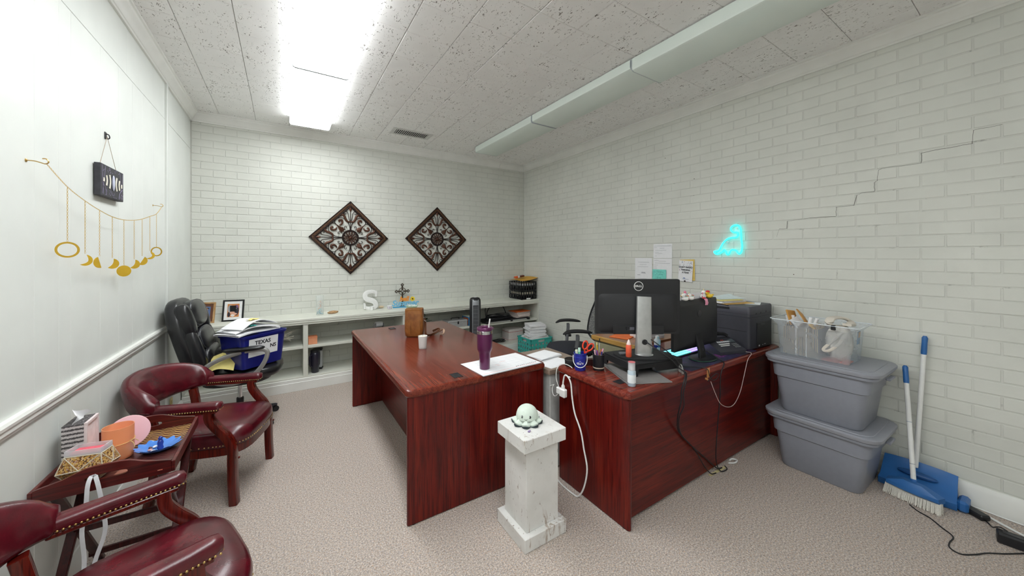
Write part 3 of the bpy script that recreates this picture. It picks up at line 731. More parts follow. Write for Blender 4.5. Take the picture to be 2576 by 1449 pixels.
for s in (-1, 1):
    y = s * .315
    a = MB().sweep(cr([(.0, y, .715), (.0, y, .66), (.01, y * 1.0, .58), (.015, y, .50), (.01, y * .9, .46), (.0, y * .6, .45)], 5), rrect(.062, .032, .010, 2), up=(1, 0, 0), scales=None).build('arm_post', GA, t, 45)
    MB().lathe([(.006, 0), (.005, .004)], 8).at(None)
    MB().box(-.036, .036, y - .021, y + .021, .56, .59, .004).build('post_collar', BLACK, a)
    rows = []
    for i in range(21):
        x = -.15 + .30 * i / 20; k = math.sqrt(max(.02, 1 - ((x) / .155) ** 4)); zc = .735 + .022 * math.cos(x / .15 * 1.3) - (.016 if x > .1 else 0) * (x - .1) / .05
        rows.append([(x, y + .05 * k * math.cos(2 * PI * j / 14), zc + .017 * k * math.sin(2 * PI * j / 14)) for j in range(14)])
    MB().grid(rows, cv=True, caps=True).build('armrest', BLACK_M, t, 60)
MB().lathe([(.03, .10), (.03, .26), (.02, .265), (.02, .45)], 14).build('gas_lift', BLACK, t)
casters(t, 5, .31, .10, BLACK, BLACK, .3)

# ---- folding tray table
def m_chevron():
    t = NT('woven_tray'); v = t.mapping(scale=(1, 1, 1)); sp = t.new('ShaderNodeSeparateXYZ'); t.link(v, sp.inputs[0])
    def mth(op, a, b=None, c=None):
        n = t.new('ShaderNodeMath', operation=op)
        for k, x in enumerate((a, b, c)):
            if x is None: continue
            if hasattr(x, 'links'): t.link(x, n.inputs[k])
            else: n.inputs[k].default_value = x
        return n.outputs[0]
    zig = mth('PINGPONG', mth('MULTIPLY', sp.outputs[0], 1.0), .022)
    ph = mth('FRACT', mth('MULTIPLY', mth('ADD', sp.outputs[1], mth('MULTIPLY', zig, .8)), 42.0))
    n = t.noise(v, 30, 3, .6); n2 = t.noise(v, 4, 2)
    line = mth('LESS_THAN', ph, mth('MULTIPLY', mth('ADD', n, n2), .34))
    far = t.new('ShaderNodeMapRange'); t.link(sp.outputs[1], far.inputs[0]); far.inputs[1].default_value = .02; far.inputs[2].default_value = .13
    gold = t.mix(far.outputs[0], rgb(92, 58, 50), rgb(214, 174, 104))
    c = t.mix(line, t.ramp(n, [(.3, rgb(58, 22, 22)), (.7, rgb(92, 44, 42))]), gold)
    t.set(Base_Color=c, Roughness=.3); return t.m
TCX, TCY, TZ = -.622, 2.43, .585
TRW = wood('tray_wood', rgb(52, 14, 14), rgb(92, 26, 24), rgb(118, 44, 38), 'x', .3, .3)
t = thing('tray_table', 'dark red wooden folding tray table with a woven chevron tray', 'table', (TCX, TCY, 0))
tray = MB().box(-.21, .21, -.255, .255, TZ - .014, TZ, .002).build('tray_floor', m_chevron(), t, smooth=None)
for x in (-.212, .198): MB().box(x, x + .014, -.262, .262, TZ - .018, TZ + .030, .002).build('side_rim', TRW, t, smooth=None)
for y in (-.262, .250):
    rows = []; n = 64
    for k in range(n):
        a = 2 * PI * k / n; ca, sa = math.cos(a), math.sin(a)
        hx, hz = .062 * math.copysign(abs(ca) ** .6, ca), .011 * math.copysign(abs(sa) ** .6, sa)
        sc_ = min(.198 / max(1e-6, abs(ca)), (.1) / max(1e-6, abs(sa)))
        ox = ca * sc_; oz = sa * sc_
        topz = .022 + .026 * math.exp(-(ox / .1) ** 4) - .020 * min(1, abs(ox) / .198) ** 3
        ox = max(-.198, min(.198, ox)); oz = max(-.050, min(topz, oz))
        if abs(hx) > abs(ox): hx = ox * .5
        rows.append([(hx, y, TZ + .032 + hz), (ox, y, TZ + .032 + oz), (ox, y + .012, TZ + .032 + oz), (hx, y + .012, TZ + .032 + hz)])
    MB().grid(rows, cu=True, cv=True).build('handle_panel', TRW, t, 30)
LEGW = wood('tray_leg', rgb(36, 10, 12), rgb(64, 18, 18), rgb(86, 30, 26), 'z', .3, .3)
for x, k in ((-.18, 1), (.18, 1), (-.158, -1), (.158, -1)):
    MB().sweep([(x, k * .215, TZ - .016), (x, -k * .215, .002)], rrect(.018, .034, .003, 1), up=(1, 0, 0)).build('leg', LEGW, t, smooth=None)
for y, z, L in ((.16, .07, .18), (-.16, .07, .158), (.0, .285, .158), (.2, TZ - .03, .18), (-.2, TZ - .03, .158)): MB().box(-L, L, y - .008, y + .008, z - .013, z + .013, .002).build('stretcher', LEGW, t, smooth=None)
for x in (-.169, .169): MB().at(T(x, 0, .285, ry=PI / 2)).lathe([(.005, -.025), (.005, .025)], 8).build('pivot_bolt', CHROME, t)
# strap slung from the tray handle
t = thing('white_strap', 'white fabric strap hanging from the near handle of the tray table', 'strap', (-.66, 2.15, 0))
m = MB()
for pts in ([(-.657, 2.185, .618), (-.662, 2.158, .63), (-.668, 2.145, .60), (-.672, 2.142, .52), (-.684, 2.146, .42), (-.676, 2.142, .30), (-.684, 2.138, .18), (-.69, 2.132, .06)], [(-.657, 2.188, .618), (-.65, 2.158, .628), (-.638, 2.146, .585), (-.622, 2.143, .47), (-.62, 2.142, .39), (-.648, 2.14, .28), (-.664, 2.136, .16), (-.672, 2.13, .03)]):
    m.sweep(cr(pts, 5), rrect(.014, .0024, .001, 1), up=(0, 1, 0))
m.build('webbing', plain('white_webbing', rgb(232, 232, 236), .8), t, 40, world=True)
# --- things on the tray
t = thing('tissue_box', 'lace-patterned tissue box with a white tissue on the tray table', 'tissue box', (-.776, 2.42, TZ))
def m_lace():
    t = NT('lace'); v = t.mapping(scale=(1, 1, 2.2)); n = t.noise(v, 160, 4, .7); s_ = t.new('ShaderNodeTexWave'); s_.bands_direction = 'Z'; s_.inputs['Scale'].default_value = 17; t.link(t.mapping(), s_.inputs['Vector'])
    a = t.new('ShaderNodeMath', operation='MULTIPLY_ADD'); a.inputs[1].default_value = .35; t.link(s_.outputs['Fac'], a.inputs[0]); t.link(n, a.inputs[2])
    t.set(Base_Color=t.ramp(a.outputs[0], [(.58, rgb(70, 66, 68)), (.72, rgb(206, 200, 200))]), Roughness=.7); return t.m
MB().box(-.036, .030, -.062, .062, .0005, .205, .001).build('carton', m_lace(), t, smooth=None)
m = MB()
for a in ((-.062, .062, .0, .012), (-.062, .062, .193, .206), (-.062, -.05, .012, .193), (.05, .062, .012, .193)): m.box(.030, .040, a[0], a[1], a[2], a[3], .001)
m.build('frame', plain('pale_pink', rgb(228, 214, 214), .6), t, smooth=None)
MB().box(.0302, .0325, -.05, .05, .012, .193).build('picture', plain('marble_pink', rgb(236, 222, 222), .6, var=.1, vs=24), t, smooth=None)
rows = []
for i in range(9):
    u = i / 8; rows.append([(-.004 + .018 * math.sin(5 * v + 3 * u) * u + (v - .5) * .012, -.045 + .075 * v + .02 * u, .204 + .052 * u * (.35 + .65 * math.sin(PI * min(1, .15 + v * .95))) + .008 * math.sin(9 * v) * u) for v in [k / 10 for k in range(11)]])
MB().grid(rows).build('tissue', PAPER, t, 60)
def m_mosaic():
    t = NT('gold_mosaic'); v = t.mapping(); vo = t.new('ShaderNodeTexVoronoi'); vo.inputs['Scale'].default_value = 210; t.link(v, vo.inputs['Vector'])
    sp = t.new('ShaderNodeSeparateColor'); t.link(vo.outputs['Color'], sp.inputs[0])
    c = t.ramp(sp.outputs[0], [(.0, rgb(60, 44, 36)), (.25, rgb(150, 96, 52)), (.5, rgb(206, 158, 70)), (.75, rgb(228, 196, 132)), (1, rgb(190, 150, 140))])
    t.set(Base_Color=c, Roughness=.3, Metallic=.25); t.bump(vo.outputs['Distance'], .6, .003); return t.m
t = thing('mosaic_candle_holder', 'faceted gold-mosaic holder with a pink candle on the tray table', 'candle holder', (-.700, 2.262, TZ), R(-14))
hb = [(-.045, -.03), (.045, -.03), (.045, .03), (-.045, .03)]; hm = [(-.074, -.052), (.074, -.052), (.074, .052), (-.074, .052)]; ht = [(-.058, -.034), (.058, -.034), (.058, .034), (-.058, .034)]
V8 = [(x, y, .001) for x, y in hb] + [(x, y, .052) for x, y in hm] + [(x, y, .112) for x, y in ht]
mids = [(0, -.056, .060), (.078, 0, .060), (0, .056, .060), (-.078, 0, .060)]
fs = [(0, 3, 2, 1)]
m = MB(); fv = V8 + mids
for k in range(4):
    k2 = (k + 1) % 4
    fs += [(k, k2, 12 + k), (k, 12 + k, 4 + k), (k2, 4 + k2, 12 + k), (4 + k, 12 + k, 8 + k), (12 + k, 4 + k2, 8 + k2), (12 + k, 8 + k2, 8 + k)]
m.add(fv, fs).build('mosaic_body', m_mosaic(), t, smooth=None)
ed = set()
for f in fs[1:]:
    for a, b in zip(f, f[1:] + f[:1]): ed.add((min(a, b), max(a, b)))
m = MB()
for a, b in ed: m.tube([fv[a], fv[b]], .0022, 4)
m.build('grout_lines', plain('grout', rgb(206, 196, 176), .6), t, smooth=None)
m = MB()
for a in ((-.058, .058, -.034, -.031), (-.058, .058, .031, .034), (-.058, -.055, -.031, .031), (.055, .058, -.031, .031)): m.box(*a, .112, .136)
m.build('glass_collar', clear('tray_glass', (.9, .9, .92, 1), .55, .1), t, smooth=None)
MB().box(-.048, .048, -.026, .026, .110, .124, .003).build('candle', plain('pink_wax', rgb(226, 96, 112), .5), t)
t = thing('orange_candle_jar', 'tall translucent orange glass candle jar tied with string on the tray table', 'candle jar', (-.652, 2.405, TZ))
MB().lathe([(.044, .0005), (.050, .004), (.053, .02), (.053, .152), (.0505, .152), (.050, .006), (.02, .005)], 32, caps=False).build('glass', clear('orange_glass', rgb(255, 192, 144), .45, .15), t, 60)
MB().lathe([(.048, .006), (.0485, .07), (.04, .071), (.004, .071)], 28).build('wax', plain('orange_wax', rgb(252, 184, 124), .5), t, 60)
m = MB().tube([(.0545 * math.cos(a), .0545 * math.sin(a), .082 + .004 * math.sin(a)) for a in [2 * PI * k / 40 for k in range(40)]], .0016, 5, closed=True)
m.tube(cr([(.045, -.03, .083), (.062, -.036, .09), (.075, -.03, .075)], 4), .0015, 5).tube(cr([(.045, -.03, .083), (.06, -.042, .075), (.066, -.046, .055)], 4), .0015, 5)
m.build('string', plain('twine', rgb(222, 190, 128), .8), t)
m = MB().at(T(-.642, 2.505, TZ + .0795, rx=R(74), rz=R(14))).lathe([(.074, -.003), (.076, 0), (.074, .003), (.06, .004), (.01, .004)], 40)
o = m.build('pink_disc', plain('pink_enamel', rgb(246, 196, 204), .35, var=.05, vs=6), None, 40); tag(o, 'round pink disc leaning behind the orange candle jar', 'disc')
t = thing('blue_dish', 'scalloped blue glass dish on the tray table', 'dish', (-.515, 2.40, TZ))
BG = plain('blue_glass', rgb(70, 130, 214), .12, coat=.5, var=.15, vs=12); rows = []
for r_, z in ((.02, .001), (.05, .004), (.075, .018), (.083, .027), (.078, .026), (.052, .010), (.015, .006)):
    rows.append([(r_ * (1 + (.07 if r_ > .06 else .02) * math.cos(12 * a)) * math.cos(a), .82 * r_ * (1 + (.07 if r_ > .06 else .02) * math.cos(12 * a)) * math.sin(a), z + (.004 * math.cos(12 * a) if r_ > .06 else 0)) for a in [2 * PI * k / 96 for k in range(96)]])
MB().grid(rows, cv=True, caps=True).build('bowl', BG, t, 60)
t = thing('glass_figurine', 'small dark blue glass figurine standing in the blue dish', 'figurine', (-.505, 2.39, TZ + .0075))
GB = plain('cobalt_glass', rgb(28, 56, 150), .1, coat=.6)
MB().lathe([(.010, 0), (.013, .006), (.010, .018), (.012, .03), (.009, .042), (.005, .046)], 14).build('figure_body', GB, t, 60); MB().ell((0, 0, .052), (.009, .009, .009), 12, 8).build('figure_head', GB, t, 60)
for k, (x, y, c) in enumerate(((-.54, 2.385, rgb(214, 160, 150)), (-.53, 2.415, rgb(240, 240, 240)), (-.545, 2.41, rgb(90, 60, 70)), (-.525, 2.365, rgb(235, 235, 240)))):
    one('trinket', MB().ell((0, 0, .005), (.010, .007, .005), 10, 6), plain('trinket_%d' % k, c, .3), ('peach', 'white oval', 'dark brown', 'white pebble-like')[k] + ' trinket lying in the scalloped blue dish', 'trinket', (x, y, TZ + .009), k)
t = thing('brochure', 'peach-coloured printed brochure on the near side of the tray table', 'brochure', (-.525, 2.215, TZ + .0003), R(-12))
def m_print():
    t = NT('brochure_print'); v = t.mapping(); a = t.noise(v, 38, 2, .5); b = t.noise(t.mapping(scale=(1, .12, 1)), 70, 2)
    c = t.ramp(a, [(.35, rgb(226, 112, 92)), (.5, rgb(240, 164, 138)), (.62, rgb(246, 214, 196))], 'CONSTANT'); c = t.mix(t.ramp(b, [(.62, (0, 0, 0, 1)), (.64, (1, 1, 1, 1))]), c, rgb(250, 236, 224))
    t.set(Base_Color=c, Roughness=.35); return t.m
MB().box(-.082, .082, -.034, .034, 0, .0025).build('leaflet', m_print(), t, smooth=None); MB().box(-.09, -.05, -.036, .032, .0026, .0045).build('cover_flap', plain('brown_card', rgb(150, 96, 80), .5), t, smooth=None)
# ================================================================== THINGS ON THE DESKS
# ---- brown leather purse
t = thing('leather_purse', 'tan brown leather handbag standing on the mahogany desk', 'handbag', (1.045, 3.315, ZD), R(-28))
TAN = leather('tan_leather', rgb(112, 62, 22), rgb(176, 116, 56), .38); TAN_D = leather('dark_tan', rgb(70, 38, 18), rgb(104, 60, 30), .4)
secs = [(rrect(.135, .095, .03), .001), (rrect(.16, .12, .035), .012), (rrect(.172, .128, .035), .07), (rrect(.168, .12, .03), .16), (rrect(.16, .105, .025), .24), (rrect(.158, .098, .022), .262)]
secs += [(rrect(.150, .090, .02), .262), (rrect(.15, .09, .02), .20), (rrect(.02, .02, .005), .198)]
body = loft(MB(), secs).build('body', TAN, t, 50)
m = MB()
for x in (-.02, .055): m.tube(cr([(x, -.0488, .258), (x * 1.02, -.0515, .22), (x * 1.1, -.061, .13), (x * 1.2, -.0645, .06), (x * 1.0, -.058, .012)], 4), .0014, 5)
m.build('seam', TAN_D, body)
MB().box(-.078, .078, -.052, -.0485, .205, .262, .001).build('flap_trim', TAN, t)
m = MB()
for k in range(14): m.box(-.07 + k * .010, -.064 + k * .010, -.004, .004, .256, .262, .001)
m.build('zipper', BRASS, t, smooth=None)
m = MB().tube([(.079 + .0 * k, .012 * math.cos(a), .205 + .012 * math.sin(a)) for k, a in [(0, 2 * PI * k / 20) for k in range(20)]], .0022, 6, closed=True)
m.tube([(.085, .008 * math.cos(a), .178 + .014 * math.sin(a)) for a in [2 * PI * k / 18 for k in range(18)]], .002, 6, closed=True)
m.tube([(.088, -.012, .155), (.10, -.018, .145), (.112, -.02, .14)], .0028, 6).build('strap_ring', SILVER, t)
MB().box(.07, .08, -.014, .014, .20, .262, .002).build('tab', TAN, t)
MB().sweep(cr([(.09, -.006, .165), (.10, -.01, .13), (.105, -.03, .08), (.11, -.045, .03), (.13, -.03, .012), (.17, .02, .012), (.21, .04, .035), (.225, .06, .05), (.20, .075, .045), (.16, .06, .03)], 5), rrect(.022, .004, .0015, 1), up=(.3, 1, .2)).build('strap', TAN_D, t, 40)
MB().sweep(cr([(.17, .05, .004), (.22, .08, .02), (.255, .075, .045), (.27, .045, .04), (.265, .02, .012), (.235, .03, .005)], 5), rrect(.018, .006, .002, 1), up=(0, .4, 1)).build('strap_tassel', plain('speckled_strap', rgb(170, 140, 116), .6, var=.4, vs=160), t, 40)
# ---- candle
t = thing('white_candle', 'cream candle in a clear glass cup on the desk, in front of the purse', 'candle', (.962, 2.838, ZD))
MB().lathe([(.030, .0005), (.0315, .004), (.0375, .104), (.036, .104), (.0305, .008), (.01, .007)], 28, caps=False).build('glass', clear('candle_glass', (.95, .95, .95, 1), .5, .08), t, 60)
MB().lathe([(.0302, .010), (.0352, .098), (.03, .099), (.003, .100)], 28).build('wax', plain('cream_wax', rgb(246, 240, 222), .5), t, 60)
MB().tube([(0, 0, .098), (.001, 0, .108)], .0012, 5).build('wick', INK, t)
# ---- desk calendar and tumbler
t = thing('desk_calendar', 'large white paper desk calendar lying under the purple tumbler', 'calendar', (1.292, 2.132, ZD), R(3))
MB().box(-.242, .242, -.152, .152, 0, .0035).build('pad', plain('grey_board', rgb(190, 190, 194), .7), t, smooth=None)
MB().at(T(-.003, .004, .0036, rz=.01)).box(-.24, .24, -.15, .15, 0, .0012).build('page', PAPER, t, smooth=None)
m = MB(); ml = MB()
for k in range(5): ml.box(-.215, .215, -.085 + k * .045, -.0842 + k * .045, .0048, .0052)
for k in range(8): ml.box(-.215 + k * .0614, -.2142 + k * .0614, -.085, .115, .0048, .0052)
ml.build('grid_lines', plain('calendar_rule', rgb(214, 216, 224), .8), t, smooth=None)
x = .215
for k in range(11):                     # heading seen upside-down from the guest side
    for j in range(3):
        a = random.uniform(0, PI); m.at(T(x, -.113 + random.uniform(-.004, .004), .005, rz=a)).box(-.006, .006, -.001, .001, 0, .0004)
    x -= .017
m.build('heading', INK, t, smooth=None)
m = MB()
for (x0, y0, l) in ((.0, .03, .05), (-.06, -.01, .03), (-.055, -.03, .02), (-.23, -.128, .44)): m.box(x0, x0 + l, y0, y0 + .0014, .0048, .0053)
m.build('red_marks', plain('red_ink', rgb(226, 120, 110), .7), t, smooth=None)
t = thing('tumbler', 'tall purple insulated tumbler with a white straw on the desk calendar', 'tumbler', (1.135, 2.092, ZD + .005))
PUR = plain('purple_steel', rgb(98, 38, 82), .3, .35, var=.08, vs=9, coat=.2)
MB().lathe([(.031, .0005), (.034, .003), (.037, .085), (.0385, .108), (.0455, .122), (.0495, .132), (.0505, .155), (.0515, .232), (.0515, .238)], 40).build('body', PUR, t, 50)
MB().lathe([(.0518, .236), (.0518, .256), (.050, .258), (.047, .258)], 40).build('steel_rim', CHROME, t, 40)
lid = MB().lathe([(.048, .2575), (.0525, .260), (.0525, .274), (.049, .279), (.046, .2795), (.044, .276), (.004, .276)], 40).build('lid', PUR, t, 40)
MB().box(-.03, .03, -.008, .008, .276, .2815, .003).build('slide_tab', PUR, lid); MB().box(.046, .066, -.014, .014, .262, .270, .004).build('spout_lip', PUR, lid)
MB().tube([(.02, -.012, .25), (.024, -.018, .30), (.028, -.022, .334)], .0048, 10).build('straw', WHITE, t)
MB().sweep(cr([(.028, .043, .225), (.043, .067, .226), (.049, .076, .20), (.049, .076, .15), (.043, .067, .122), (.028, .043, .12)], 5), rrect(.02, .012, .004, 2), up=(.54, .84, 0)).build('handle', PUR, t, 40)

# ---- bucket with scissors and highlighters
t = thing('mini_bucket', 'small blue plastic bucket with a white bail handle on the right desk', 'bucket', (1.666, 1.738, ZD))
BB = plain('royal_blue', rgb(26, 40, 150), .35, coat=.2)
MB().lathe([(.034, .0005), (.0355, .003), (.0395, .082), (.042, .083), (.042, .092), (.0405, .093), (.0415, .108), (.0435, .109), (.0435, .115), (.040, .115), (.036, .010), (.005, .008)], 36).build('pail', BB, t, 40)
hd = -YAW - .2
fx = lambda a, r, z: (r * math.sin(a + hd + .0), -r * math.cos(a + hd), z)
MB().tube(cr([fx(-1.5, .046, .098), fx(-1.15, .048, .06), fx(-.6, .047, .036), fx(0, .047, .028), fx(.6, .047, .036), fx(1.15, .048, .06), fx(1.5, .046, .098)], 6), .0026, 7).build('bail_handle', WHITE, t)
lg = MB(); rr = .0388
for pts in ([(-.55, .046), (-.55, .056), (-.28, .056), (-.0, .067), (.28, .056), (.55, .056), (.55, .046)],): lg.tube([fx(a, rr + (z - .046) * .05 + .0006, z) for a, z in pts], .0011, 5)
lg.build('gable_logo', WHITE, t)
m = MB()
for k, ch in enumerate("LOWE'S"):
    a = -.42 + k * .17; p = fx(a, rr + .0003, .049); m.text(ch, .0105, Matrix.Translation(p) @ Matrix.Rotation(a + hd, 4, 'Z') @ Matrix.Rotation(PI / 2, 4, 'X'), .0006, bold=.0004)
m.build('lettering', WHITE, t, smooth=None)
def pen(name, label, base, top, r, mats, cat='pen', loc0=None, tipk=.5):
    """mats: list of (fraction, material) along the length"""
    b, e = Vector(base), Vector(top); t = thing(name, label, cat, base); prev = 0
    for fr_, mt, nm in mats:
        MB().tube([(b.lerp(e, prev) - b), (b.lerp(e, fr_) - b)], [r * (tipk if prev == 0 else 1), r], 10).build(nm, mt, t, 40); prev = fr_
    return t
bx_, by_ = 1.666, 1.738
HY = plain('hl_yellow', rgb(240, 232, 90), .4); HG = plain('hl_green', rgb(120, 214, 170), .4); HCap = plain('hl_cap', rgb(238, 246, 214), .4)
pen('highlighter', 'yellow highlighter with a pale end standing in the blue bucket', (bx_ - .012, by_ + .008, ZD + .010), (bx_ - .022, by_ + .012, ZD + .133), .0088, [(.72, HY, 'barrel'), (1, HCap, 'end_cap')])
pen('highlighter', 'mint green highlighter standing in the blue bucket beside the scissors', (bx_ + .008, by_ + .012, ZD + .010), (bx_ + .012, by_ + .02, ZD + .140), .0088, [(.8, HG, 'barrel'), (1, plain('hl_cap_g', rgb(206, 244, 226), .4), 'end_cap')])
t = thing('scissors', 'orange-red handled scissors standing in the blue bucket', 'scissors', (bx_ + .014, by_ - .008, ZD + .012), -YAW)
RO = plain('scissor_red', rgb(226, 62, 30), .35)
MB().at(T(ry=R(8))).box(-.006, .006, -.001, .001, .0, .115, .0005).box(-.004, .008, .001, .003, .002, .115, .0005).build('blade', CHROME, t, smooth=None)
for cx, cz, rot, sx in ((.018, .152, .25, 1), (.052, .138, .75, 1)):
    lp = [(cx + .016 * math.cos(a) * math.cos(rot) + .027 * math.sin(a) * math.sin(rot), (.004 if sx else 0) * math.sin(a), cz - .016 * math.cos(a) * math.sin(rot) + .027 * math.sin(a) * math.cos(rot)) for a in [2 * PI * k / 24 for k in range(24)]]
    MB().tube(lp, .0052, 7, closed=True).tube([(.014, 0, .098), (cx - .002 - .008 * rot, 0, cz - .024)], .0056, 7).build('handle_loop', RO, t, 60)
# ---- pen cup with pens
t = thing('pen_cup', 'black mesh metal pen cup with a pale band, full of pens', 'pen cup', (1.77, 1.672, ZD))
MESHW = clear('wire_mesh', rgb(40, 40, 44), .35, .4)
MB().lathe([(.0365, .012), (.0385, .104), (.0375, .104), (.0355, .012)], 32, caps=False).build('mesh_wall', MESHW, t, 60)
MB().lathe([(.033, .0005), (.036, .001), (.0372, .013), (.005, .012)], 32).build('base', BLACK, t); m = MB()
m.tube([(.0385 * math.cos(a), .0385 * math.sin(a), .104) for a in [2 * PI * k / 32 for k in range(32)]], .0022, 6, closed=True).build('rim', BLACK, t)
MB().lathe([(.0376, .016), (.038, .022), (.0365, .022), (.0365, .016)], 32, caps=False).build('band', plain('rubber_band', rgb(222, 206, 184), .5), t)
cx_, cy_ = 1.77, 1.672
pens = [('pencil', 'yellow pencil in the mesh pen cup', (.010, .008), (.004, .020), .178, .0038, [(.9, plain('pencil_y', rgb(240, 196, 40), .4), 'barrel'), (1, plain('eraser', rgb(232, 214, 150), .6), 'eraser')]),
        ('pen', 'long silver pen leaning to the right in the mesh pen cup', (-.008, -.004), (.036, .024), .200, .0036, [(.85, SILVER, 'barrel'), (1, BLACK, 'clip_end')]),
        ('pen', 'black marker in the middle of the mesh pen cup', (.0, .014), (.012, .022), .160, .0052, [(.7, BLACK, 'barrel'), (1, DARK, 'cap')]),
        ('pen', 'purple pen in the mesh pen cup', (.004, -.006), (-.022, -.004), .132, .0045, [(.75, plain('pen_purple', rgb(104, 74, 170), .35), 'barrel'), (1, plain('pen_purple_d', rgb(140, 104, 190), .35), 'cap')]),
        ('pen', 'white pen with a pink cap leaning left in the mesh pen cup', (-.004, .004), (-.038, .0), .136, .0048, [(.7, WHITE, 'barrel'), (1, plain('pen_pink', rgb(240, 190, 206), .4), 'cap')]),
        ('pen', 'red pen in the mesh pen cup', (.006, -.010), (-.010, .002), .130, .0042, [(1, plain('pen_red', rgb(206, 56, 56), .4), 'barrel')]),
        ('pen', 'white and navy pen at the front of the mesh pen cup', (-.012, -.010), (.014, -.016), .122, .0055, [(.8, WHITE, 'barrel'), (1, plain('pen_navy', rgb(36, 46, 110), .4), 'cap')]),
        ('pen', 'pink pen at the right of the mesh pen cup', (-.006, -.002), (.040, -.004), .136, .0048, [(.75, plain('pen_mauve', rgb(196, 110, 160), .4), 'barrel'), (1, plain('pen_rose', rgb(228, 160, 190), .4), 'cap')]),
        ('pen', 'orange pen at the back of the mesh pen cup', (.0, .0), (.030, .006), .130, .0040, [(1, plain('pen_orange', rgb(228, 120, 70), .4), 'barrel')])]
for nm, lb, b, e, h, r_, mt in pens: pen(nm, lb, (cx_ + b[0], cy_ + b[1], ZD + .014), (cx_ + e[0], cy_ + e[1], ZD + h), r_, mt, 'pencil' if nm == 'pencil' else 'pen')
# ---- round mesh tray
t = thing('mesh_clip_dish', 'shallow round black wire-mesh dish at the desk corner beside the blue bucket', 'wire dish', (1.682, 1.838, ZD))
MB().lathe([(.046, .003), (.049, .044), (.048, .044), (.045, .003)], 32, caps=False).build('mesh_wall', clear('wire_mesh_light', rgb(60, 60, 64), .62, .4), t, 60); MB().lathe([(.046, .0005), (.047, .004), (.004, .004)], 32).build('base', BLACK_M, t)
MB().tube([(.049 * math.cos(a), .049 * math.sin(a), .044) for a in [2 * PI * k / 32 for k in range(32)]], .0022, 6, closed=True).build('rim', BLACK, t)
one('staple_box', MB().box(-.03, .03, -.02, .02, 0, .045, .003).box(-.012, .012, -.0205, -.02, .018, .026), plain('maroon_box', rgb(58, 24, 24), .4), 'small dark maroon box between the blue bucket and the mesh pen cup', 'box', (1.79, 1.78, ZD), -YAW, smooth=None)
# ---- spray bottle
t = thing('spray_bottle', 'clear spray bottle of blue liquid with a white label at the desk edge', 'bottle', (1.712, 1.358, ZD))
MB().lathe([(.021, .0005), (.0235, .003), (.0235, .088), (.019, .093), (.014, .095), (.0135, .095), (.0215, .086), (.0215, .004), (.004, .003)], 28).build('bottle_wall', clear('bottle_clear', (.85, .93, .97, 1), .6, .06), t, 60)
MB().lathe([(.0208, .005), (.0210, .074), (.004, .075)], 24).build('liquid', plain('blue_liquid', rgb(96, 172, 206), .15), t, 60)
MB().lathe([(.0239, .022), (.0239, .070), (.0236, .070), (.0236, .022)], 28, caps=False).build('label', plain('label_white', rgb(234, 240, 242), .5), t, 60)
MB().lathe([(.009, .094), (.012, .097), (.012, .108), (.006, .110), (.006, .118), (.010, .119), (.010, .128), (.006, .131)], 16).build('pump', WHITE, t, 40)
MB().lathe([(.0205, .094), (.021, .096), (.0205, .140), (.0195, .140), (.0195, .096)], 24, caps=False).build('overcap', clear('cap_clear', (.95, .95, .97, 1), .72, .05), t, 60); MB().lathe([(.0205, .1395), (.0205, .1415), (.004, .142)], 24).build('cap_top', plain('cap_red', rgb(206, 110, 116), .4), t)
# ---- grey tray and riser
t = thing('grey_desk_tray', 'flat grey tray with a silver edge lying under the monitor riser', 'tray', (1.92, 1.50, ZD), R(-25) + PI / 2)
MB().box(-.2, .2, -.14, .14, 0, .006, .002).build('plate', plain('tray_grey', rgb(128, 124, 122), .5), t, smooth=None); MB().box(-.2, .2, .135, .147, .0, .009, .002).build('silver_edge', SILVER, t, smooth=None)
RSX, RSY, RSZ = 2.055, 1.545, .86
t = thing('monitor_riser', 'black metal monitor riser with notched skirt on the right desk', 'monitor stand', (RSX, RSY, 0), R(-12))
MB().box(-.2, .2, -.155, .155, RSZ - .008, RSZ, .003).build('platform', BLACK_M, t, smooth=None)
sk = [(-.198, RSZ - .008), (-.198, ZD + .007), (-.165, ZD + .007), (-.160, RSZ - .035), (-.03, RSZ - .035), (-.02, RSZ - .06), (.01, RSZ - .062), (.015, ZD + .022), (.198, ZD + .022), (.198, RSZ - .008)]
for y, nm in ((-.154, 'front_skirt'), (.150, 'rear_skirt')): MB().at(T(0, y + .004, 0, rx=PI / 2)).prism(sk[::-1], 0, .004).build(nm, BLACK_M, t, smooth=None)
for x in (-.2, .196): MB().box(x, x + .004, -.15, .15, RSZ - .045, RSZ - .008).box(x, x + .004, -.15, -.12, ZD + .008, RSZ - .045).box(x, x + .004, .12, .15, ZD + .008, RSZ - .045).build('side_skirt', BLACK_M, t, smooth=None)
# ---- computer monitors, seen from behind
MON = plain('monitor_black', rgb(30, 30, 33), .5, bump=.12, bs=900)
def perf():
    t = NT('perforated'); v = t.mapping(); vo = t.new('ShaderNodeTexVoronoi'); vo.inputs['Scale'].default_value = 330; vo.inputs['Randomness'].default_value = 0; t.link(v, vo.inputs['Vector'])
    t.set(Base_Color=t.ramp(vo.outputs['Distance'], [(.28, rgb(8, 8, 9)), (.36, rgb(36, 36, 39))]), Roughness=.55); return t.m
t = thing('computer_monitor', 'black computer monitor seen from behind with a silver stand on the riser', 'monitor', (2.036, 1.517, RSZ + .0005), -YAW)
o0 = [(-.18, -.02), (-.15, -.075), (-.06, -.10), (.06, -.10), (.15, -.075), (.185, -.01), (.17, .075), (-.16, .075)]
o0 = [(p.x, p.y) for p in cr([(x, y, 0) for x, y in o0], 4, True)]
loft(MB(), [(o0, 0), (o0, .009), ([(x * .97, y * .97) for x, y in o0], .012)]).build('stand_base', BLACK_M, t, 40)
PXc, z0, z1 = -.018, .137, .5135
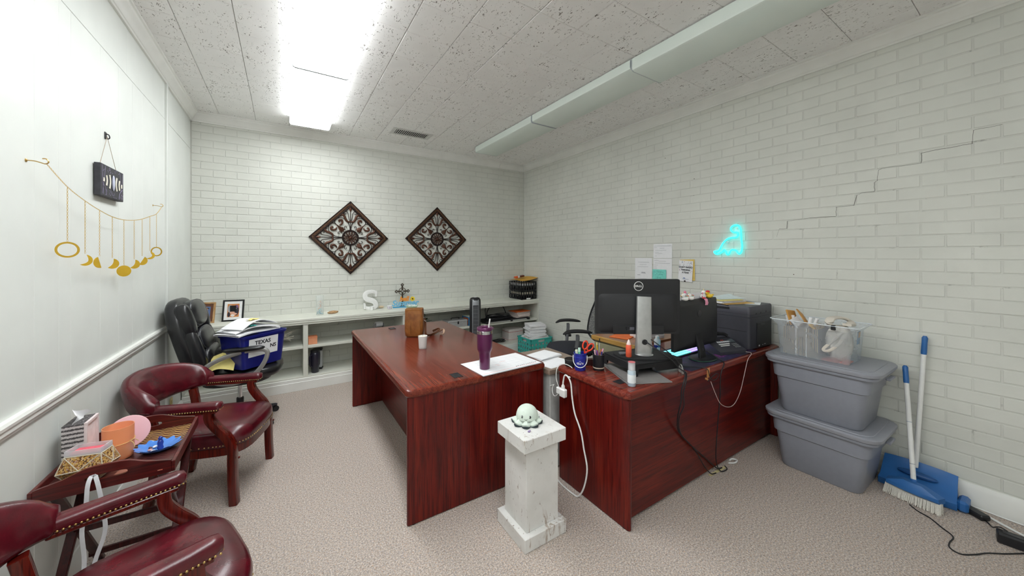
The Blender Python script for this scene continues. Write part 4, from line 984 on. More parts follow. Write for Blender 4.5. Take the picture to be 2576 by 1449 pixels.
body = loft(MB().at(T(PXc, .062, (z0 + z1) / 2) @ Matrix.Rotation(-PI / 2, 4, 'X')), [(rrect(.582, .376, .012), -.0), (rrect(.584, .378, .012), .026)]).build('back_shell', MON, t, 40)
loft(MB().at(T(PXc, .062, (z0 + z1) / 2 - .045) @ Matrix.Rotation(-PI / 2, 4, 'X')), [(rrect(.50, .23, .03), -.010), (rrect(.55, .27, .03), .001)]).build('rear_bulge', MON, body, 40)
MB().at(T(PXc, .0610, z1 - .042)).box(-.278, .278, -.0012, .0, -.032, .034).build('vent_band', perf(), body, smooth=None)
loft(MB().at(T(PXc, .0885, (z0 + z1) / 2) @ Matrix.Rotation(-PI / 2, 4, 'X')), [(rrect(.572, .366, .008), -.001), (rrect(.572, .366, .008), .001)]).build('screen', plain('screen_dark', rgb(20, 24, 34), .15), t, smooth=None)
MB().at(T(PXc, .055, z0 + .034)).box(-.175, .175, -.012, .0, -.033, .028, .004).build('port_housing', MON, body, smooth=None)
for x in (-.075, .06): MB().at(T(PXc + x, .041, z0 + .045)).box(-.012, .012, -.004, .002, -.012, .008, .002).build('cable_plug', BLACK, body, smooth=None)
MB().at(T(PXc - .055, .0425, z0 + .04)).box(-.025, .025, -.0006, .0, -.01, .01).build('rating_label', plain('rating_label', rgb(96, 96, 104), .5), body, smooth=None)
colp = [(.0, .004, .004), (.001, .004, .10), (.004, .010, .22), (.008, .018, .34), (.011, .024, .398)]
MB().sweep(colp, rrect(.108, .034, .014, 4), up=(0, 1, 0), scales=[1.08, 1.0, .95, .93, .92]).build('stand_column', SILVER, t, 40)
MB().at(T(.004, .03, .30)).box(-.035, .035, -.005, .03, -.05, .07, .006).build('mount', BLACK, t)
MB().at(T(.002, -.0165, .098) @ Matrix.Rotation(PI / 2, 4, 'X')).lathe([(.018, .0), (.017, .002), (.0155, .0008), (.004, .0004)], 24).build('cable_hole', plain('hole_dark', rgb(34, 34, 36), .4), t)
MB().at(T(.002, .003, .0125)).lathe([(.058, 0), (.06, .002), (.056, .004)], 28).build('column_collar', SILVER, t)
m = MB().at(T(-.0136, .0585, .466) @ Matrix.Rotation(PI / 2, 4, 'X')); m.tube([(.0305 * math.cos(a), .0305 * math.sin(a), 0) for a in [2 * PI * k / 40 for k in range(40)]], .0020, 6, closed=True)
m.text('D', .019, m.m @ T(-.0185, 0, 0), .0008, bold=.0007).text('E', .017, m.m @ T(-.0055, 0, 0, rz=.7), .0008, bold=.0007).text('L', .019, m.m @ T(.0075, 0, 0), .0008, bold=.0007).text('L', .019, m.m @ T(.0185, 0, 0), .0008, bold=.0007)
m.build('logo', WHITE, t, 40)
t = thing('computer_monitor', 'black computer monitor seen from behind with toy ducks on its top edge', 'monitor', (2.585, 1.425, ZD + .0035))
o0 = [(p.x, p.y) for p in cr([(-.11, -.01, 0), (-.07, -.07, 0), (.03, -.085, 0), (.11, -.05, 0), (.13, .02, 0), (.06, .075, 0), (-.06, .07, 0)], 5, True)]
loft(MB(), [(o0, 0), (o0, .006), ([(x * .95, y * .95) for x, y in o0], .011)]).build('stand_base', BLACK, t, 40)
MB().tube([(x * 1.0, y * 1.0, .0075) for x, y in o0], .0022, 5, closed=True).build('green_trim', plain('green_trim', rgb(36, 90, 72), .2), t)
MB().sweep(cr([(.0, .0, .006), (.005, .005, .05), (.012, .025, .11), (.016, .04, .17)], 4), rrect(.075, .022, .008, 3), up=(0, 1, 0), scales=None).build('stand_neck', BLACK_M, t, 40)
MB().at(T(.007, .0, .062) @ Matrix.Rotation(PI / 2, 4, 'X')).lathe([(.014, -.002), (.013, .004)], 20).build('cable_hole', plain('hole_dark', rgb(34, 34, 36)), t)
c2 = (.03, .07, 1.0235 - ZD)
sh = loft(MB().at(T(c2[0], c2[1] - .022, c2[2]) @ Matrix.Rotation(-PI / 2, 4, 'X')), [(rrect(.50, .30, .03), -.012), (rrect(.555, .345, .012), .006), (rrect(.57, .36, .008), .014), (rrect(.57, .36, .008), .036)]).build('back_shell', MON, t, 40)
loft(MB().at(T(c2[0], c2[1] + .015, c2[2]) @ Matrix.Rotation(-PI / 2, 4, 'X')), [(rrect(.555, .345, .004), -.001), (rrect(.555, .345, .004), .0005)]).build('screen', plain('screen_dark', rgb(20, 24, 34)), t, smooth=None)
MB().at(T(c2[0] + .0, c2[1] - .036, c2[2] + .075) @ Matrix.Rotation(PI / 2, 4, 'X')).lathe([(.026, -.003), (.026, .0006), (.004, .0008)], 28).build('round_emblem', plain('emblem', rgb(52, 52, 54), .3), sh)
# sticky notes on the second monitor
for nm, lb, X_, w_, z_, h_, mt in (('paper_note', 'white paper strip stuck behind the paired unicorn ducks on the second monitor', 2.50, .17, 1.172, .085, PAPER), ('paper_note', 'white paper strip stuck behind the red-capped duck on the second monitor', 2.735, .26, 1.17, .082, PAPER), ('sticky_note', 'orange sticky note hanging off the right edge of the second monitor', 2.915, .06, .968, .078, ORANGE_P), ('sticky_note', 'small white sticky note at the right edge of the second monitor', 2.908, .035, 1.095, .05, PAPER)):
    one(nm, MB().at(T(ry=0.0 if X_ < 2.9 else .12)).box(-w_ / 2, w_ / 2, 0, .0012, 0, h_), mt, lb, 'note', (X_, 1.5125, z_), smooth=None)
# toy ducks
def duck(loc, rz, body_c, extra, label, k=1.0):
    t = thing('toy_duck', label, 'toy duck', loc, rz, 'toy ducks on the monitor')
    B = plain('duck_' + extra, body_c, .35)
    MB().ell((0, 0, .016 * k), (.028 * k, .019 * k, .016 * k), 16, 10).ell((-.026 * k, 0, .026 * k), (.010 * k, .008 * k, .006 * k), 10, 6).build('body', B, t, 60)
    MB().ell((.014 * k, 0, .041 * k), (.0145 * k, .013 * k, .0135 * k), 14, 10).build('head', B, t, 60)
    MB().ell((.030 * k, 0, .038 * k), (.007 * k, .006 * k, .003 * k), 10, 6).build('beak', plain('duck_bill', rgb(240, 190, 60), .4), t, 60)
    for s in (-1, 1): MB().ell((.022 * k, s * .0085 * k, .045 * k), (.0022 * k,) * 3, 8, 6).build('eye', BLACK, t, 60)
    if 'unicorn' in extra: MB().at(T(.018 * k, 0, .053 * k, ry=.25)).lathe([(.0035 * k, 0), (.0005, .016 * k)], 8).build('horn', plain('horn_gold', rgb(236, 216, 150), .4), t)
    for j, c in enumerate((rgb(226, 120, 150), rgb(240, 208, 110), rgb(96, 196, 200))):
        if 'unicorn' in extra: MB().at(T(-.012 * k, 0, (.022 + .0) * k) @ Matrix.Rotation(PI / 2, 4, 'X')).tube([((.020 - .004 * j) * k * math.cos(a), (.020 - .004 * j) * k * math.sin(a), 0) for a in [PI * .45 + PI * .75 * q / 10 for q in range(11)]], .0026 * k, 6).build('rainbow_mane', plain('mane_%d' % j, c, .5), t)
    if 'cap' in extra: MB().ell((.012 * k, 0, .05 * k), (.0155 * k, .0145 * k, .010 * k), 14, 8).build('cap', plain('cap_red_toy', rgb(206, 44, 40), .4), t, 60)
    if 'crest' in extra: MB().ell((.010 * k, 0, .062 * k), (.009 * k, .009 * k, .010 * k), 10, 8).ell((.004 * k, 0, .056 * k), (.010 * k, .006 * k, .006 * k), 10, 6).build('crest', plain('crest_pink', rgb(240, 130, 160), .5), t, 60)
    return t
WD = rgb(246, 244, 240); DZ = 1.2042
duck((2.475, 1.490, DZ), R(150), WD, 'unicorn_a', 'white unicorn duck with a rainbow mane, left of the pair on the second monitor', .95)
duck((2.548, 1.488, DZ), R(165), WD, 'unicorn_b', 'white unicorn duck with a rainbow mane, right of the pair on the second monitor', .95)
duck((2.512, 1.5065, DZ), R(180), rgb(238, 238, 242), 'crest', 'white toy duck with a pink crest behind the unicorn pair', 1.0)
duck((2.72, 1.492, DZ), R(20), WD, 'unicorn_c', 'larger white unicorn duck lying on the second monitor beside the red-capped duck', 1.15)
duck((2.81, 1.492, DZ), R(150), rgb(240, 204, 60), 'cap', 'yellow toy duck with a red cap at the right end of the second monitor', 1.0)
t = thing('pink_tassel', 'fluffy pink tassel hanging over the back edge of the second monitor', 'tassel', (2.70, 1.4645, 1.206))
m = MB()
for k in range(12): m.tube(cr([(random.uniform(-.008, .008), .004, .004), (random.uniform(-.014, .014), -.008, -.004), (random.uniform(-.018, .018), -.012, -.024), (random.uniform(-.016, .016), -.010, -.043)], 3), .0042, 5)
m.build('fringe', plain('tassel_pink', rgb(236, 158, 184), .8), t, 60)
MB().ell((-.01, .003, .008), (.02, .010, .007), 12, 8).build('red_wing', plain('wing_red', rgb(206, 60, 64), .5), t, 60)
# ---- mat, keyboard, phone, printer
def m_galaxy():
    t = NT('galaxy'); v = t.mapping(); n = t.noise(v, 7, 5, .65, 1.2); n2 = t.noise(v, 3.5, 4, .6, .8)
    c = t.ramp(n, [(.35, rgb(30, 26, 52)), (.52, rgb(56, 46, 96)), (.62, rgb(150, 70, 150)), (.72, rgb(214, 120, 180))])
    t.set(Base_Color=t.mix(t.ramp(n2, [(.42, (0, 0, 0, 1)), (.6, (1, 1, 1, 1))]), rgb(46, 44, 62), c), Roughness=.55); return t.m
one('desk_mat', loft(MB(), [(rrect(.93, .42, .015), 0), (rrect(.93, .42, .015), .003)]), m_galaxy(), 'dark galaxy-print desk mat under the keyboard and the phone', 'desk mat', (2.715, 1.52, ZD + .0004), 0, smooth=None)
MZ = ZD + .0036
t = thing('keyboard', 'black keyboard with glowing cyan and violet keys on the desk mat', 'keyboard', (2.60, 1.595, MZ + .0005), R(2))
MB().at(T(rx=R(4))).box(-.215, .215, -.065, .065, .002, .016, .004).build('deck', BLACK, t, smooth=None)
for name, c, k0, k1 in (('cyan', (.10, .85, 1.0, 1), 0, 6), ('aqua', (.1, .95, .8, 1), 6, 9), ('violet', (.35, .25, 1.0, 1), 9, 15)):
    km = glow('key_' + name, c, 1.6)
    me = MB().box(-.0115, .0115, -.010, .010, 0, .006, .002).mesh('key', km)
    for i in range(k0, k1):
        for j in range(4):
            a = R(4); y = -.045 + j * .03; inst(me, 'key', t, (-.196 + i * .028, y * math.cos(a), .016 + y * math.sin(a)), (a, 0, 0))
t = thing('desk_phone', 'black office desk phone with rows of pale buttons on the galaxy mat', 'phone', (2.935, 1.452, MZ + .0005), R(-14))
wed = [(-.095, .0), (.095, .0), (.095, .085), (.06, .092), (-.095, .022)]
MB().at(T(-.135, 0, 0, rz=PI / 2, rx=PI / 2)).prism(wed, 0, .27).build('body', DARK, t, smooth=None)
PM = T(0, -.017, .057, rx=R(24.3))
for k in range(7): MB().at(PM).box(-.055 + k * .021, -.039 + k * .021, .018, .034, .001, .004, .001).build('button', plain('button_pale', rgb(222, 224, 230), .4), t, smooth=None)
MB().at(PM).box(-.06, .05, -.004, .006, .0005, .003).box(-.06, .03, -.022, -.014, .0005, .003).build('label_strip', WHITE, t, smooth=None)
for k in range(9): MB().at(PM).box(.062 + (k % 3) * .02, .076 + (k % 3) * .02, -.05 + (k // 3) * .018, -.038 + (k // 3) * .018, .001, .004, .001).build('button', plain('button_dark', rgb(126, 128, 130), .4), t, smooth=None)
MB().at(PM).box(.072, .125, .015, .05, .0005, .004, .001).build('display', plain('lcd', rgb(90, 100, 104), .2), t, smooth=None)
for x in (-.012, .004): MB().at(PM).box(x + .095 - .08, x + .105 - .08, .04, .05, .001, .004, .001).build('button', plain('button_red', rgb(190, 70, 50), .4), t, smooth=None)
hs = cr([(-.12, .05, .105), (-.09, .062, .118), (-.01, .066, .124), (.07, .062, .118), (.10, .05, .105)], 5)
MB().sweep(hs, rrect(.042, .026, .010, 3), up=(0, 0, 1)).build('handset', BLACK, t, 40)
t = thing('printer', 'dark grey laser printer with papers on its lid at the wall end of the desk', 'printer', (3.318, 1.545, ZD))
pw, pd = .405, .42
loft(MB(), [(rrect(pw - .02, pd - .02, .02), .004), (rrect(pw, pd, .022), .012), (rrect(pw, pd, .022), .262), (rrect(pw - .004, pd - .004, .022), .264)]).build('body', DARK, t, 40)
loft(MB(), [(rrect(pw - .003, pd - .003, .022), .2645), (rrect(pw, pd, .022), .266), (rrect(pw, pd, .022), .286), (rrect(pw - .002, pd - .002, .022), .287)]).build('scanner_unit', DARK, t, 40)
lid = loft(MB(), [(rrect(pw - .002, pd - .002, .022), .2875), (rrect(pw + .002, pd + .002, .024), .290), (rrect(pw + .002, pd + .002, .024), .340), (rrect(pw - .01, pd - .01, .022), .352)]).build('scanner_lid', plain('printer_lid', rgb(78, 78, 86), .5), t, 40)
MB().box(-pw / 2 - .0025, -pw / 2 + .01, -.06, .09, .312, .336, .004).build('lid_grip', BLACK, lid); MB().box(-pw / 2 - .0015, -pw / 2 + .002, -.19, .19, .150, .153).build('seam', BLACK, t, smooth=None)
MB().box(-.09, .17, -pd / 2 - .006, -pd / 2 + .002, .006, .215, .004).build('side_panel', BLACK, t, smooth=None)
MB().box(-.03, .05, -pd / 2 - .0065, -pd / 2 - .003, .19, .206, .002).build('panel_grip', plain('grip', rgb(44, 44, 48), .4), t, smooth=None)
for x, z in ((-.10, .283), (-.02, .285), (.075, .288)): MB().box(x, x + .016, -pd / 2 - .0022, -pd / 2 + .004, z, z + .014, .001).build('vent_notch', BLACK, t, smooth=None)
MB().box(-.065, -.045, -pd / 2 - .0066, -pd / 2 - .005, .022, .034).box(.0, .012, -pd / 2 - .0066, -pd / 2 - .005, .026, .030).box(.035, .06, -pd / 2 - .0066, -pd / 2 - .005, .028, .033).build('panel_marking', plain('grey_print', rgb(200, 200, 206), .5), t, smooth=None)
PT = ZD + .3525
one('manila_envelope', MB().box(-.15, .15, -.11, .11, 0, .006, .002), MANILA, 'manila envelope at the bottom of the paper pile on the printer', 'envelope', (3.27, 1.56, PT), R(-18), smooth=None)
paper_stack('paper_stack', 3.255, 1.60, PT + .0065, .27, .2, 7, R(-12), 'pile of white papers on the manila envelope on the printer', th=.0028)
one('yellow_pad', MB().box(-.12, .12, -.09, .09, 0, .004), YELLOW_P, 'pale yellow paper on top of the pile on the printer', 'paper', (3.22, 1.585, PT + .0275), R(-14), smooth=None)
rows = [[(-.14 + .28 * u, -.10 + .2 * v, .001 + .022 * max(0, u - .55) * (1 if v > .4 else .3) + .012 * (v > .8) * u) for u in [k / 8 for k in range(9)]] for v in [k / 6 for k in range(7)]]
one('paper_sheet', MB().grid(rows).grid([[(x, y, z - .0006) for x, y, z in r[::-1]] for r in rows]), plain('paper_blue_white', rgb(226, 232, 234), .75), 'curling bluish-white sheet on top of the printer pile', 'paper', (3.30, 1.62, PT + .033), R(-20))
one('paper_sheet', MB().box(-.09, .09, -.06, .06, 0, .0012), PAPER, 'loose white sheet at the front edge of the printer lid', 'paper', (3.375, 1.43, PT + .0003), R(20), smooth=None)
# ---- small things around the monitors
t = thing('glue_bottle', 'orange glue bottle with a pointed white cap on the monitor base', 'bottle', (1.905, 1.535, RSZ + .0135))
MB().lathe([(.0165, .0), (.0185, .003), (.0185, .072), (.014, .080)], 20).build('bottle_body', plain('glue_orange', rgb(230, 96, 66), .25), t, 40); MB().lathe([(.014, .080), (.0135, .086), (.004, .112), (.001, .114)], 16).build('nozzle', plain('nozzle', rgb(236, 214, 208), .4), t, 40)
one('remote', MB().box(-.03, .03, -.018, .018, 0, .012, .003).box(-.02, .02, -.012, .012, .012, .0128), plain('remote_grey', rgb(96, 98, 102), .35), 'small grey remote lying on the monitor base beside the orange bottle', 'remote', (1.925, 1.592, RSZ + .0135), -YAW, smooth=None)
t = thing('hand_sanitizer', 'clear bottle with dark blue gel behind the monitor riser', 'bottle', (2.475, 1.72, ZD))
MB().lathe([(.022, .0005), (.0245, .003), (.0245, .062), (.004, .063)], 24).build('gel', plain('gel_blue', rgb(30, 44, 130), .2), t, 60)
MB().lathe([(.0248, .06), (.0248, .100), (.014, .110), (.012, .110), (.0235, .098), (.0235, .062)], 24, caps=False).build('upper_wall', clear('sani_clear', (.9, .95, .98, 1), .5, .08), t, 60); MB().lathe([(.014, .109), (.014, .128), (.008, .131)], 16).build('cap', WHITE, t, 40)
MB().at(T(rz=-YAW)).box(-.012, .012, -.0252, -.0246, .02, .045).build('label', plain('label_white', rgb(234, 240, 242)), t, smooth=None)
one('cable_bracket', MB().sweep(cr([(-.02, 0, .002), (-.015, 0, .03), (.0, 0, .045), (.012, 0, .03), (.014, 0, .002)], 5), rrect(.026, .003, .001, 1), up=(0, 1, 0)), plain('bracket_grey', rgb(176, 176, 172), .5), 'bent grey plastic bracket on the desk in front of the riser', 'bracket', (2.17, 1.335, ZD), R(60))
# ---- cables
def cable(name, label, pts, r, mat, closed=False, parts=()):
    p0 = Vector(pts[0]); o = MB().tube([p - p0 for p in cr(pts, 6)], r, 7).build(name, mat, None, 60); o.location = p0; return tag(o, label, 'cable')
FY = 1.272
cable('monitor_cable', 'pair of black cables from the silver-stand monitor hanging over the desk front to the floor', [(2.03, 1.50, .965), (2.05, 1.44, .93), (2.10, 1.36, .868), (2.13, 1.33, .82), (2.155, 1.30, .790), (2.10, FY - .005, .765), (2.075, FY, .70), (2.07, FY, .634), (2.082, FY + .03, .52), (2.142, FY + .06, .404), (2.278, FY + .06, .276), (2.475, FY + .06, .12), (2.60, FY + .055, .02), (2.66, FY + .05, .006)], .0042, BLACK)
cable('monitor_cable', 'second black cable hanging beside the first in front of the right desk', [(2.06, 1.51, .99), (2.09, 1.43, .94), (2.14, 1.36, .872), (2.17, 1.32, .80), (2.165, 1.295, .783), (2.115, FY - .006, .755), (2.088, FY - .004, .68), (2.10, FY, .60), (2.085, FY + .022, .515), (2.15, FY + .05, .39), (2.30, FY + .05, .25), (2.42, FY + .05, .10), (2.50, FY + .045, .02), (2.56, FY + .04, .006)], .0036, BLACK)
cable('monitor_cable', 'black cable dropping straight down from the second monitor to the floor', [(2.60, 1.40, .84), (2.62, 1.35, .81), (2.63, 1.31, .787), (2.60, 1.278, .778), (2.545, FY - .004, .735), (2.537, FY, .68), (2.553, FY + .01, .553), (2.559, FY + .03, .331), (2.569, FY + .045, .10), (2.60, FY + .03, .012), (2.67, FY + .02, .006), (2.70, FY + .05, .006)], .0036, BLACK)
cable('usb_cable', 'thin black cable coiled at the taped edge of the right desk', [(2.22, 1.45, .80), (2.30, 1.38, .783), (2.37, 1.31, .783), (2.385, 1.276, .774), (2.40, FY - .002, .725), (2.44, FY - .004, .695), (2.49, FY - .004, .70), (2.505, FY - .003, .722), (2.47, FY - .005, .735), (2.41, FY - .006, .72), (2.37, FY - .003, .70)], .0026, BLACK)
cable('phone_cord', 'pale pink phone cord looping down in front of the right desk', [(3.02, 1.36, .782), (3.04, 1.31, .786), (3.01, 1.28, .783), (2.93, FY - .002, .755), (2.885, FY, .66), (2.82, FY, .54), (2.737, FY, .47), (2.647, FY, .465), (2.538, FY, .515), (2.462, FY, .614), (2.415, FY, .69)], .0022, plain('cord_pink', rgb(206, 186, 182), .5))
one('masking_tape', MB().box(-.018, .018, -.0008, 0, -.03, .035).at(T(-.02, 0, -.035, ry=.4)).box(-.02, .02, -.0008, 0, -.006, .006), plain('tape_orange', rgb(206, 142, 84), .6), 'strip of orange masking tape on the front edge of the right desk', 'tape', (2.405, 1.2838, .745), smooth=None)
one('floor_tape', MB().box(-.10, .10, -.010, .010, 0, .0015), plain('tape_yellow', rgb(216, 204, 152), .7), 'strip of yellow tape on the carpet below the right desk', 'tape', (2.60, 1.322, .0005), R(-2), smooth=None)
cable('coiled_cord', 'short white cord curled on the carpet under the right desk', [(2.76, 1.325, .006), (2.80, 1.30, .008), (2.84, 1.305, .012), (2.83, 1.335, .010), (2.80, 1.338, .006)], .006, WHITE)
# white charger and extension cord on the end panel of the right desk
t = thing('charger_block', 'white charger plugged into a cube adapter on the end of the right desk', 'charger', (1.59, 1.80, .62))
MB().box(-.034, -.002, -.025, .028, -.028, .028, .006).build('cube', WHITE, t); MB().box(-.028, -.004, .030, .066, -.022, .024, .006).build('adapter', WHITE, t); MB().at(T(-.016, .004, .028)).lathe([(.013, 0), (.012, .018), (.006, .026)], 12).build('plug', WHITE, t)
EX = 1.583
cable('extension_cord', 'thick white extension cord hanging down the end panel of the right desk', [(1.574, 1.806, .66), (EX - .004, 1.806, .70), (EX - .006, 1.79, .738), (EX - .004, 1.765, .738), (EX, 1.738, .70), (EX, 1.725, .611), (EX, 1.70, .517), (EX, 1.645, .424), (EX, 1.618, .324), (EX, 1.59, .213), (EX - .005, 1.612, .09), (EX - .012, 1.655, .012), (EX - .02, 1.70, .006), (EX - .02, 1.80, .006), (EX + .0, 1.90, .006)], .0055, WHITE)
cable('charging_cable', 'thin white cable from the charger up to the blue bucket', [(1.572, 1.842, .64), (1.562, 1.86, .70), (1.568, 1.862, .76), (1.588, 1.85, .795), (1.61, 1.82, .80), (1.626, 1.79, .79), (1.63, 1.775, .781)], .0026, WHITE)
cable('charging_cable', 'thin white cable looping from the charger into the gap between the desks', [(1.572, 1.85, .60), (1.565, 1.875, .575), (1.57, 1.905, .58), (1.58, 1.925, .61), (1.585, 1.915, .635), (1.60, 1.93, .63), (1.59, 1.96, .615)], .0024, WHITE)
one('cord_clip', MB().box(-.006, 0, -.012, .012, -.006, .006, .002), CHROME, 'tiny metal cord clip under the edge of the right desk', 'clip', (1.6085, 1.778, .7235), smooth=None)
# ================================================================== BUILT-IN SHELF CONTENTS
# ---- photo frames
def photo_frame(loc, rz, w, h, frame_mat, mat_w, pic, label, lean=12, name='photo_frame'):
    t = thing(name, label, 'photo frame', loc, rz); L = T(0, 0, 0, rx=R(-lean)); f = .016
    m = MB().at(L)
    for a in ((-w / 2, w / 2, 0, f), (-w / 2, w / 2, h - f, h), (-w / 2, -w / 2 + f, f, h - f), (w / 2 - f, w / 2, f, h - f)): m.box(a[0], a[1], -.008, .008, a[2], a[3], .002)
    m.build('frame', frame_mat, t, smooth=None)
    MB().at(L).box(-w / 2 + f * .6, w / 2 - f * .6, -.002, .004, f * .6, h - f * .6).build('mount', mat_w, t, smooth=None)
    px, pz = w / 2 - f - .028, h / 2 - f - .03
    pm = MB().at(L).box(-px, px, -.003, -.002, h / 2 - pz, h / 2 + pz).build('photograph', pic[0], t, smooth=None)
    for c, (a, b, cc, d) in pic[1]:
        MB().at(L).ell((a * px, -.0032, h / 2 + b * pz), (cc * px, .0006, d * pz), 14, 6).build('print_patch', c, pm, 60)
    MB().at(T(0, .006, 0)).box(-.028, .028, .012, .014, .01, h * .72).at(T(0, .014 + h * .30, 0, rx=R(22))).box(-.03, .03, -.002, .001, 0, h * .66).build('easel_back', BLACK_M, t, smooth=None)
    return t
skin = plain('print_skin', rgb(224, 170, 146), .5); pale = plain('print_pale', rgb(238, 226, 220), .5); dk = plain('print_dark', rgb(44, 40, 52), .5); tn = plain('print_tan', rgb(206, 132, 70), .5); gy = plain('print_grey', rgb(170, 172, 176), .5); mv = plain('print_mauve', rgb(130, 92, 128), .5)
photo_frame((-.468, 4.93, SZ), R(-8) - .06, .195, .235, plain('frame_black', rgb(22, 22, 24), .4), plain('mat_white', rgb(240, 240, 240), .7), (tn, [(gy, (-.5, .25, .45, .6)), (dk, (.55, -.05, .42, .75)), (mv, (.5, .55, .38, .28)), (pale, (.45, .25, .28, .22)), (skin, (-.15, -.25, .5, .3)), (skin, (.35, -.5, .5, .2)), (dk, (-.7, -.6, .25, .4)), (pale, (-.05, -.75, .35, .2))]), 'black picture frame with a white mat and family photo on the shelf')
photo_frame((-.70, 4.95, SZ), R(-25), .17, .22, wood('frame_oak', rgb(150, 108, 66), rgb(196, 154, 106), rgb(216, 178, 132), 'z', .4, .1), plain('mat_brown', rgb(110, 70, 50), .7), (plain('print_blue', rgb(96, 116, 160), .5), [(tn, (-.2, .6, .6, .3)), (skin, (.2, .1, .3, .25)), (dk, (-.3, -.3, .4, .5)), (plain('print_yellow', rgb(220, 180, 70), .5), (.4, -.7, .4, .25))]), 'light wooden picture frame on the shelf, half hidden by the black leather chair', 8)
# ---- glass cylinder of shells
t = thing('glass_vase', 'narrow clear glass cylinder filled with shells and blue sea glass on the shelf', 'vase', (.375, 4.88, SZ))
MB().lathe([(.040, .0005), (.042, .003), (.042, .235), (.0405, .235), (.0405, .006), (.005, .005)], 28, caps=False).build('glass', clear('vase_glass', (.95, .97, .96, 1), .8, .05), t, 60)
rs = random.Random(3)
for k in range(46):
    z = .012 + (k / 46) * .165; a = rs.uniform(0, 6.3); r_ = rs.uniform(.004, .029); c = ([rgb(70, 170, 196), rgb(120, 206, 220), rgb(50, 130, 170)] if z < .07 else [rgb(226, 200, 184), rgb(240, 236, 230), rgb(206, 150, 120), rgb(180, 176, 180)])[k % 3]
    MB().at(T(r_ * math.cos(a), r_ * math.sin(a), z, rs.uniform(0, 3), rs.uniform(0, 3))).ell((0, 0, 0), (rs.uniform(.006, .010), rs.uniform(.004, .008), .004), 7, 5).build('sea_glass' if z < .07 else 'shell', plain('shell_%d_%d' % (k % 3, z < .07), c, .35), t, 60)
def rock(name, loc, r_, mat, label, cat, rz=0, seed=1):
    rs = random.Random(seed); rows = []
    for i in range(9):
        ph = -PI / 2 + PI * i / 8
        rows.append([(r_[0] * math.cos(ph) * math.cos(a) * (1 + .13 * rs.uniform(-1, 1)), r_[1] * math.cos(ph) * math.sin(a) * (1 + .13 * rs.uniform(-1, 1)), r_[2] * (1 + math.sin(ph) * (1 + .1 * rs.uniform(-1, 1)) * .98)) for a in [2 * PI * j / 12 for j in range(12)]])
    return one(name, MB().grid(rows, cv=True, caps=True), mat, label, cat, loc, rz, smooth=50)
rock('driftwood_piece', (.52, 4.90, SZ - .001), (.065, .026, .019), plain('agate', rgb(176, 140, 100), .5, var=.45, vs=60), 'flat brown driftwood piece on the shelf right of the glass vase', 'driftwood', R(10))
rock('seashell', (1.13, 5.05, SZ - .001), (.038, .028, .017), plain('shell_cream', rgb(226, 206, 174), .5, var=.12), 'small cream seashell on the shelf beside the white letter', 'shell', .4, 5)
# ---- white letter S
m = MB(); sp = cr([(.075, 0, .205), (.06, 0, .228), (.01, 0, .24), (-.05, 0, .222), (-.066, 0, .182), (-.048, 0, .146), (0, 0, .126), (.05, 0, .10), (.068, 0, .064), (.05, 0, .028), (0, 0, .015), (-.05, 0, .026), (-.068, 0, .05)], 6)
sw = [.5 + .55 * math.sin(PI * min(1, max(0, k / (len(sp) - 1)))) for k in range(len(sp))]
m.sweep(sp, rrect(.062, .05, .006, 2), up=(0, 1, 0), scales=sw)
m.prism([(0, 0), (1, 0), (1, 1)], 0, 0) if False else None
m.box(.058, .084, -.024, .024, .168, .246, .004).box(-.084, -.058, -.024, .024, .012, .086, .004)
m.box(-.03, .05, -.02, .02, 0, .014, .003)
t = thing('letter_s', 'large white glittery letter S standing on the shelf', 'letter', (.975, 4.99, SZ + .0003), R(-6))
m.build('letter', plain('letter_white', rgb(238, 238, 236), .6, var=.06, vs=90, bump=.2), t, 40)
t = thing('tealight_holder', 'small white candle cup at the foot of the letter S', 'candle holder', (.985, 4.935, SZ)); MB().lathe([(.022, .0005), (.026, .004), (.026, .045), (.023, .045), (.021, .02), (.004, .02)], 20).build('cup', WHITE, t, 40); MB().lathe([(.018, .02), (.018, .032), (.003, .033)], 16).build('tealight', PAPER, t)
# ---- succulent pot, sign, cross, bowl
t = thing('flower_pot', 'tiny patterned white pot on the shelf left of the hello sign', 'pot', (1.205, 4.91, SZ))
MB().lathe([(.022, .0005), (.026, .004), (.031, .038), (.029, .038), (.026, .03), (.004, .03)], 20).build('pot', plain('pot_pattern', rgb(206, 200, 210), .5, var=.35, vs=80), t, 40); MB().lathe([(.030, .036), (.032, .038), (.032, .044), (.029, .045)], 20).build('rim', PAPER, t)
t = thing('summer_sign', 'orange and light blue cut-out sign reading hello Summer on the shelf', 'sign', (1.42, 4.945, SZ), R(-8))
LB = plain('sign_blue', rgb(116, 190, 226), .5); OR = plain('sign_orange', rgb(242, 150, 48), .5); YE = plain('sign_yellow', rgb(246, 214, 30), .5)
MB().box(-.16, .10, -.02, .02, 0, .014, .003).build('base', plain('sign_base', rgb(64, 160, 206), .5), t)
MB().text('Summer', .105, T(.005, 0, .058, rx=PI / 2), .006, bold=.003, shear=.25).build('word_summer', LB, t, smooth=None)
MB().text('hell', .085, T(-.01, -.006, .118, rx=PI / 2), .006, bold=.003, shear=.25).build('word_hello', OR, t, smooth=None)
fl = MB()
for k in range(9): fl.at(T(.105, -.008, .115, rx=PI / 2) @ Matrix.Rotation(2 * PI * k / 9, 4, 'Z')).ell((.020, 0, 0), (.014, .009, .004), 10, 6)
fl.build('flower', YE, t, 60); MB().ell((.105, -.013, .115), (.011, .005, .011), 12, 8).build('flower_center', plain('flower_brown', rgb(86, 50, 20), .6), t, 60)
t = thing('metal_cross', 'ornate dark metal standing cross behind the hello sign', 'cross', (1.415, 5.045, SZ))
CM = plain('cross_metal', rgb(86, 78, 68), .45, .6, var=.25, vs=60)
